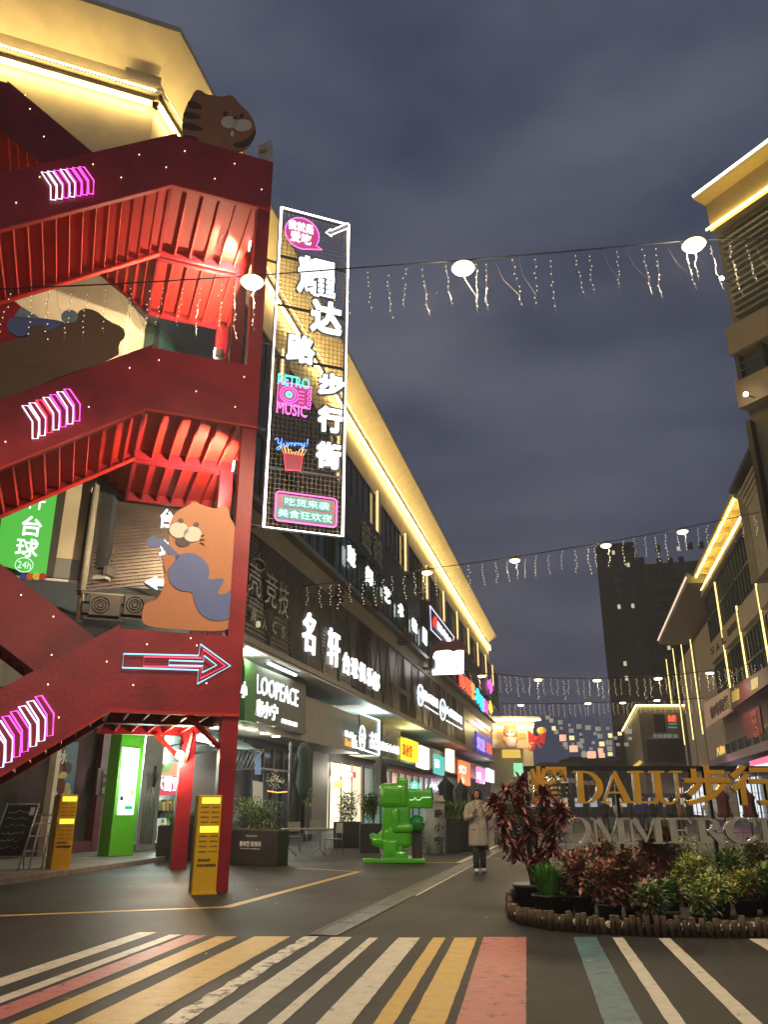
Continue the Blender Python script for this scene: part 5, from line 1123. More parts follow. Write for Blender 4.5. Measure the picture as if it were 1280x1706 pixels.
sub(W0, 'mast', M_GM, t, lambda mb: mb.tube([P + Vector((-.35, 0, 0)), P + Vector((-.4, 0, hz))], .05, 6)); sub(W0, 'arm', M_GM, t, lambda mb: mb.tube([P + Vector((-.4, 0, hz * .6)), P + Vector((-.05, 0, hz * .98)), P + Vector((.25, 0, hz))], .035, 6))
sub(W0, 'canopy', mat('parasol_teal', (.07, .11, .09), .8), t, lambda mb: mb.lathe(P + Vector((.1, 0, 0)), [(.1, hz * .45), (.28, hz * .6), (.2, hz * .8), (.26, hz * .92), (.04, hz)], 9))
# closed window awning left
A_ = FP.px(400, 1250, 1.5); P = FP(A_[0], 1.5, A_[1]); t = root('awning', P, 'slanting dark slatted awning frame above the slogan planter', 'awning')
sub(FP, 'frame', M_GM, t, lambda mb: [mb.tube([FP(A_[0] + k * .16, 1.5, A_[1]), FP(A_[0] + .5 + k * .12, .6, A_[1] - .55)], .018, 4) for k in range(6)] + [mb.tube([FP(A_[0], 1.5, A_[1]), FP(A_[0] + .8, 1.5, A_[1])], .02, 4), mb.tube([FP(A_[0] + .5, .6, A_[1] - .55), FP(A_[0] + 1.1, .6, A_[1] - .55)], .02, 4)])
sub(FP, 'arm', M_GM, t, lambda mb: mb.tube([FP(A_[0], 1.5, A_[1] - .9), FP(A_[0] + .5, .6, A_[1] - .55)], .02, 4))
# paper cup stand
P = G(724, 1421); t = root('paper_cup_stand', P, 'tall pale paper cup stand with black brush characters beside the crocodile', 'stand'); h = AT(724, 1336, P.y).z
sub(W0, 'cup', mat('cup_pale', (.36, .4, .38), .5, noise=.2, nscale=3), t, lambda mb: mb.lathe(P, [(.26, 0), (.34, h)], 24)); sub(W0, 'lid', mat('lid_cream', (.5, .46, .36), .5), t, lambda mb: mb.lathe(P + Vector((0, 0, h)), [(.38, 0), (.38, .05), (.33, .06), (.31, .18), (.29, .19)], 24))
CF = Fr((P.x, P.y), 88)
for k, ch in enumerate('鹿小宁'): mb = MB(); z1 = h * (.86 - k * .26); mb.text(CF, ch, -.02, .26, z1 - .24, z1, -.33, .02, 0, .02); mb.build('letter', M_BLK, t)
# white sandwich board
P = G(708, 1417); t = root('sandwich_board', P, 'narrow white sandwich board between the crocodile and the cup stand', 'board'); SB = Fr((P.x - .1, P.y - .3), 80); h = AT(708, 1362, P.y).z
sub(SB, 'board', mat('board_white', (.45, .45, .4), .6), t, lambda mb: [mb.add([SB(a_ + c_ * .0, b_ + c_ * .12 * s_, c_) for b_ in (0, .02) for c_ in (.03, h) for a_ in (-.02, .26)], [(0, 1, 3, 2), (4, 5, 7, 6), (0, 1, 5, 4), (2, 3, 7, 6), (0, 2, 6, 4), (1, 3, 7, 5)]) for s_ in (1,)])
for k in range(5): sub(SB, 'text_line', M_BLK, t, lambda mb: mb.box(SB, .04, .2, h * (.8 - .14 * k) * .12 - .01, h * (.8 - .14 * k) * .12 - .003, h * (.8 - .14 * k), h * (.8 - .14 * k) + .03))
sub(SB, 'prop', M_FRAME, t, lambda mb: mb.tube([SB(.12, h * .12 + .02, h), SB(.12, .5, 0)], .015, 5))
# round green sign lamp
a_, c_ = FL.px(691, 1309, ob - .6); P = FL(a_, ob - .6, c_); t = root('round_sign', P, 'round glowing green shop sign above the crocodile head', 'sign')
sub(W0, 'disc', glow('round_green', (.05, .9, .4), 1.6, False), t, lambda mb: mb.tube([P + Vector((0, -.05, 0)), P + Vector((0, .1, 0))], .28, 20)); sub(W0, 'arm', M_FRAME, t, lambda mb: mb.tube([P + Vector((-.3, 0, 0)), P + Vector((-1.3, .2, 0))], .03, 5))
mb = MB(); mb.text(Fr((P.x, P.y), 90), '茶', -.15, .15, P.z - .12, P.z + .12, -.06, .02, 0, .03); mb.build('letter', G_LET, t)

# ================================================================ CROCODILE STATUE
K_ = .0162; P0 = G(660, 1434); CR = Fr((P0.x, P0.y), 92)
M_CROC = mat('croc_green', (.07, .42, .012), .16, noise=.04, coat=.8)
cro = root('crocodile_statue', P0, 'glossy bright green blocky crocodile statue holding a ball on a green base', 'statue')
def cp(x, y): return (x - 660) * K_, (1434 - y) * K_
def rb_(mb, x0, y0, x1, y1, d0, d1, r, rot=0, m=0):
    a0, c1 = cp(x0, y0); a1, c0 = cp(x1, y1)
    M = Matrix.Translation(CR((a0 + a1) / 2, (d0 + d1) / 2, (c0 + c1) / 2)) @ Matrix.Rotation(R(90 - CR.yaw), 4, 'Z') @ Matrix.Rotation(R(rot), 4, 'Y')
    mb.rbox(M, (a1 - a0, d1 - d0, c1 - c0), r, m)
def body(mb):
    rb_(mb, 638, 1345, 684, 1412, -.36, .36, .1); rb_(mb, 641, 1380, 687, 1414, -.42, .42, .16); rb_(mb, 640, 1408, 672, 1432, -.38, .38, .06)       # torso, belly
    rb_(mb, 634, 1315, 681, 1353, -.44, .44, .12)                                                  # head
    rb_(mb, 662, 1306, 681, 1322, -.4, -.12, .06); rb_(mb, 662, 1306, 681, 1322, .12, .4, .06)      # eye bumps
    rb_(mb, 672, 1324, 721, 1354, -.34, .34, .05); rb_(mb, 711, 1320, 722, 1332, -.3, -.08, .05); rb_(mb, 711, 1320, 722, 1332, .08, .3, .05)
    for s_ in (-1, 1):
        d0, d1 = (-.5, -.24) if s_ < 0 else (.24, .5)
        rb_(mb, 654, 1352, 667, 1391, d0, d1, .09); rb_(mb, 654, 1376, 689, 1391, d0, d1, .1)       # arms
        rb_(mb, 640, 1400, 664, 1431, d0 * .9, d1 * .9, .08); rb_(mb, 640, 1417, 679, 1431, d0 * .9, d1 * .9, .07)   # legs, feet
    tl = [CR(*(lambda q: (q[0], 0, q[1]))(cp(*p))) for p in ((650, 1398), (636, 1403), (625, 1402), (619, 1393))]
    mb.tube(tl, [.3, .22, .14, .05], 12)
sub(CR, 'body', M_CROC, cro, body)
sub(CR, 'head_panel', M_CROC, cro, lambda mb: rb_(mb, 640, 1321, 669, 1347, -.455, -.4, .025))
def teeth(mb):
    z_ = [cp(*p) for p in ((683, 1341), (689, 1341), (693, 1337), (694, 1341), (700, 1341), (704, 1337), (718, 1337))]
    mb.tube([CR(a, -.345, c) for a, c in z_], .012, 5)
sub(CR, 'mouth_line', mat('pale_green', (.25, .6, .15), .3), cro, teeth)
sub(CR, 'nose', mat('nose_teal', (.02, .2, .22), .3), cro, lambda mb: rb_(mb, 720, 1330, 723, 1342, -.2, .2, .012))
a_, c_ = cp(695, 1377)
bl_ = sub(CR, 'ball', mat('croc_ball', (.01, .24, .04), .15, coat=.8), cro, lambda mb: mb.ball(CR(a_, -.1, c_), .215, 0, 24, 14))
sub(CR, 'ball_seam', mat('seam', (.2, .6, .3), .4), bl_, lambda mb: mb.tube([CR(a_ + .2 * math.cos(k * .2) * 1.0, -.1 - .216 * .6 * math.sin(k * .2) - .09, c_ + .03) for k in range(16)], .006, 4))
sub(CR, 'base', M_CROC, cro, lambda mb: mb.box(CR, cp(608, 0)[0], cp(707, 0)[0], -.75, .6, .004, .1), bevel=.01)
sub(CR, 'ball_plinth', M_PLB, cro, lambda mb: mb.box(CR, cp(686, 0)[0], cp(703, 0)[0], -.1, .35, .1, c_ - .15))
# spot of light on the statue from the shop lamps
# ================================================================ PEOPLE
M_SKIN = mat('skin', (.42, .26, .19), .5, noise=.03); M_COAT = mat('coat_beige', (.36, .33, .27), .85, noise=.1, nscale=20); M_HAIR = mat('hair_black', (.012, .01, .01), .5, noise=.2, nscale=40)
M_JEAN = mat('dark_trousers', (.02, .025, .032), .8, noise=.2, nscale=20); M_SHOE = mat('shoe_white', (.5, .48, .44), .6)
def skin_mesh(name, nodes, edges, m, par, lvl=2, rootn=0):
    me = bpy.data.meshes.new(name); org = Vector(par['_o'])
    me.from_pydata([Vector(n[0]) - org for n in nodes], edges, []); me.materials.append(m)
    o = bpy.data.objects.new(name, me); sc.collection.objects.link(o); o.parent = par
    o.modifiers.new('skin', 'SKIN'); 
    sv = me.skin_vertices[0].data if me.skin_vertices else None
    if sv is None:
        bpy.context.view_layer.objects.active = o
        return o
    for i, n in enumerate(nodes): r_ = n[1]; sv[i].radius = r_ if isinstance(r_, tuple) else (r_, r_); sv[i].use_root = (i == rootn)
    s_ = o.modifiers.new('sub', 'SUBSURF'); s_.levels = s_.render_levels = lvl
    return o
def loft(mb, fr, rings, n=20, m=0, wob=0, seed=1):
    """rings: (a, b, c, half width, half depth) -> closed smooth surface"""
    vs = []; r = random.Random(seed)
    for k, (a, b, c, ra, rb__) in enumerate(rings):
        for j in range(n):
            an = 2 * math.pi * j / n; q = 1 + wob * math.cos(an * 5 + k * .35)
            vs.append(fr(a + ra * q * math.cos(an), b + rb__ * q * math.sin(an), c))
    K = len(rings)
    mb.add(vs, [(i * n + j, i * n + (j + 1) % n, (i + 1) * n + (j + 1) % n, (i + 1) * n + j) for i in range(K - 1) for j in range(n)] + [tuple(range(n - 1, -1, -1)), tuple((K - 1) * n + j for j in range(n))], m, True)
Pw = G(804, 1453)
Pp_ = Fr((Pw.x, Pw.y), 94)              # faces the camera; a = screen right
hs = (AT(798, 1315, Pw.y).z) / 1.66
def w3(a, b, c): return Pp_(a * hs * .9 - .06, b * hs, c * hs)
wo = root('person', Pw, 'woman in a beige knee length coat and dark trousers walking towards us with a phone', 'person')
# body: one continuous surface (head, neck, torso, arms, legs)
nd = [((0, 0, .95), .13), ((0, 0, 1.12), .12), ((0, 0, 1.32), .14), ((0, 0, 1.43), .06), ((-.01, -.02, 1.50), .048),
      ((.09, 0, .9), .1), ((.09, -.01, .5), .06), ((.09, .02, .1), .042), ((.1, -.08, .04), .036),
      ((-.08, 0, .9), .1), ((-.09, -.06, .5), .06), ((-.08, -.1, .1), .042), ((-.09, -.2, .04), .036),
      ((-.18, 0, 1.33), .06), ((-.25, -.04, 1.1), .045), ((-.13, -.22, 1.16), .034), ((-.07, -.26, 1.22), .022),
      ((.18, 0, 1.33), .06), ((.26, .0, 1.1), .045), ((.17, -.15, 1.28), .034), ((.09, -.17, 1.42), .022)]
ed = [(0, 1), (1, 2), (2, 3), (3, 4), (0, 5), (5, 6), (6, 7), (7, 8), (0, 9), (9, 10), (10, 11), (11, 12), (2, 13), (13, 14), (14, 15), (15, 16), (2, 17), (17, 18), (18, 19), (19, 20)]
def cv(l): return [(w3(*p), r_ * hs) for p, r_ in l]
sub(Pp_, 'legs', M_JEAN, wo, lambda mb: [mb.tube([w3(*p) for p in q], [r_ * hs for r_ in (.105, .09, .075, .066, .062)], 14) for q in (((.08, 0, .85), (.085, -.01, .65), (.09, 0, .45), (.09, .02, .25), (.095, .03, .09)), ((-.07, 0, .85), (-.075, -.04, .65), (-.075, -.07, .45), (-.07, -.09, .25), (-.07, -.11, .09)))])
sub(Pp_, 'shoe', M_SHOE, wo, lambda mb: mb.ball(w3(.1, -.04, .045), .06 * hs, 0, 12, 8, (.85, 2.1, .75)))
sub(Pp_, 'shoe', M_SHOE, wo, lambda mb: mb.ball(w3(-.075, -.19, .045), .06 * hs, 0, 12, 8, (.85, 2.1, .75)))
def coat(mb):
    mb_r = [(0, -.01, .52, .235, .15), (0, -.01, .56, .238, .152), (0, -.01, .8, .225, .145), (0, -.005, 1.0, .205, .135), (0, 0, 1.2, .205, .13), (0, 0, 1.32, .215, .12), (0, .01, 1.385, .17, .1), (0, .015, 1.43, .09, .075), (0, .015, 1.46, .065, .06)]
    class T_: pass
    loft(mb, w3, mb_r, 28, 0, .02)
sub(Pp_, 'coat', M_COAT, wo, coat)
def sleeve(s_, pts, rs): return sub(Pp_, 'sleeve', M_COAT, wo, lambda mb: mb.tube([w3(*p) for p in pts], [q * hs for q in rs], 14))
sleeve(-1, ((-.15, .0, 1.37), (-.21, .0, 1.3), (-.26, -.02, 1.16), (-.26, -.06, 1.06), (-.2, -.16, 1.09), (-.12, -.22, 1.15)), (.06, .078, .068, .066, .058, .052))
sleeve(1, ((.15, .0, 1.37), (.22, .0, 1.3), (.27, -.01, 1.16), (.27, -.04, 1.09), (.21, -.12, 1.2), (.15, -.15, 1.31)), (.06, .078, .068, .066, .058, .05))
sub(Pp_, 'collar', mat('coat_collar', (.24, .21, .165), .85), wo, lambda mb: [mb.add([w3(s_ * .03, -.13, 1.28), w3(s_ * .11, -.115, 1.36), w3(s_ * .08, -.05, 1.45), w3(s_ * .04, -.08, 1.42)], [(0, 1, 2, 3)]) for s_ in (-1, 1)])
sub(Pp_, 'coat_edge', mat('coat_collar'), wo, lambda mb: mb.tube([w3(.02, -.125, 1.26), w3(.02, -.14, 1.0), w3(.03, -.155, .8), w3(.04, -.163, .54)], .006, 5))
for s_ in (-1, 1): sub(Pp_, 'pocket', mat('coat_collar'), wo, lambda mb: mb.tube([w3(s_ * .08, -.148, .84), w3(s_ * .18, -.1, .86)], .009, 5))
for c_ in (1.12, .98): sub(Pp_, 'button', M_SHOE if 0 else mat('button_brown', (.1, .06, .03), .4), wo, lambda mb: mb.ball(w3(-.02, -.142, c_), .014, 0, 8, 5))
def head(mb):
    loft(mb, w3, [(-.005, -.0, 1.40, .045, .045), (-.005, -.01, 1.455, .045, .047), (-.005, -.035, 1.472, .032, .05), (-.005, -.03, 1.49, .055, .07), (-.005, -.02, 1.53, .07, .088), (-.005, -.015, 1.57, .076, .095), (-.005, -.01, 1.61, .074, .093), (-.005, 0, 1.645, .055, .07), (-.005, 0, 1.66, .02, .03)], 20)
    mb.ball(w3(-.005, -.108, 1.545), .013, 0, 8, 6, (.9, 1.2, 1.6))
sub(Pp_, 'head', M_SKIN, wo, head)
for s_ in (-1, 1):
    sub(Pp_, 'eye', M_HAIR, wo, lambda mb: mb.ball(w3(s_ * .03 - .005, -.103, 1.572), .011, 0, 8, 5, (1.3, .5, .5)))
    sub(Pp_, 'eyebrow', M_HAIR, wo, lambda mb: mb.tube([w3(s_ * .015 - .005, -.108, 1.593), w3(s_ * .048 - .005, -.098, 1.594)], .003, 4))
sub(Pp_, 'mouth', mat('lips', (.35, .1, .09), .4), wo, lambda mb: mb.ball(w3(-.005, -.1, 1.508), .012, 0, 8, 5, (1.6, .6, .45)))
def hair(mb):
    loft(mb, w3, [(-.005, .045, 1.46, .07, .05), (-.005, .045, 1.5, .082, .062), (-.005, .035, 1.56, .09, .08), (-.005, .02, 1.615, .089, .098), (-.005, .01, 1.65, .078, .092), (-.005, .005, 1.672, .05, .06), (-.005, .005, 1.682, .015, .02)], 20)
    for s_ in (-1, 1): mb.tube([w3(s_ * .045 - .005, -.085, 1.63), w3(s_ * .078 - .005, -.06, 1.57), w3(s_ * .08 - .005, -.03, 1.5), w3(s_ * .07, .0, 1.42)], [.02, .022, .024, .012], 8)
    mb.tube([w3(-.05, -.075, 1.635), w3(0, -.09, 1.65), w3(.045, -.075, 1.635)], .02, 8)
sub(Pp_, 'hair', M_HAIR, wo, hair)
def hand(mb, wr, d, sidev, upv, L=.17, curl=.5):
    wr, d, sv_, uv = Vector(wr), Vector(d).normalized(), Vector(sidev).normalized(), Vector(upv).normalized()
    pc = wr + d * L * .25
    q = []
    for k in range(5):
        t_ = k / 4; q.append((wr + d * L * .5 * t_, [.022, .03, .034, .034, .03][k]))
    n = 12; vs = []
    for p, r_ in q:
        for j in range(n): an = 2 * math.pi * j / n; vs.append(p + sv_ * r_ * 1.15 * math.cos(an) + uv * r_ * .5 * math.sin(an))
    mb.add(vs, [(i * n + j, i * n + (j + 1) % n, (i + 1) * n + (j + 1) % n, (i + 1) * n + j) for i in range(4) for j in range(n)] + [tuple(range(n)), tuple(4 * n + j for j in range(n))], 0, True)
    for k in range(4):
        b_ = wr + d * L * .48 + sv_ * (.027 - .018 * k); l_ = L * (.42, .48, .45, .36)[k]
        mb.tube([b_, b_ + d * l_ * .45 + uv * l_ * .15 * curl, b_ + d * l_ * .7 + uv * l_ * .45 * curl, b_ + d * l_ * .8 + uv * l_ * .75 * curl], [.0095, .009, .008, .006], 6)
    tb = wr + d * L * .12 + sv_ * .03
    mb.tube([tb, tb + sv_ * .03 + d * .03 + uv * .01, tb + sv_ * .035 + d * .06 + uv * .02], [.012, .011, .007], 6)
A3 = Pp_.A; B3 = Pp_.B; Z3 = Vector((0, 0, 1))
sub(Pp_, 'hand', M_SKIN, wo, lambda mb: hand(mb, w3(-.13, -.215, 1.15), A3 * .75 - B3 * .1 + Z3 * .55, Z3 * .6 - A3 * .4 - B3 * .3, -B3, .16, -.9))
sub(Pp_, 'hand', M_SKIN, wo, lambda mb: hand(mb, w3(.15, -.15, 1.3), -A3 * .35 + B3 * .1 + Z3, -A3 * .8 - Z3 * .3, B3, .17, .5))
ph = root('phone', w3(-.07, -.27, 1.21), 'dark phone held in front of the chest of the woman in the beige coat', 'phone')
sub(Pp_, 'casing', M_FRAME, ph, lambda mb: mb.add([w3(-.1 + a_ * .07 + c_ * .03, -.29 + b_ + c_ * .02, 1.17 + c_ * .1) for b_ in (0, .01) for c_ in (0, 1) for a_ in (0, 1)], [(0, 1, 3, 2), (4, 5, 7, 6), (0, 1, 5, 4), (2, 3, 7, 6), (0, 2, 6, 4), (1, 3, 7, 5)]))
# far passers-by behind the name sign
def walker(P, h, mt, mtr, label, seed):
    r = random.Random(seed); t = root('person', P, label, 'person', 'people strolling far behind the name sign'); f_ = Fr((P.x, P.y), 90); k = h / 1.7
    def q(a, b, c): return f_(a * k, b * k, c * k)
    ph_ = r.uniform(-.12, .12)
    def bd(mb):
        loft(mb, q, [(0, 0, .78, .17, .12), (0, 0, 1.0, .16, .12), (0, 0, 1.25, .19, .12), (0, 0, 1.4, .17, .1), (0, 0, 1.46, .06, .06), (0, 0, 1.5, .05, .05), (0, -.01, 1.56, .075, .09), (0, 0, 1.64, .075, .09), (0, 0, 1.7, .03, .04)], 12)
        for s_ in (-1, 1): mb.tube([q(s_ * .19, 0, 1.38), q(s_ * .24, ph_ * s_, 1.1), q(s_ * .23, ph_ * s_ * 2 - .05, .85)], [.055 * k, .045 * k, .035 * k], 8)
    sub(f_, 'body', mt, t, bd)
    sub(f_, 'legs', mtr, t, lambda mb: [mb.tube([q(s_ * .09, 0, .85), q(s_ * .1, ph_ * s_, .45), q(s_ * .1, ph_ * s_ * 2, .0)], [.085 * k, .06 * k, .05 * k], 8) for s_ in (-1, 1)])
    sub(f_, 'hair', M_HAIR, t, lambda mb: mb.ball(q(0, .02, 1.62), .1 * k, 0, 10, 6, (1, 1, 1.05)))
MW = [mat('jacket_dark', (.03, .03, .035), .8), mat('jacket_white', (.4, .38, .35), .8), mat('jacket_blue', (.03, .05, .16), .8), mat('jacket_tan', (.25, .16, .09), .8)]
WL = [(936, 1398, 1.72, 0, 'person in black just right of the purple red shrub'), (1012, 1388, 1.7, 0, 'person in black under the A of the gold sign'), (1034, 1385, 1.65, 1, 'person in a white jacket between the A and L of the gold sign'), (1067, 1384, 1.66, 2, 'person in a dark blue jacket below the L of the gold sign, left one'), (1078, 1388, 1.72, 2, 'person in a blue jacket below the L of the gold sign, right one'),
      (1093, 1386, 1.7, 0, 'person in black below the U of the gold sign'), (1124, 1394, 1.72, 0, 'larger dark figure under the right stroke of the gold U'), (1138, 1390, 1.68, 3, 'person in tan near the first gold Chinese character after U'), (1186, 1392, 1.66, 1, 'person in white standing behind the third gold Chinese character')]
for i, (x, y, h, k, l) in enumerate(WL): walker(G(x, y), h, MW[k], M_JEAN, l, i)
for x, y, ty, l in ((1213, 1398, 1308, 'closed maroon parasol behind the right part of the gold sign, left one'), (1256, 1398, 1309, 'closed maroon parasol near the right edge behind the gold sign')):
    P = G(x, y); parasol(P, AT(x, ty, P.y).z, .3, MPM, l)

# ================================================================ RIGHT SIDE OF THE STREET
M_TAUPE = mat('taupe_wall', (.24, .215, .165), .75, noise=.12, nscale=.7); M_TAN2 = mat('tan_trim', (.36, .31, .23), .7, noise=.08, nscale=1)
EO = side(FR, 10.9)                                     # eave plane depth (street offset 10.9), wall at b=0
def fa(x, y, b): return FR.px(x, y, b)
zE = G(1220, 827, 0)  # only direction
eA = fa(1150, 975, EO); eB = fa(1220, 827, EO); ez = (eA[1] + eB[1]) / 2
rb2 = root('shopping_building', FR(eA[0], 0, 0), 'brown right hand shopping building with an open yellow lit eave and green glass windows', 'building')
aF = fa(1196, 1150, 0)[0]; aN = aF + 34                   # far and near end of the face
aF = eA[0] + .2
sub(FR, 'wall', M_TAUPE, rb2, lambda mb: mb.box(FR, aF, aN, 0, 12, 4.2, ez - .9))
sub(FR, 'ground_floor', M_DARKP, rb2, lambda mb: mb.box(FR, aF, aN, 1.5, 12, 0, 4.2))
def reave(mb):
    mb.box(FR, aF, eB[0] + .3, EO, EO + .12, ez, ez + .35); mb.box(FR, aF, eB[0] + .3, EO, .3, ez + .28, ez + .35)
    mb.box(FR, aF, eB[0] + .3, -.12, 0, ez - 1.0, ez + .28)
    for k in range(7): a_ = lerp(aF + .2, eB[0], k / 6); mb.box(FR, a_ - .08, a_ + .08, EO + .12, -.12, ez - .12, ez + .279)
sub(FR, 'eave', mat('gold_eave', (.5, .4, .2), .6), rb2, reave)
sub(FR, 'light_strip', glow('eave_led_gold', (1, .74, .2), 22), rb2, lambda mb: (mb.box(FR, aF + .1, eB[0], EO + .14, EO + .2, ez - .1, ez - .06), mb.box(FR, aF + .1, eB[0], -.3, -.22, ez - .62, ez - .56)))
sub(FR, 'cornice', M_TAN2, rb2, lambda mb: (mb.box(FR, aF, aN, -.35, 0, ez - 1.25, ez - 1.0), mb.box(FR, aF, aN, -.2, 0, ez - .8, ez - .7)))
G_YL = glow('strip_yellow', (1, .74, .25), 2.2)
# floors from heights read on the face
zt = ez - 1.35; rows = [(zt - 4.0, zt - .1), (zt - 9.6, zt - 6.0)]
bay = (eB[0] - aF) / 3.2
for k in range(8):
    a0 = aF + .3 + k * bay; a1 = a0 + bay - .55
    for z0, z1 in rows:
        wn2 = sub(FR, 'window', M_TGLASS, rb2, lambda mb: mb.box(FR, a0, a1, -.05, .0, z0, z1))
        sub(FR, 'window_frame', M_FRAME, wn2, lambda mb: [mb.box(FR, lerp(a0, a1, j / 6) - .05, lerp(a0, a1, j / 6) + .05, -.14, -.05, z0, z1) for j in range(7)] + [mb.box(FR, a0, a1, -.15, -.051, z_ - .06, z_ + .06) for z_ in (z0, (z0 + z1) / 2, z1)])
    sub(FR, 'sign_band', M_TAN2, rb2, lambda mb: mb.box(FR, a0, a1, -.3, -.001, zt - 5.7, zt - 4.2))
    if k % 2 == 0 or k < 3: sub(FR, 'light_strip', G_YL, rb2, lambda mb: mb.box(FR, a1 + .22, a1 + .34, -.3, -.2, zt - 9.6, zt - .3 - 3.5 * (k % 2)))
sub(FR, 'ledge', mat('ledge_metal'), rb2, lambda mb: mb.box(FR, aF, aN, -1.2, 0, zt - 10.2, zt - 9.9))
sub(FR, 'canopy', mat('canopy_dark', (.06, .055, .06), .5), rb2, lambda mb: mb.box(FR, aF, aN, -1.6, 0, 4.2, 4.7))
# shop windows of the first floor
for k in range(5):
    a0 = aF + .4 + k * 5.5
    wn2 = sub(FR, 'window', M_GLASS, rb2, lambda mb: mb.box(FR, a0, a0 + 5, -.06, .0, 4.9, zt - 12.2))
    sub(FR, 'window_frame', mat('frame_grey', (.14, .13, .12), .5), wn2, lambda mb: [mb.box(FR, a0 + j * 2.5 - .06, a0 + j * 2.5 + .06, -.16, -.06, 4.9, zt - 12.2) for j in range(3)])
def rsign(x, y, lab): return sign_root('shop_sign', FR, x, y, -1.3, lab)
t = rsign(1197, 1188, 'pale sign with dark brown lettering on the right hand building, first floor')
sp = ((1177, 1172), (1218, 1146), (1222, 1184), (1181, 1213))
panel_px(FR, -1.3, .2, sp, mat('sign_tan', (.5, .36, .25), .6, emit=(.5, .36, .25), es=.18), t); glyph_px(t, 'lettering', '咖啡简餐', 1183, 1166, 1216, 1190, mat('brown_char', (.06, .02, .02), .6), FR, -1.52, .05, .04)
t = rsign(1245, 1160, 'dark maroon and yellow shop sign strip beside the pale sign on the right')
panel_px(FR, -1.3, .2, ((1222, 1146), (1292, 1105), (1292, 1135), (1224, 1182)), mat('strip_dark', (.08, .015, .02), .6), t)
for x in (1225, 1258): panel_px(FR, -1.32, .22, ((x, 1152 - (x - 1225) * .6), (x + 12, 1146 - (x - 1225) * .6), (x + 13, 1164 - (x - 1225) * .6), (x + 1, 1170 - (x - 1225) * .6)), mat('sign_yellow', (.5, .4, .06), .5, emit=(.5, .38, .05), es=.25), t, 'yellow_tile')
t = rsign(1255, 1205, 'tall maroon hanging banner with faint Chinese characters on the right building')
panel_px(FR, -1.3, .1, ((1240, 1190), (1268, 1176), (1275, 1222), (1248, 1232)), mat('banner_maroon', (.1, .01, .015), .7), t)
for k, ch in enumerate('阿枝火锅'): glyph_px(t, 'letter', ch, 1252 + k * 1.5, 1184 + k * 11, 1262 + k * 1.5, 1195 + k * 11, mat('dull_red', (.35, .08, .07), .6), FR, -1.42, .05, .02)
t = sign_root('wall_sign', FR, 1195, 1080, -.32, 'three big dark letters on the tan band under the green windows on the right')
for ch, q in zip('SAL', ((1184, 1078, 1190, 1090), (1193, 1070, 1199, 1083), (1203, 1060, 1209, 1073))): glyph_px(t, 'letter', ch, *q, mat('brown_char'), FR, -.34, .05, .04)
glyph_px(t, 'letter', '酒店公寓', 1211, 1040, 1228, 1054, mat('brown_char'), FR, -.34, .05, .04)
t = rsign(1200, 1240, 'small glowing yellow eight and characters in the corner of the dark right window')
glyph_px(t, 'lettering', '八串8', 1194, 1242, 1208, 1258, glow('char_gold', (1, .6, .15), 1, False), FR, -.2, .05, .04)
t = rsign(1270, 1266, 'bright pink lit sign with white lettering under the right hand canopy')
panel_px(FR, -1.7, .2, ((1255, 1268), (1295, 1256), (1295, 1282), (1258, 1286)), glow('pink_sign', (1, .12, .25), 1.3), t); glyph_px(t, 'lettering', '甜品站', 1258, 1272, 1285, 1281, G_LET, FR, -1.95, .05, .04)
for i, (x0, x1, col, l) in enumerate(((1150, 1180, (.9, .95, 1), 'cold white lit shopfront behind the gold sign, between its third and fourth characters'), (1225, 1262, (.85, .95, 1), 'cold white lit shopfront behind the right end of the gold sign'), (1105, 1135, (1, .7, .85), 'pinkish lit shopfront low behind the letters U of the gold sign'))):
    b_ = 1.3 if x0 > 1160 else .5
    P_ = FR(fa(x0, 1300, b_)[0], b_, 0); t = root('shopfront', P_, l, 'shopfront')
    A_, B_ = fa(x0, 1300, b_)[0], fa(x1, 1300, b_)[0]
    sub(FR, 'lit_glass', glow('front_%d' % i, col, 1.0), t, lambda mb: mb.box(FR, min(A_, B_), max(A_, B_), b_, b_ + .1, .3, 3.4))
    for j in range(5): am = lerp(A_, B_, j / 4); sub(FR, 'mullion', M_FRAME, t, lambda mb: mb.box(FR, am - .06, am + .06, b_ - .1, b_ - .005, .1, 3.6))
lamp('shop_light', FR(fa(1262, 1300, 0)[0], -2.5, 3.6), 260, (1, .4, .6), None, .3)
# relief panel wall of the nearer section
RB = side(FR, 10.5)
q = [FR.px(*p, RB) for p in ((1211, 862), (1300, 672), (1300, 946), (1258, 972))]
t = root('relief_wall', FR(q[0][0], RB, q[3][1]), 'beige relief wall panel with stepped mouldings projecting at the right edge', 'wall')
sub(FR, 'panel', mat('relief_beige', (.3, .27, .21), .8, noise=.15, nscale=1, bump=.4), t, lambda mb: mb.prism(FR, [q[3], (q[3][0], q[0][1]), (q[1][0] + 8, q[0][1]), (q[1][0] + 8, q[3][1])], RB, 0))
for k in range(4): sub(FR, 'moulding', M_TAN2, t, lambda mb: [mb.box(FR, q[3][0] + .35 * k, q[3][0] + .35 * k + .14, RB - .16 + .03 * k, RB - .002, q[3][1], q[0][1] - .1), mb.box(FR, q[3][0] + .35 * k + .141, q[1][0] + 8, RB - .16 + .03 * k, RB - .002, q[0][1] - .4 - .35 * k, q[0][1] - .26 - .35 * k)])
sub(FR, 'coping', M_FRAME, t, lambda mb: mb.box(FR, q[3][0] - .3, q[1][0] + 8, RB - .5, 1, q[0][1], q[0][1] + .25))
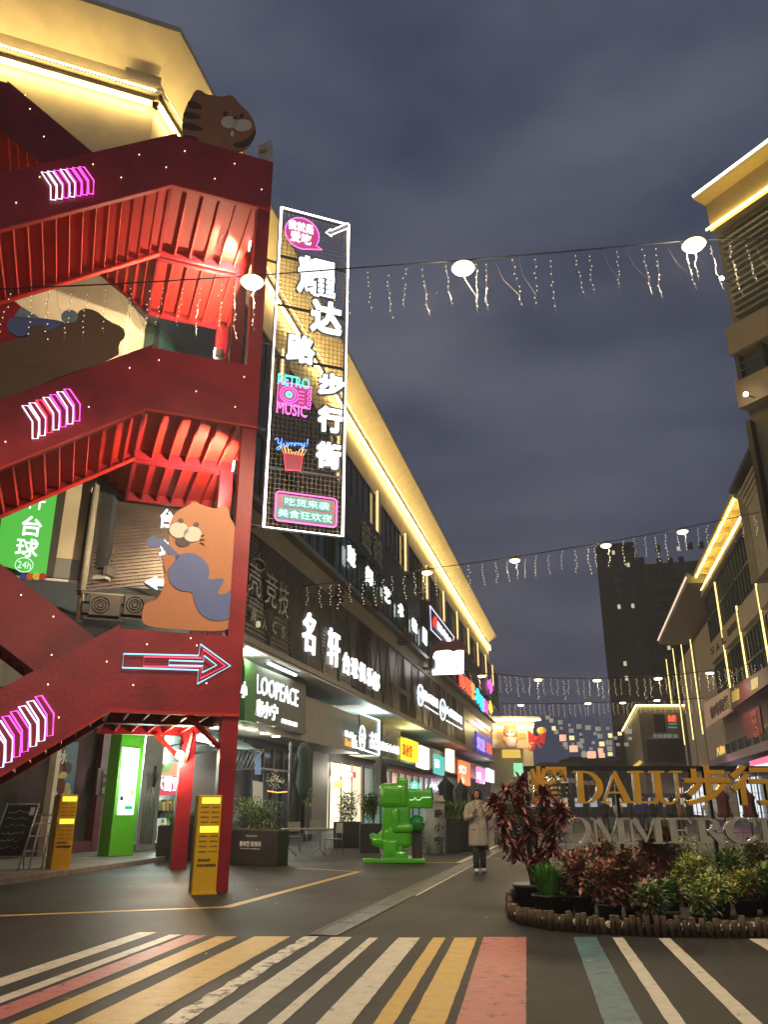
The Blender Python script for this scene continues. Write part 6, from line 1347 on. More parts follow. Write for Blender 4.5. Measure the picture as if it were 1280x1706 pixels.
# beige block with slanted eave and vertical strips
E3 = G(1098, 1065, 19.6); E4 = G(1143, 960, 19.6); o3 = Vector((E3.x, E3.y, 0))
FT = Fr((12 + .0, 0), S + 180); off3 = E4.x - E4.y * TS; off3b = E3.x - E3.y * TS; B3_ = side(FR, (off3 + off3b) / 2)
a3, a4 = FR.loc(E3)[0], FR.loc(E4)[0]
bb3 = root('plaza_building', FR(a4, B3_ + 1.6, 0), 'beige building with a flat pointed eave and thin vertical light strips beyond the right block', 'building')
wb = B3_ + 3.2
sub(FR, 'wall', mat('pale_stone', (.36, .33, .26), .75, noise=.1, nscale=.6), bb3, lambda mb: mb.box(FR, a3 - 10, aF - .3, wb, wb + 16, 0, 18.3))
sub(FR, 'eave', mat('eave_grey', (.2, .18, .15), .7), bb3, lambda mb: mb.slab([FR(a3, B3_, 19.9), FR(a4, B3_, 19.9), FR(a4 + .4, wb + 4, 19.4), FR(a3 + 1, wb + 4, 19.4)], .9))
sub(FR, 'eave_light', glow('eave_pink', (1, .72, .55), 1.2), bb3, lambda mb: mb.tube([FR(a3, B3_ - .05, 19.5), FR(a4, B3_ - .05, 19.5)], .09, 5))
for i, (x, y0, y1) in enumerate(((1112, 1098, 1230), (1123, 1080, 1300), (1135, 1058, 1330), (1148, 1032, 1330))):
    p = FR.px(x, y0, wb); p2 = FR.px(x + 14, y1, wb)
    sub(FR, 'light_strip', G_YL, bb3, lambda mb: mb.box(FR, p[0] - .045, p[0] + .045, wb - .2, wb - .1, 8.5, p[1]))
    sub(FR, 'pier', M_TAN2, bb3, lambda mb: mb.box(FR, p[0] - .8, p[0] + .8, wb - .1, wb - .003, 0, 18.2))
# nearest block at the right edge
F1o = G(1187, 385, 22.6); F1 = Fr((F1o.x, F1o.y), 149)
rb1 = root('corner_building', (F1o.x, F1o.y, 0), 'tall tan corner building with a yellow lit flat eave at the top right edge', 'building')
def z1(x, y, b=0): return F1.px(x, y, b)[1]
M_TAN3 = mat('tan_band', (.36, .28, .17), .75, noise=.12, nscale=1)
zt1 = z1(1190, 385); 
sub(F1, 'wall', mat('olive_wall', (.16, .145, .105), .8, noise=.15, nscale=1), rb1, lambda mb: mb.box(F1, 0, 16, .25, 12, 0, zt1))
sub(F1, 'eave', mat('eave_yellow', (.6, .47, .22), .7, noise=.06), rb1, lambda mb: (mb.box(F1, .05, 16, -.95, 12, zt1 + 1.1, zt1 + 1.3), mb.box(F1, .12, 16, -.3, .25, zt1 - .2, zt1 + 1.099)))
sub(F1, 'eave_light', glow('led_pale', (1, .9, .65), 5), rb1, lambda mb: mb.box(F1, .05, 16, -1.0, -.952, zt1 + 1.22, zt1 + 1.3))
sub(F1, 'light_strip', glow('eave_led_gold'), rb1, lambda mb: mb.box(F1, 0, 16, -.42, -.36, zt1 - .1, zt1 - .06))
for k in range(14): c_ = zt1 - .4 - k * .28; sub(F1, 'louvre', mat('louvre', (.2, .19, .14), .6), rb1, lambda mb: mb.box(F1, .3, 16, .0, .24, c_ - .05, c_ + .05))
for y in (558, 652, ):
    zz = z1(1207, y); z2 = z1(1209, y + 46); sub(F1, 'balcony_band', M_TAN3, rb1, lambda mb: mb.box(F1, .0, 16, -.3, .249, z2, zz))
zz = z1(1207, 605); z2 = z1(1240, 650)
for a_ in (.05, 1.0, 3.4, 6): sub(F1, 'window_frame', M_FRAME, rb1, lambda mb: mb.box(F1, a_, a_ + .16, -.1, .24, z2, zz))
sub(F1, 'window', M_TGLASS, rb1, lambda mb: mb.box(F1, .25, 16, .1, .2, z2 + .2, zz - .2))
for k in range(3): sub(F1, 'balcony_rail', M_FRAME, rb1, lambda mb: mb.tube([F1(.2, -.3, z2 + .3 + k * .3), F1(8, -.3, z2 + .3 + k * .3)], .025, 4))
z3 = z1(1250, 700); 
for a_ in (.0, 1.2, 4.5): sub(F1, 'window_frame', M_FRAME, rb1, lambda mb: mb.box(F1, a_, a_ + .18, -.05, .245, 1, z3))
sub(F1, 'lit_window', mat('pale_window', (.3, .35, .3), .3, emit=(.75, 1, .8), es=.35), rb1, lambda mb: mb.box(F1, 1.4, 5, .12, .22, z3 - 4.2, z3 - 1.5))
sub(F1, 'roof_box', M_TAUPE, rb1, lambda mb: mb.box(F1, .6, 2.0, 1.5, 3, zt1 + 1.25, zt1 + 2.3))
P = F1(.2, 2, zt1 + 1.25); t = root('roof_antenna', P, 'thin bent wire antenna on the roof of the top right building', 'antenna'); sub(W0, 'rod', M_WIRE, t, lambda mb: mb.tube([P, P + Vector((.8, 0, 1.5)), P + Vector((1.9, 0, 2.6))], .02, 4)); sub(W0, 'stay', M_WIRE, t, lambda mb: mb.tube([P + Vector((1.5, 0, 0)), P + Vector((1.3, 0, 2))], .015, 4))
for i, (x, y) in enumerate(((1203, 464), (1243, 657))):
    P = F1(*(lambda p: (p[0], -.75, p[1]))(F1.px(x, y, -.75))); t = root('spot_lamp', P, ['small spot lamp on the corner of the upper tan band at the right edge', 'small spot lamp on the corner of the lower tan band at the right edge'][i], 'lamp')
    sub(W0, 'lens', G_LAMP, t, lambda mb: mb.ball(P, .08, 0, 8, 6)); sub(W0, 'bracket', M_FRAME, t, lambda mb: mb.tube([P, P + F1.B * .5], .025, 5))
    lamp('spot_light', P + F1.A * .05 - Vector((0, 0, .0)), 90, (1, .8, .45), t, .06, 70, P + F1.A * 3 + F1.B * .6)
# floor level storefront of the near right block is hidden behind the sign

# ================================================================ FAR END OF THE STREET
def tower():
    P = AT(1060, 1330, 170); FTw = Fr((AT(992, 912, 165).x, 165), 106)
    t = root('apartment_tower', FTw(0, 0, 0), 'tall dark apartment tower rising behind the right hand eaves, a few windows lit', 'building')
    top = AT(1000, 908, 165).z; wdt = 26
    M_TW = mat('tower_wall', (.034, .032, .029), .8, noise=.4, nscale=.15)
    def bd(mb):
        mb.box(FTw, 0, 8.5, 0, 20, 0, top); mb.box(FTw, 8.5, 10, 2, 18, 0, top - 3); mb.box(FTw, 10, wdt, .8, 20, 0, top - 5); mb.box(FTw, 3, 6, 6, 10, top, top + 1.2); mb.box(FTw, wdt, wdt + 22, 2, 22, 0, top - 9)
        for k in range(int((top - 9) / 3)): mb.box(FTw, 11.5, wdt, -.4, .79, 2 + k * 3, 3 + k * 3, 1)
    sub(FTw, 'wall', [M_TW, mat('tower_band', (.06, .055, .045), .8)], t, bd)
    r = random.Random(2)
    lit = {(0, 2), (0, 5), (4, 6), (5, 3), (0, 9), (7, 11), (5, 13), (3, 7), (8, 4)}
    for f_ in range(1, 18):
        for j, a_ in enumerate((3.4, 6.2, 12.4, 14.6, 16.8, 19, 21.2, 23.6)):
            lt = (j, f_) in lit or r.random() < .06; z = f_ * 3 + 1
            b_ = -.06 if a_ < 9 else .74
            if a_ < 9 or lt or r.random() < .55: sub(FTw, 'window', (glow('tower_lit', (.9, .9, .6), .7, False) if lt else mat('tower_glass', (.012, .014, .018), .25)), t, lambda mb: mb.box(FTw, a_, a_ + (.6 if lt else 1.1), b_, b_ + .04, z + .2, z + (1.1 if lt else 1.8)))
tower()
# cream pavilion with balloon decorations closing the street on the left
Yc = 122; c0 = AT(826, 1330, Yc); FC = Fr((c0.x, Yc), 88)
def fc(x, y, b=0): return FC.px(x, y, b)
t = root('pavilion_building', FC(0, 0, 0), 'small cream building with a glowing yellow roof edge where the street bends', 'building')
xr = fc(892, 1250)[0]; zt_ = fc(860, 1200)[1]; zb_ = fc(860, 1246)[1]
sub(FC, 'wall', mat('cream_bright', (.6, .52, .36), .7), t, lambda mb: (mb.box(FC, 0, xr, .5, 20, zb_, zt_), mb.box(FC, 0, xr, 4, 20, 0, zb_), mb.box(FC, xr - 1.6, xr - .2, .6, 2, 0, zb_)))
sub(FC, 'roof', M_TAN2, t, lambda mb: mb.box(FC, -1, xr + .8, -1.2, 21, zt_, zt_ + .5))
sub(FC, 'light_strip', glow('eave_led'), t, lambda mb: (mb.box(FC, -1, xr + .8, -1.3, -1.201, zt_ - .1, zt_ + .05), mb.box(FC, 0, xr, .3, .4, zt_ - 1.0, zt_ - .9), mb.box(FC, xr + .02, xr + .12, .3, 20, zt_ - .6, zt_ - .5)))
sub(FC, 'light_curtain', glow('curtain_gold', (1, .65, .1), .9), t, lambda mb: mb.box(FC, fc(841, 1250)[0], fc(872, 1250)[0], 2, 2.2, fc(860, 1261)[1], fc(860, 1247)[1]))
sub(FC, 'screen', glow('pavilion_screen', (.3, .8, .45), 1.2), t, lambda mb: mb.box(FC, fc(859, 1270)[0], fc(874, 1270)[0], 1.4, 1.6, fc(866, 1292)[1], fc(866, 1270)[1]))
glyph_px(t, 'lettering', '花湖荟', 860, 1221, 876, 1231, glow('curtain_gold'), FC, .4, .2, .06)
lamp('facade_light', FC(xr * .5, -4, zt_ - 1), 1500, (1, .8, .45), t, .5)
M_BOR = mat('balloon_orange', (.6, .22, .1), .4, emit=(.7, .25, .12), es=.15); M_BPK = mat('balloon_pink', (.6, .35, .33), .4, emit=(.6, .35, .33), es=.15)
def bc_(x, y, r_, m, nm, par, b=-1.0, s3=(1, .5, 1)): a_, c_ = fc(x, y, b); sub(FC, nm, m, par, lambda mb: mb.ball(FC(a_, b, c_), r_, 0, 16, 10, s3))
P = FC(*(lambda p: (p[0], -1, p[1]))(fc(850, 1243, -1))); t = root('balloon_cat', P, 'small orange and white cartoon cat balloon on the cream building', 'decoration')
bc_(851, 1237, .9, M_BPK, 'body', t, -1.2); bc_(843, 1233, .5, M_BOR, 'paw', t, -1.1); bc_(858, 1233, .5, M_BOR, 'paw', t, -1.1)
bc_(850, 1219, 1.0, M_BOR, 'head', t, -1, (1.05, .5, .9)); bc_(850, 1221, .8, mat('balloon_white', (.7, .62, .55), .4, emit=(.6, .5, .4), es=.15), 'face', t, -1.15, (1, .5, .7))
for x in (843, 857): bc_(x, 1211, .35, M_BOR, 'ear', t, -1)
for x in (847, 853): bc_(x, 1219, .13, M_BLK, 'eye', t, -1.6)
P = FC(*(lambda p: (p[0], -1, p[1]))(fc(893, 1250, -1))); t = root('ribbon_bow', P, 'big red ribbon bow with a yellow bell on the corner of the cream building', 'decoration')
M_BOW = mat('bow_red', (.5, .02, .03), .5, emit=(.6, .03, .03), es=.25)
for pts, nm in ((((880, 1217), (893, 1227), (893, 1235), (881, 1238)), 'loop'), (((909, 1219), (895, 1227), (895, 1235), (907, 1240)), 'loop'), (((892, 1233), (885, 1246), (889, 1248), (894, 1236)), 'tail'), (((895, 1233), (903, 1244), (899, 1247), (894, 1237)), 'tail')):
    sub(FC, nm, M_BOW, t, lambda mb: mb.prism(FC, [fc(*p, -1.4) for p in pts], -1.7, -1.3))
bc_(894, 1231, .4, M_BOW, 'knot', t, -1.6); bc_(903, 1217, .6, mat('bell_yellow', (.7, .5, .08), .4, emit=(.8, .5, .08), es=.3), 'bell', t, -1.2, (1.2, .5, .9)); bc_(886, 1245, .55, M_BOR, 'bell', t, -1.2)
# block with a black billboard
Yb = 112; FB2 = Fr((AT(1063, 1177, Yb).x, Yb), 90)
def f2(x, y, b=0): return FB2.px(x, y, b)
t = root('screen_building', FB2(0, 0, 0), 'low building with yellow outlined roof and a big black screen beyond the gold sign', 'building')
zt_ = f2(1080, 1176)[1]
sub(FB2, 'wall', mat('screen_wall', (.16, .15, .13), .8, noise=.1), t, lambda mb: mb.add([FB2(0, 0, 0), FB2(22, 0, 0), FB2(22, 40, 0), FB2(9.5, 40, 0), FB2(0, 0, zt_), FB2(22, 0, zt_), FB2(22, 40, zt_), FB2(9.5, 40, zt_)], [(0, 1, 5, 4), (1, 2, 6, 5), (2, 3, 7, 6), (3, 0, 4, 7), (4, 5, 6, 7)]))
sub(FB2, 'light_strip', glow('eave_led_gold'), t, lambda mb: (mb.box(FB2, -.3, 8, -.3, -.2, zt_, zt_ + .14), mb.tube([FB2(-.3, -.2, zt_ + .07), FB2(9.2, 40, zt_ + .07)], .09, 4)))
sub(FB2, 'light_strip', glow('curtain_gold'), t, lambda mb: mb.tube([FB2(-.2, 1, zt_ - 7.4), FB2(6, 27, zt_ - 7.4)], .28, 4))
sub(FB2, 'billboard', mat('billboard_black', (.012, .012, .014), .3), t, lambda mb: mb.box(FB2, f2(1076, 1250)[0], f2(1136, 1250)[0], -.6, -.2, f2(1100, 1270)[1], f2(1100, 1231)[1]))
sub(FB2, 'billboard_frame', mat('frame_grey'), t, lambda mb: mb.tube([FB2(f2(x, 1250)[0], -.62, f2(1100, y)[1]) for x, y in ((1076, 1270), (1136, 1270), (1136, 1231), (1076, 1231))], .1, 4, closed=True))
glyph_px(t, 'lettering', '佳纳迦影城', 1088, 1222, 1130, 1230, mat('pale_char', (.5, .5, .48), .5, emit=(.5, .5, .48), es=.25), FB2, -.3, .1, .02)
glyph_px(t, 'lettering', '鱼酷', 1113, 1191, 1127, 1202, cg['r'], FB2, -.3, .1, .06)
for y in (1205, 1211): sub(FB2, 'green_lines', mat('green_neon_dim', (.1, .3, .2), .5, emit=(.2, .6, .4), es=.4), t, lambda mb: mb.box(FB2, f2(1113, y)[0], f2(1127, y)[0], -.3, -.2, f2(1120, y + 2)[1], f2(1120, y)[1]))
sub(FB2, 'dark_window', M_GLASS, t, lambda mb: mb.box(FB2, f2(1090, 1200)[0], f2(1108, 1200)[0], -.06, -.01, f2(1100, 1220)[1], f2(1100, 1190)[1]))
for i, x in enumerate((1052, 1046, 1040, 1035)): pass
# low dark rows closing the far end
r = random.Random(11)
for i, (x0, x1, y, Y, l) in enumerate(((905, 960, 1272, 150, 'low dark distant block left of the lantern cluster'), (955, 1075, 1262, 165, 'long low dark distant block behind the lantern cluster'))):
    F_ = Fr((AT(x0, 1330, Y).x, Y), 90); top = F_.px(x0 + 20, y)[1]; w2 = F_.px(x1, y)[0]
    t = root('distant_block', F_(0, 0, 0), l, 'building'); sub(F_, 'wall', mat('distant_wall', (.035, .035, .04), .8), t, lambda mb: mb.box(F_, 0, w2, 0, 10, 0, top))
    sub(F_, 'roof_edge', mat('distant_trim', (.06, .06, .06), .8), t, lambda mb: mb.box(F_, -.3, w2 + .3, -.3, 0, top - .4, top + .2))
    for k in range(14):
        lt = r.random() < .55; a_ = r.uniform(1, w2 - 2); z = r.choice((2.4, 5, 7.4)); col = r.choice(((1, .8, .5), (.8, .9, 1), (1, .4, .5)))
        sub(F_, 'window', glow('dw%d' % int(col[1] * 10), col, .8 if lt else .1, False), t, lambda mb: mb.box(F_, a_, a_ + r.uniform(.6, 2.2), -.05, 0, z, z + .8))
t = root('street_stalls', (AT(1000, 1330, 100).x, 100, 0), 'row of dim lit stalls at street level far behind the gold sign', 'stalls'); F_ = Fr((AT(880, 1330, 100).x, 100), 90)
for k in range(16):
    a_ = k * 1.75; col = random.Random(k).choice(((1, .85, .6), (.75, .85, 1), (1, .5, .6), (.9, .9, .85)))
    sub(F_, 'stall', M_FRAME, t, lambda mb: mb.box(F_, a_, a_ + 1.6, 0, 2, 0, 2.6)); sub(F_, 'stall_window', glow('sw%d' % int(col[2] * 10), col, .45, False), t, lambda mb: mb.box(F_, a_ + .3, a_ + 1.2, -.05, 0, 1.1, 2.1))
# hanging cube lanterns
ORD = 'first second third fourth fifth sixth seventh eighth ninth tenth eleventh twelfth thirteenth fourteenth fifteenth sixteenth seventeenth eighteenth nineteenth twentieth twenty-first twenty-second twenty-third twenty-fourth twenty-fifth twenty-sixth twenty-seventh twenty-eighth twenty-ninth thirtieth thirty-first thirty-second'.split()
cl_ = [(913, 1195), (919, 1200), (934, 1203), (949, 1208), (923, 1213), (927, 1219), (936, 1213), (952, 1217), (965, 1210), (968, 1223), (953, 1229), (980, 1212), (992, 1222), (997, 1214), (1000, 1226), (1013, 1213), (1017, 1225), (970, 1234), (955, 1239), (942, 1240), (938, 1229), (989, 1237), (1003, 1239), (1015, 1237), (1030, 1240), (970, 1244), (956, 1247), (985, 1247), (1001, 1250), (1016, 1247), (973, 1252), (944, 1245), (966, 1240), (1026, 1229), (1033, 1222), (1048, 1218), (1050, 1230), (1044, 1240), (986, 1257), (1003, 1258), (1017, 1256), (974, 1257)]
mw_ = [mat('lantern_white', (.4, .4, .38), .5, emit=(.6, .6, .5), es=.28), glow('lantern_yellow', (1, .85, .35), 1.1, False), glow('lantern_pink', (1, .45, .3), 1.3, False)]
proto = None
for i, (x, y) in enumerate(cl_):
    Y = 62 + (i * 7) % 22; k = 2 if i in (26, 28, 38, 39, 20) else (1 if i % 6 == 4 else 0); P = AT(x, y, Y); s_ = .13 + (i % 3) * .03 + (.06 if k == 2 else 0)
    t = root('cube_lantern', P, '%s cube lantern in the far cluster, %s of its colour from the left' % (['pale', 'yellow', 'pink orange'][k], ORD[sum(1 for j, (xx, _) in enumerate(cl_) if (2 if j in (26, 28, 38, 39, 20) else (1 if j % 6 == 4 else 0)) == k and (xx, j) < (x, i))]), 'lantern', ['pale cube lanterns of the far cluster', 'yellow cube lanterns of the far cluster', 'pink cube lanterns of the far cluster'][k])
    F_ = Fr((P.x, P.y), 75 + (i * 37) % 40)
    sub(F_, 'shade', mw_[k], t, lambda mb: mb.box(F_, -s_, s_, -s_, s_, P.z - s_, P.z + s_)); sub(F_, 'cord', M_WIRE, t, lambda mb: mb.tube([P + Vector((0, 0, s_)), P + Vector((0, 0, s_ + 1.2))], .012, 3))

# ================================================================ PLANTED ISLAND WITH THE NAME SIGN
YS = 12.7; FN = Fr((0, YS), 90)
M_GOLD = mat('gold_face', (.78, .4, .04), .35, metal=0, noise=.08); M_SIDE = mat('chrome_side', (.5, .45, .36), .2, metal=1, noise=0); M_GREYL = mat('grey_face', (.5, .47, .4), .35, metal=.1, noise=.12)
def fnp(x, y, b=0): return FN.px(x, y, b)
n0 = fnp(874, 1278); ns = root('name_sign', FN(n0[0], 0, 0), 'black mesh stand with gold street name letters above grey capitals, behind the plants', 'sign')
aL = fnp(874, 1300)[0]; aR = aL + 5.6; zT = n0[1]
sub(FN, 'frame', M_FRAME, ns, lambda mb: [mb.box(FN, aL, aR, 0, .1, zT - .06, zT + .02), mb.box(FN, aL, aR, 0, .05, .25, .3)] + [mb.box(FN, a_ - .025, a_ + .025, .0, .06, 0, zT - .061) for a_ in (aL + .03, aL + 1.4, aL + 2.8, aL + 4.2, aR - .03)])
sub(FN, 'wire_mesh', M_MESH, ns, lambda mb: [mb.box(FN, aL + k * .14 - .003, aL + k * .14 + .003, .02, .026, .3, zT - .06) for k in range(1, 40)] + [mb.box(FN, aL, aR, .03, .036, .3 + k * .14 - .003, .3 + k * .14 + .003) for k in range(1, 12)])
_gs = MB.text
def letter3(ch, x0, y0, x1, y1, m, b=-.1, th=.09, bold=.02):
    p0, p1 = fnp(x0, y1, b), fnp(x1, y0, b); mb = MB(); mb.text(FN, ch, p0[0], p1[0], p0[1], p1[1], b, th, 0, bold)
    if ch > 'z':
        for k, (u, v) in enumerate(((1, 1), (-1, 1), (1, -1), (-1, -1))): mb.text(FN, ch, p0[0] + u * .007, p1[0] + u * .007, p0[1] + v * .007, p1[1] + v * .007, b + .0012 * (k + 1), th, 0, bold)
    o = mb.build('letter', [m, M_SIDE], ns); me = o.data
    for pl in me.polygons:
        if abs(pl.normal.y) < .5: pl.material_index = 1
def arc(cx, cy, rx, ry, a0, a1, n=14): return [(cx + rx * math.cos(R(lerp(a0, a1, k / n))), cy + ry * math.sin(R(lerp(a0, a1, k / n)))) for k in range(n + 1)]
def band_(o, i_): return [[o[k], o[k + 1], i_[k + 1], i_[k]] for k in range(len(o) - 1)]
def bx4(x0, x1, y0, y1): return [(x0, y0), (x1, y0), (x1, y1), (x0, y1)]
SERIF = {                                      # roman capitals with thick and thin strokes, drawn in a unit box
 'I': [bx4(.34, .66, .05, .95), bx4(.1, .9, 0, .06), bx4(.1, .9, .94, 1)],
 'L': [bx4(.16, .38, .05, .95), bx4(.02, .54, .94, 1), bx4(.02, .93, 0, .07), [(.93, 0), (.98, .3), (.93, .3), (.78, .07)]],
 'D': [bx4(.14, .34, .05, .95), bx4(.02, .4, 0, .06), bx4(.02, .4, .94, 1)] + band_(arc(.38, .5, .6, .5, -90, 90), arc(.38, .5, .38, .44, -90, 90)),
 'A': [[(.06, .05), (.13, .05), (.52, .96), (.47, 1)], [(.46, 1), (.54, 1), (.94, .05), (.7, .05), (.43, .8)], bx4(.25, .74, .3, .36), bx4(0, .26, 0, .06), bx4(.6, 1, 0, .06)],
 'U': [bx4(.14, .34, .34, .95), bx4(.76, .83, .34, .95), bx4(.02, .46, .94, 1), bx4(.62, .97, .94, 1)] + band_(arc(.485, .34, .345, .36, 180, 360), arc(.545, .34, .215, .29, 180, 360)),
 'O': band_(arc(.5, .5, .5, .5, 0, 360, 30), arc(.5, .5, .27, .44, 0, 360, 30)),
 'C': band_(arc(.54, .5, .52, .5, 38, 322, 26), arc(.56, .5, .3, .44, 48, 312, 26)) + [[(.9, .64), (.96, .64), (.96, 1), (.9, .86)], [(.9, .3), (.97, .36), (.92, .14), (.86, .18)]],
 'M': [bx4(.1, .16, .05, .95), bx4(.74, .92, .05, .95), [(.1, 1), (.28, 1), (.55, .2), (.47, .04)], [(.47, .04), (.53, .16), (.76, 1), (.8, .95)], bx4(0, .26, 0, .06), bx4(.66, 1, 0, .06), bx4(0, .2, .94, 1), bx4(.76, 1, .94, 1)],
 'E': [bx4(.14, .38, .05, .95), bx4(.02, .9, 0, .07), bx4(.02, .88, .93, 1), bx4(.38, .7, .48, .54), bx4(.66, .72, .38, .64), [(.9, 0), (.97, .28), (.91, .28), (.78, .07)], [(.88, 1), (.92, .76), (.86, .76), (.76, .93)]],
 'R': [bx4(.14, .34, .05, .95), bx4(.02, .46, 0, .06), bx4(.02, .4, .94, 1)] + band_(arc(.38, .73, .42, .27, -90, 90), arc(.38, .73, .2, .21, -90, 90)) + [[(.4, .47), (.6, .47), (.94, .05), (.7, .0)], bx4(.72, 1, 0, .06)]}
def serif_letter(ch, x0, y0, x1, y1, m, b=-.1, th=.09):
    p0, p1 = fnp(x0, y1, b), fnp(x1, y0, b); mb = MB()
    for k, poly in enumerate(SERIF[ch]): mb.prism(FN, [(lerp(p0[0], p1[0], u), lerp(p0[1], p1[1], v)) for u, v in poly], b - th / 2 - .0006 * (k % 4), b + th / 2 - .0006 * (k % 4))
    o = mb.build('letter', [m, M_SIDE], ns)
    for pl in o.data.polygons:
        if abs(pl.normal.y) < .5: pl.material_index = 1
for ch, q in zip('耀DALU步行街', ((886, 1277, 944, 1339), (957, 1284, 1003, 1338), (1002, 1284, 1049, 1338), (1050, 1284, 1093, 1338), (1084, 1284, 1137, 1339), (1143, 1276, 1211, 1341), (1222, 1275, 1290, 1341), (1300, 1275, 1368, 1341))):
    if ch in 'DALU': serif_letter(ch, *q, M_GOLD)
    else: letter3(ch, *q, M_GOLD, bold=.012)
for ch, q in zip('COMMERCIAL', ((903, 1362, 941, 1406), (944, 1361, 983, 1406), (986, 1362, 1042, 1405), (1046, 1362, 1104, 1405), (1111, 1362, 1154, 1404), (1159, 1362, 1207, 1404), (1209, 1361, 1258, 1405), (1262, 1362, 1284, 1403), (1288, 1362, 1332, 1403), (1335, 1362, 1372, 1403))): serif_letter(ch, *q, M_GREYL)
# log edging
pth = [G(*p) for p in ((892, 1492), (862, 1500), (848, 1513), (851, 1530), (872, 1541), (915, 1549), (1000, 1556), (1100, 1560), (1200, 1562), (1330, 1562), (1480, 1556))]
pth = [Vector((p.x, p.y, 0)) for p in pth]
ed_ = root('log_edging', pth[0], 'low palisade of short upright wooden stakes around the planted island', 'edging'); M_LOG = mat('log_wood', (.085, .052, .03), .8, noise=.45, nscale=18, bump=.6); M_LOGT = mat('log_end', (.2, .15, .09), .8, noise=.3, nscale=30)
r = random.Random(21); d = 0; L = [(pth[i + 1] - pth[i]).length for i in range(len(pth) - 1)]; tot = sum(L); n = 0
while d < tot and n < 96:
    q = d; i = 0
    while q > L[i]: q -= L[i]; i += 1
    p = pth[i].lerp(pth[i + 1], q / L[i]); h = r.uniform(.15, .22); rd = r.uniform(.032, .042); tl = Vector((r.uniform(-.02, .02), r.uniform(-.02, .02), 0))
    mb = MB(); mb.tube([p + Vector((0, 0, 0)), p + tl + Vector((0, 0, h))], [rd, rd * .96], 8, 0); mb.tube([p + tl + Vector((0, 0, h + .0005)), p + tl + Vector((0, 0, h + .004))], rd * .85, 8, 1)
    mb.build('stake', [M_LOG, M_LOGT], ed_); d += rd * 2 + r.uniform(.0, .018); n += 1
ins = [p + Vector((0, .1, 0)) for p in pth]
mb = MB(); mb.slab([Vector((p.x, p.y + .05, .06)) for p in pth[2:]] + [Vector((7.6, 12.6, .06)), Vector((2.3, 13.0, .06)), Vector((1.75, 12.6, .06))], .05)
tag(mb.build('soil_bed', mat('soil')), kind='structure')
# pebbles
mb = MB(); 
for k in range(900):
    t_ = r.uniform(3.2, len(pth) - 1.01); i = int(t_); p = pth[i].lerp(pth[i + 1], t_ - i) + Vector((r.uniform(-.02, .02), r.uniform(.05, .3), r.uniform(.06, .12)))
    mb.ball(p, r.uniform(.012, .026), 0, 5, 3, (1.2, 1, .7))
tag(mb.build('pebbles', mat('pebble', (.6, .58, .52), .7, noise=.2, nscale=20)), 'white pebbles strewn between the stakes and the pots', 'pebbles', kind='stuff')
# potted plants
POT = mat('pot_black', (.02, .022, .022), .5); POTB = mat('pot_teal', (.02, .045, .05), .45)
RL = [mat('red_leaf_%d' % i, c, .42, noise=.3, nscale=14) for i, c in enumerate(((.13, .022, .028), (.24, .045, .045), (.07, .018, .018), (.36, .11, .08)))]
CL_ = [mat('copper_leaf_%d' % i, c, .5, noise=.3, nscale=14) for i, c in enumerate(((.34, .13, .1), (.2, .07, .05), (.45, .22, .15), (.1, .1, .035)))]
YL = [mat('yellow_leaf_%d' % i, c, .5, noise=.3, nscale=14) for i, c in enumerate(((.4, .44, .07), (.55, .5, .12), (.2, .32, .06), (.12, .2, .04)))]
DG = [mat('deep_leaf_%d' % i, c, .4, noise=.3, nscale=14) for i, c in enumerate(((.05, .12, .04), (.09, .17, .05), (.13, .22, .06)))]
BG = [mat('fern_leaf_%d' % i, c, .5, noise=.3, nscale=14) for i, c in enumerate(((.07, .26, .04), (.11, .34, .06), (.05, .16, .03)))]
def pot_at(x, y, rx, h, label, name='potted_shrub', cat='plant', m=POT, group=None, z=.06):
    P = G(x, y, z); t = root(name, P, label, cat, group); sub(W0, 'pot', m, t, lambda mb: mb.lathe(P, [(rx * .8, 0), (rx, h * .9), (rx * 1.06, h * .9), (rx * 1.06, h), (rx * .9, h), (rx * .9, h - .02)], 16)); return t, P
# cordyline: several canes, each with a rosette of lance leaves
P = G(893, 1508, .06); t = root('cordyline_tree', P, 'tall shrub with dark purple red lance leaves at the left end of the planted island', 'plant')
sub(W0, 'pot', POTB, t, lambda mb: mb.lathe(P, [(.24, 0), (.3, .24), (.32, .24), (.32, .28), (.27, .28)], 18))
r = random.Random(33); canes = []
def cz(x, y): q = AT(x, y, P.y); return q
heads = [(845, 1312), (872, 1300), (905, 1318), (835, 1350), (868, 1338), (905, 1352), (925, 1372), (842, 1385), (880, 1378), (915, 1400), (858, 1410), (893, 1420), (930, 1345), (825, 1330)]
M_CANE = mat('cane_bark', (.13, .09, .05), .8, noise=.3, nscale=20)
for i, (x, y) in enumerate(heads):
    q = cz(x, y) + Vector((0, r.uniform(-.25, .25), 0)); mid = Vector((P.x + (q.x - P.x) * .35, P.y + (q.y - P.y) * .4, lerp(P.z + .3, q.z, .55)))
    base = P + Vector((r.uniform(-.08, .08), r.uniform(-.08, .08), .25))
    sub(W0, 'cane', M_CANE, t, lambda mb: mb.tube([base, mid, q], [.018, .014, .01], 6))
    mb = MB()
    for k in range(80):
        an = k * 2.4; el_ = r.uniform(-.35, 1.25) ; dd = Vector((math.cos(an) * math.cos(el_), math.sin(an) * math.cos(el_), math.sin(el_)))
        mb.blade(q - Vector((0, 0, r.uniform(0, .16))), dd, r.uniform(.18, .33), r.uniform(.04, .065), .4, r.choice((0, 0, 1, 1, 2, 2, 3)), 3)
    mb.build('leaf_rosette', RL, t)
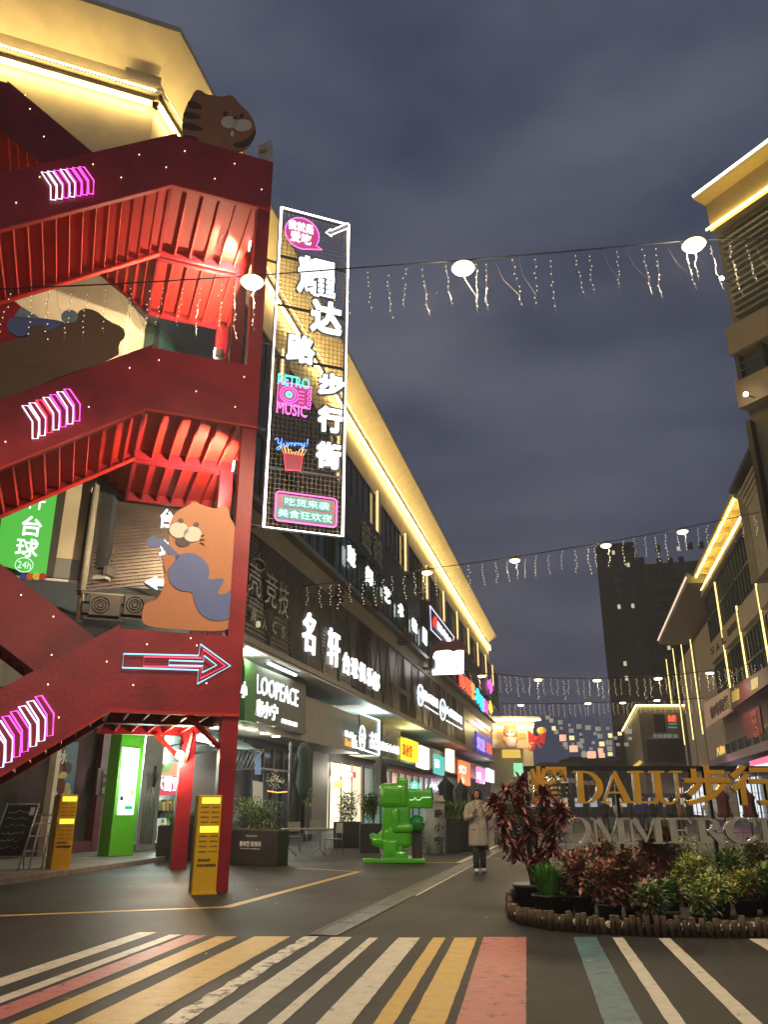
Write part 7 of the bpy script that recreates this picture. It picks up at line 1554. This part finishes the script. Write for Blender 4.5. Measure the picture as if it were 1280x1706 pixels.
for i, (x, y) in enumerate(((838, 1432), (856, 1440))): 
    q = cz(x, y); mb = MB()
    for k in range(5): mb.blade(q, Vector((math.cos(k * 1.2), .3 * math.sin(k * 1.2), .3)), .16, .05, .3, 1, 3)
    mb.build('low_leaf', DG, t)
def fern(x, y, rx, h, wd, label, n=260, m=BG, spread=.45, pr=.17, ph_=.2, name='potted_fern'):
    t, P = pot_at(x, y, pr, ph_, label, name); r = random.Random(int(x)); mb = MB()
    for k in range(n):
        an = r.uniform(0, 6.28); q = P + Vector((math.cos(an) * r.uniform(0, rx * .6), math.sin(an) * r.uniform(0, rx * .6), ph_))
        mb.blade(q, Vector((math.cos(an) * spread * r.random(), math.sin(an) * spread * r.random(), 1)), h * r.uniform(.5, 1.1), wd * r.uniform(.7, 1.2), .25, r.randrange(len(m)), 4)
    mb.build('fronds', m, t); return t
fern(917, 1520, .22, .5, .014, 'bright green feathery fern in a black tub beside the purple red shrub', 700, BG, .5, .22, .22)
def shrub(x, y, rx, rz, cz_, n, ll, lw, ms, label, pr=.15, ph_=.24, ring_=0):
    t, P = pot_at(x, y, pr, ph_, label); r = random.Random(int(x * 3))
    sub(W0, 'stem', M_CANE, t, lambda mb: [mb.tube([P + Vector((0, 0, ph_ - .03)), P + Vector((r.uniform(-.6, .6) * rx, r.uniform(-.4, .4) * rx, cz_ * .95))], [.012, .005], 5) for _ in range(6)])
    if ring_: sub(W0, 'pot_band', mat('pot_band', (.2, .19, .17), .6), t, lambda mb: mb.lathe(P + Vector((0, 0, ph_ * .35)), [(pr * .95, 0), (pr * 1.02, ph_ * .2)], 16))
    foliage(P + Vector((0, 0, cz_ * .95)), rx * 1.15, rx * .95, rz * 1.15, int(n * 2.1), ll, lw * 1.15, ms, t, int(x), .3); return t, P
shrub(975, 1525, .27, .26, .52, 420, .12, .045, CL_, 'coppery leaved shrub in a black pot right of the feathery fern')
shrub(1018, 1535, .25, .24, .46, 380, .11, .045, CL_, 'low coppery shrub in the front row between the fern and the pink flower', ph_=.2)
shrub(1062, 1532, .27, .3, .55, 420, .12, .045, CL_, 'fuller copper pink shrub in the front row left of the pink flower')
shrub(1105, 1500, .34, .36, .72, 560, .13, .05, CL_ + RL[1:2], 'tallest rosy copper shrub behind the front pots, left of the pink flower')
shrub(1010, 1490, .3, .3, .62, 420, .12, .045, CL_ + RL[:1], 'copper and red shrub in the back row below the grey letters M')
shrub(1155, 1510, .24, .26, .42, 420, .07, .03, YL, 'small leaved yellow green shrub right of the pink flower', ph_=.2)
shrub(1200, 1528, .26, .22, .38, 420, .07, .03, YL, 'low yellow green shrub in the front row near the right edge', ph_=.2)
shrub(1245, 1525, .24, .2, .38, 400, .07, .03, YL + CL_[:1], 'yellowish shrub with coppery tips at the right front of the island', ph_=.2)
shrub(1290, 1525, .26, .24, .42, 400, .09, .035, DG + YL[:1], 'dark green shrub cut by the right edge of the picture', ph_=.2)
shrub(960, 1500, .25, .2, .45, 300, .1, .04, DG, 'dark green shrub behind the coppery ones next to the fern')
for i, (x, y) in enumerate(((1035, 1478), (1170, 1480), (1215, 1484), (1262, 1480), (1130, 1478), (985, 1476))):
    fern(x, y, .2, .62, .035, ['dark strap leaved plant behind the coppery shrubs', 'dark strap leaved plant behind the yellow green shrub', 'broad dark strap leaved clump second from the right edge', 'dark strap leaved clump at the right edge behind', 'dark strap leaved plant behind the tallest shrub', 'dark strap leaved plant below the first grey M'][i], 110, DG, .75, .14, .2, 'strap_leaf_plant')
shrub(1085, 1545, .2, .16, .34, 260, .09, .035, DG + CL_[:1], 'small dark green and copper filler between the front pots', ph_=.16)
shrub(1175, 1545, .2, .15, .3, 260, .07, .03, YL + DG, 'small green filler plant in the front row right of the pink flower', ph_=.16)
shrub(1225, 1505, .3, .26, .48, 420, .08, .03, LEAF, 'fresh green bushy plant in the middle row near the right edge', ph_=.2)
shrub(1140, 1490, .3, .28, .55, 420, .09, .035, LEAF + YL[:1], 'fresh green bushy plant behind the pink flower', ph_=.2)
shrub(1270, 1495, .3, .3, .55, 420, .1, .04, DG + CL_[:1], 'dark bushy plant at the right edge, middle row', ph_=.2)
shrub(940, 1520, .2, .16, .34, 260, .09, .04, DG, 'low dark green plant squeezed right of the feathery fern', ph_=.16)
M_FLO = mat('pink_petal', (.85, .05, .2), .5, noise=.15, nscale=30)
for i, (x, y, fx, fy, l) in enumerate(((1118, 1532, 1131, 1486, 'green potted plant with one bright pink flower in the front row'), (1258, 1512, 1261, 1476, 'potted plant with a dark pink flower near the right edge'))):
    t, P = shrub(x, y, .2, .13, .32, 150, .1, .06, DG + LEAF[:1], l, .13, .2, i == 0)
    q = AT(fx, fy, P.y - .05); mb = MB()
    for k in range(22): an = k * 2.4; mb.blade(q, Vector((math.cos(an), -.7 + .4 * math.sin(k), math.sin(an))), .045 + .04 * (k / 22), .05, .1, 0, 2)
    mb.build('flower', M_FLO, t); sub(W0, 'flower_stem', DG[0], t, lambda mb: mb.tube([P + Vector((0, 0, .25)), q], .006, 5))

r = random.Random(91)
t = MB()
for k in range(60):
    P = Vector((r.uniform(-5, 5), r.uniform(6.3, 24), .006)); t.blade(P, Vector((r.uniform(-1, 1), r.uniform(-1, 1), .08)), r.uniform(.02, .08), r.uniform(.015, .04), .05, k % 3, 2)
tag(t.build('leaf_litter', [CL_[0], MATS['note'], YL[0]]), 'small dry leaves and paper scraps strewn over the asphalt', 'litter', kind='stuff')
# night air: thin even haze lit by the lamps
hz_ = MB(); hz_.box(W0, -60, 110, -12, 230, -1, 66)
ho = hz_.build('haze', mat('haze_air', noise=0)); tag(ho, kind='stuff', label='thin night haze over the whole street', cat='haze')
hm = MATS['haze_air']; hn = hm.node_tree.nodes; hn.clear(); o_ = hn.new('ShaderNodeOutputMaterial'); pv = hn.new('ShaderNodeVolumePrincipled')
pv.inputs['Density'].default_value = HAZE; pv.inputs['Color'].default_value = (.85, .87, .9, 1); pv.inputs['Anisotropy'].default_value = .3
hm.node_tree.links.new(pv.outputs[0], o_.inputs['Volume'])
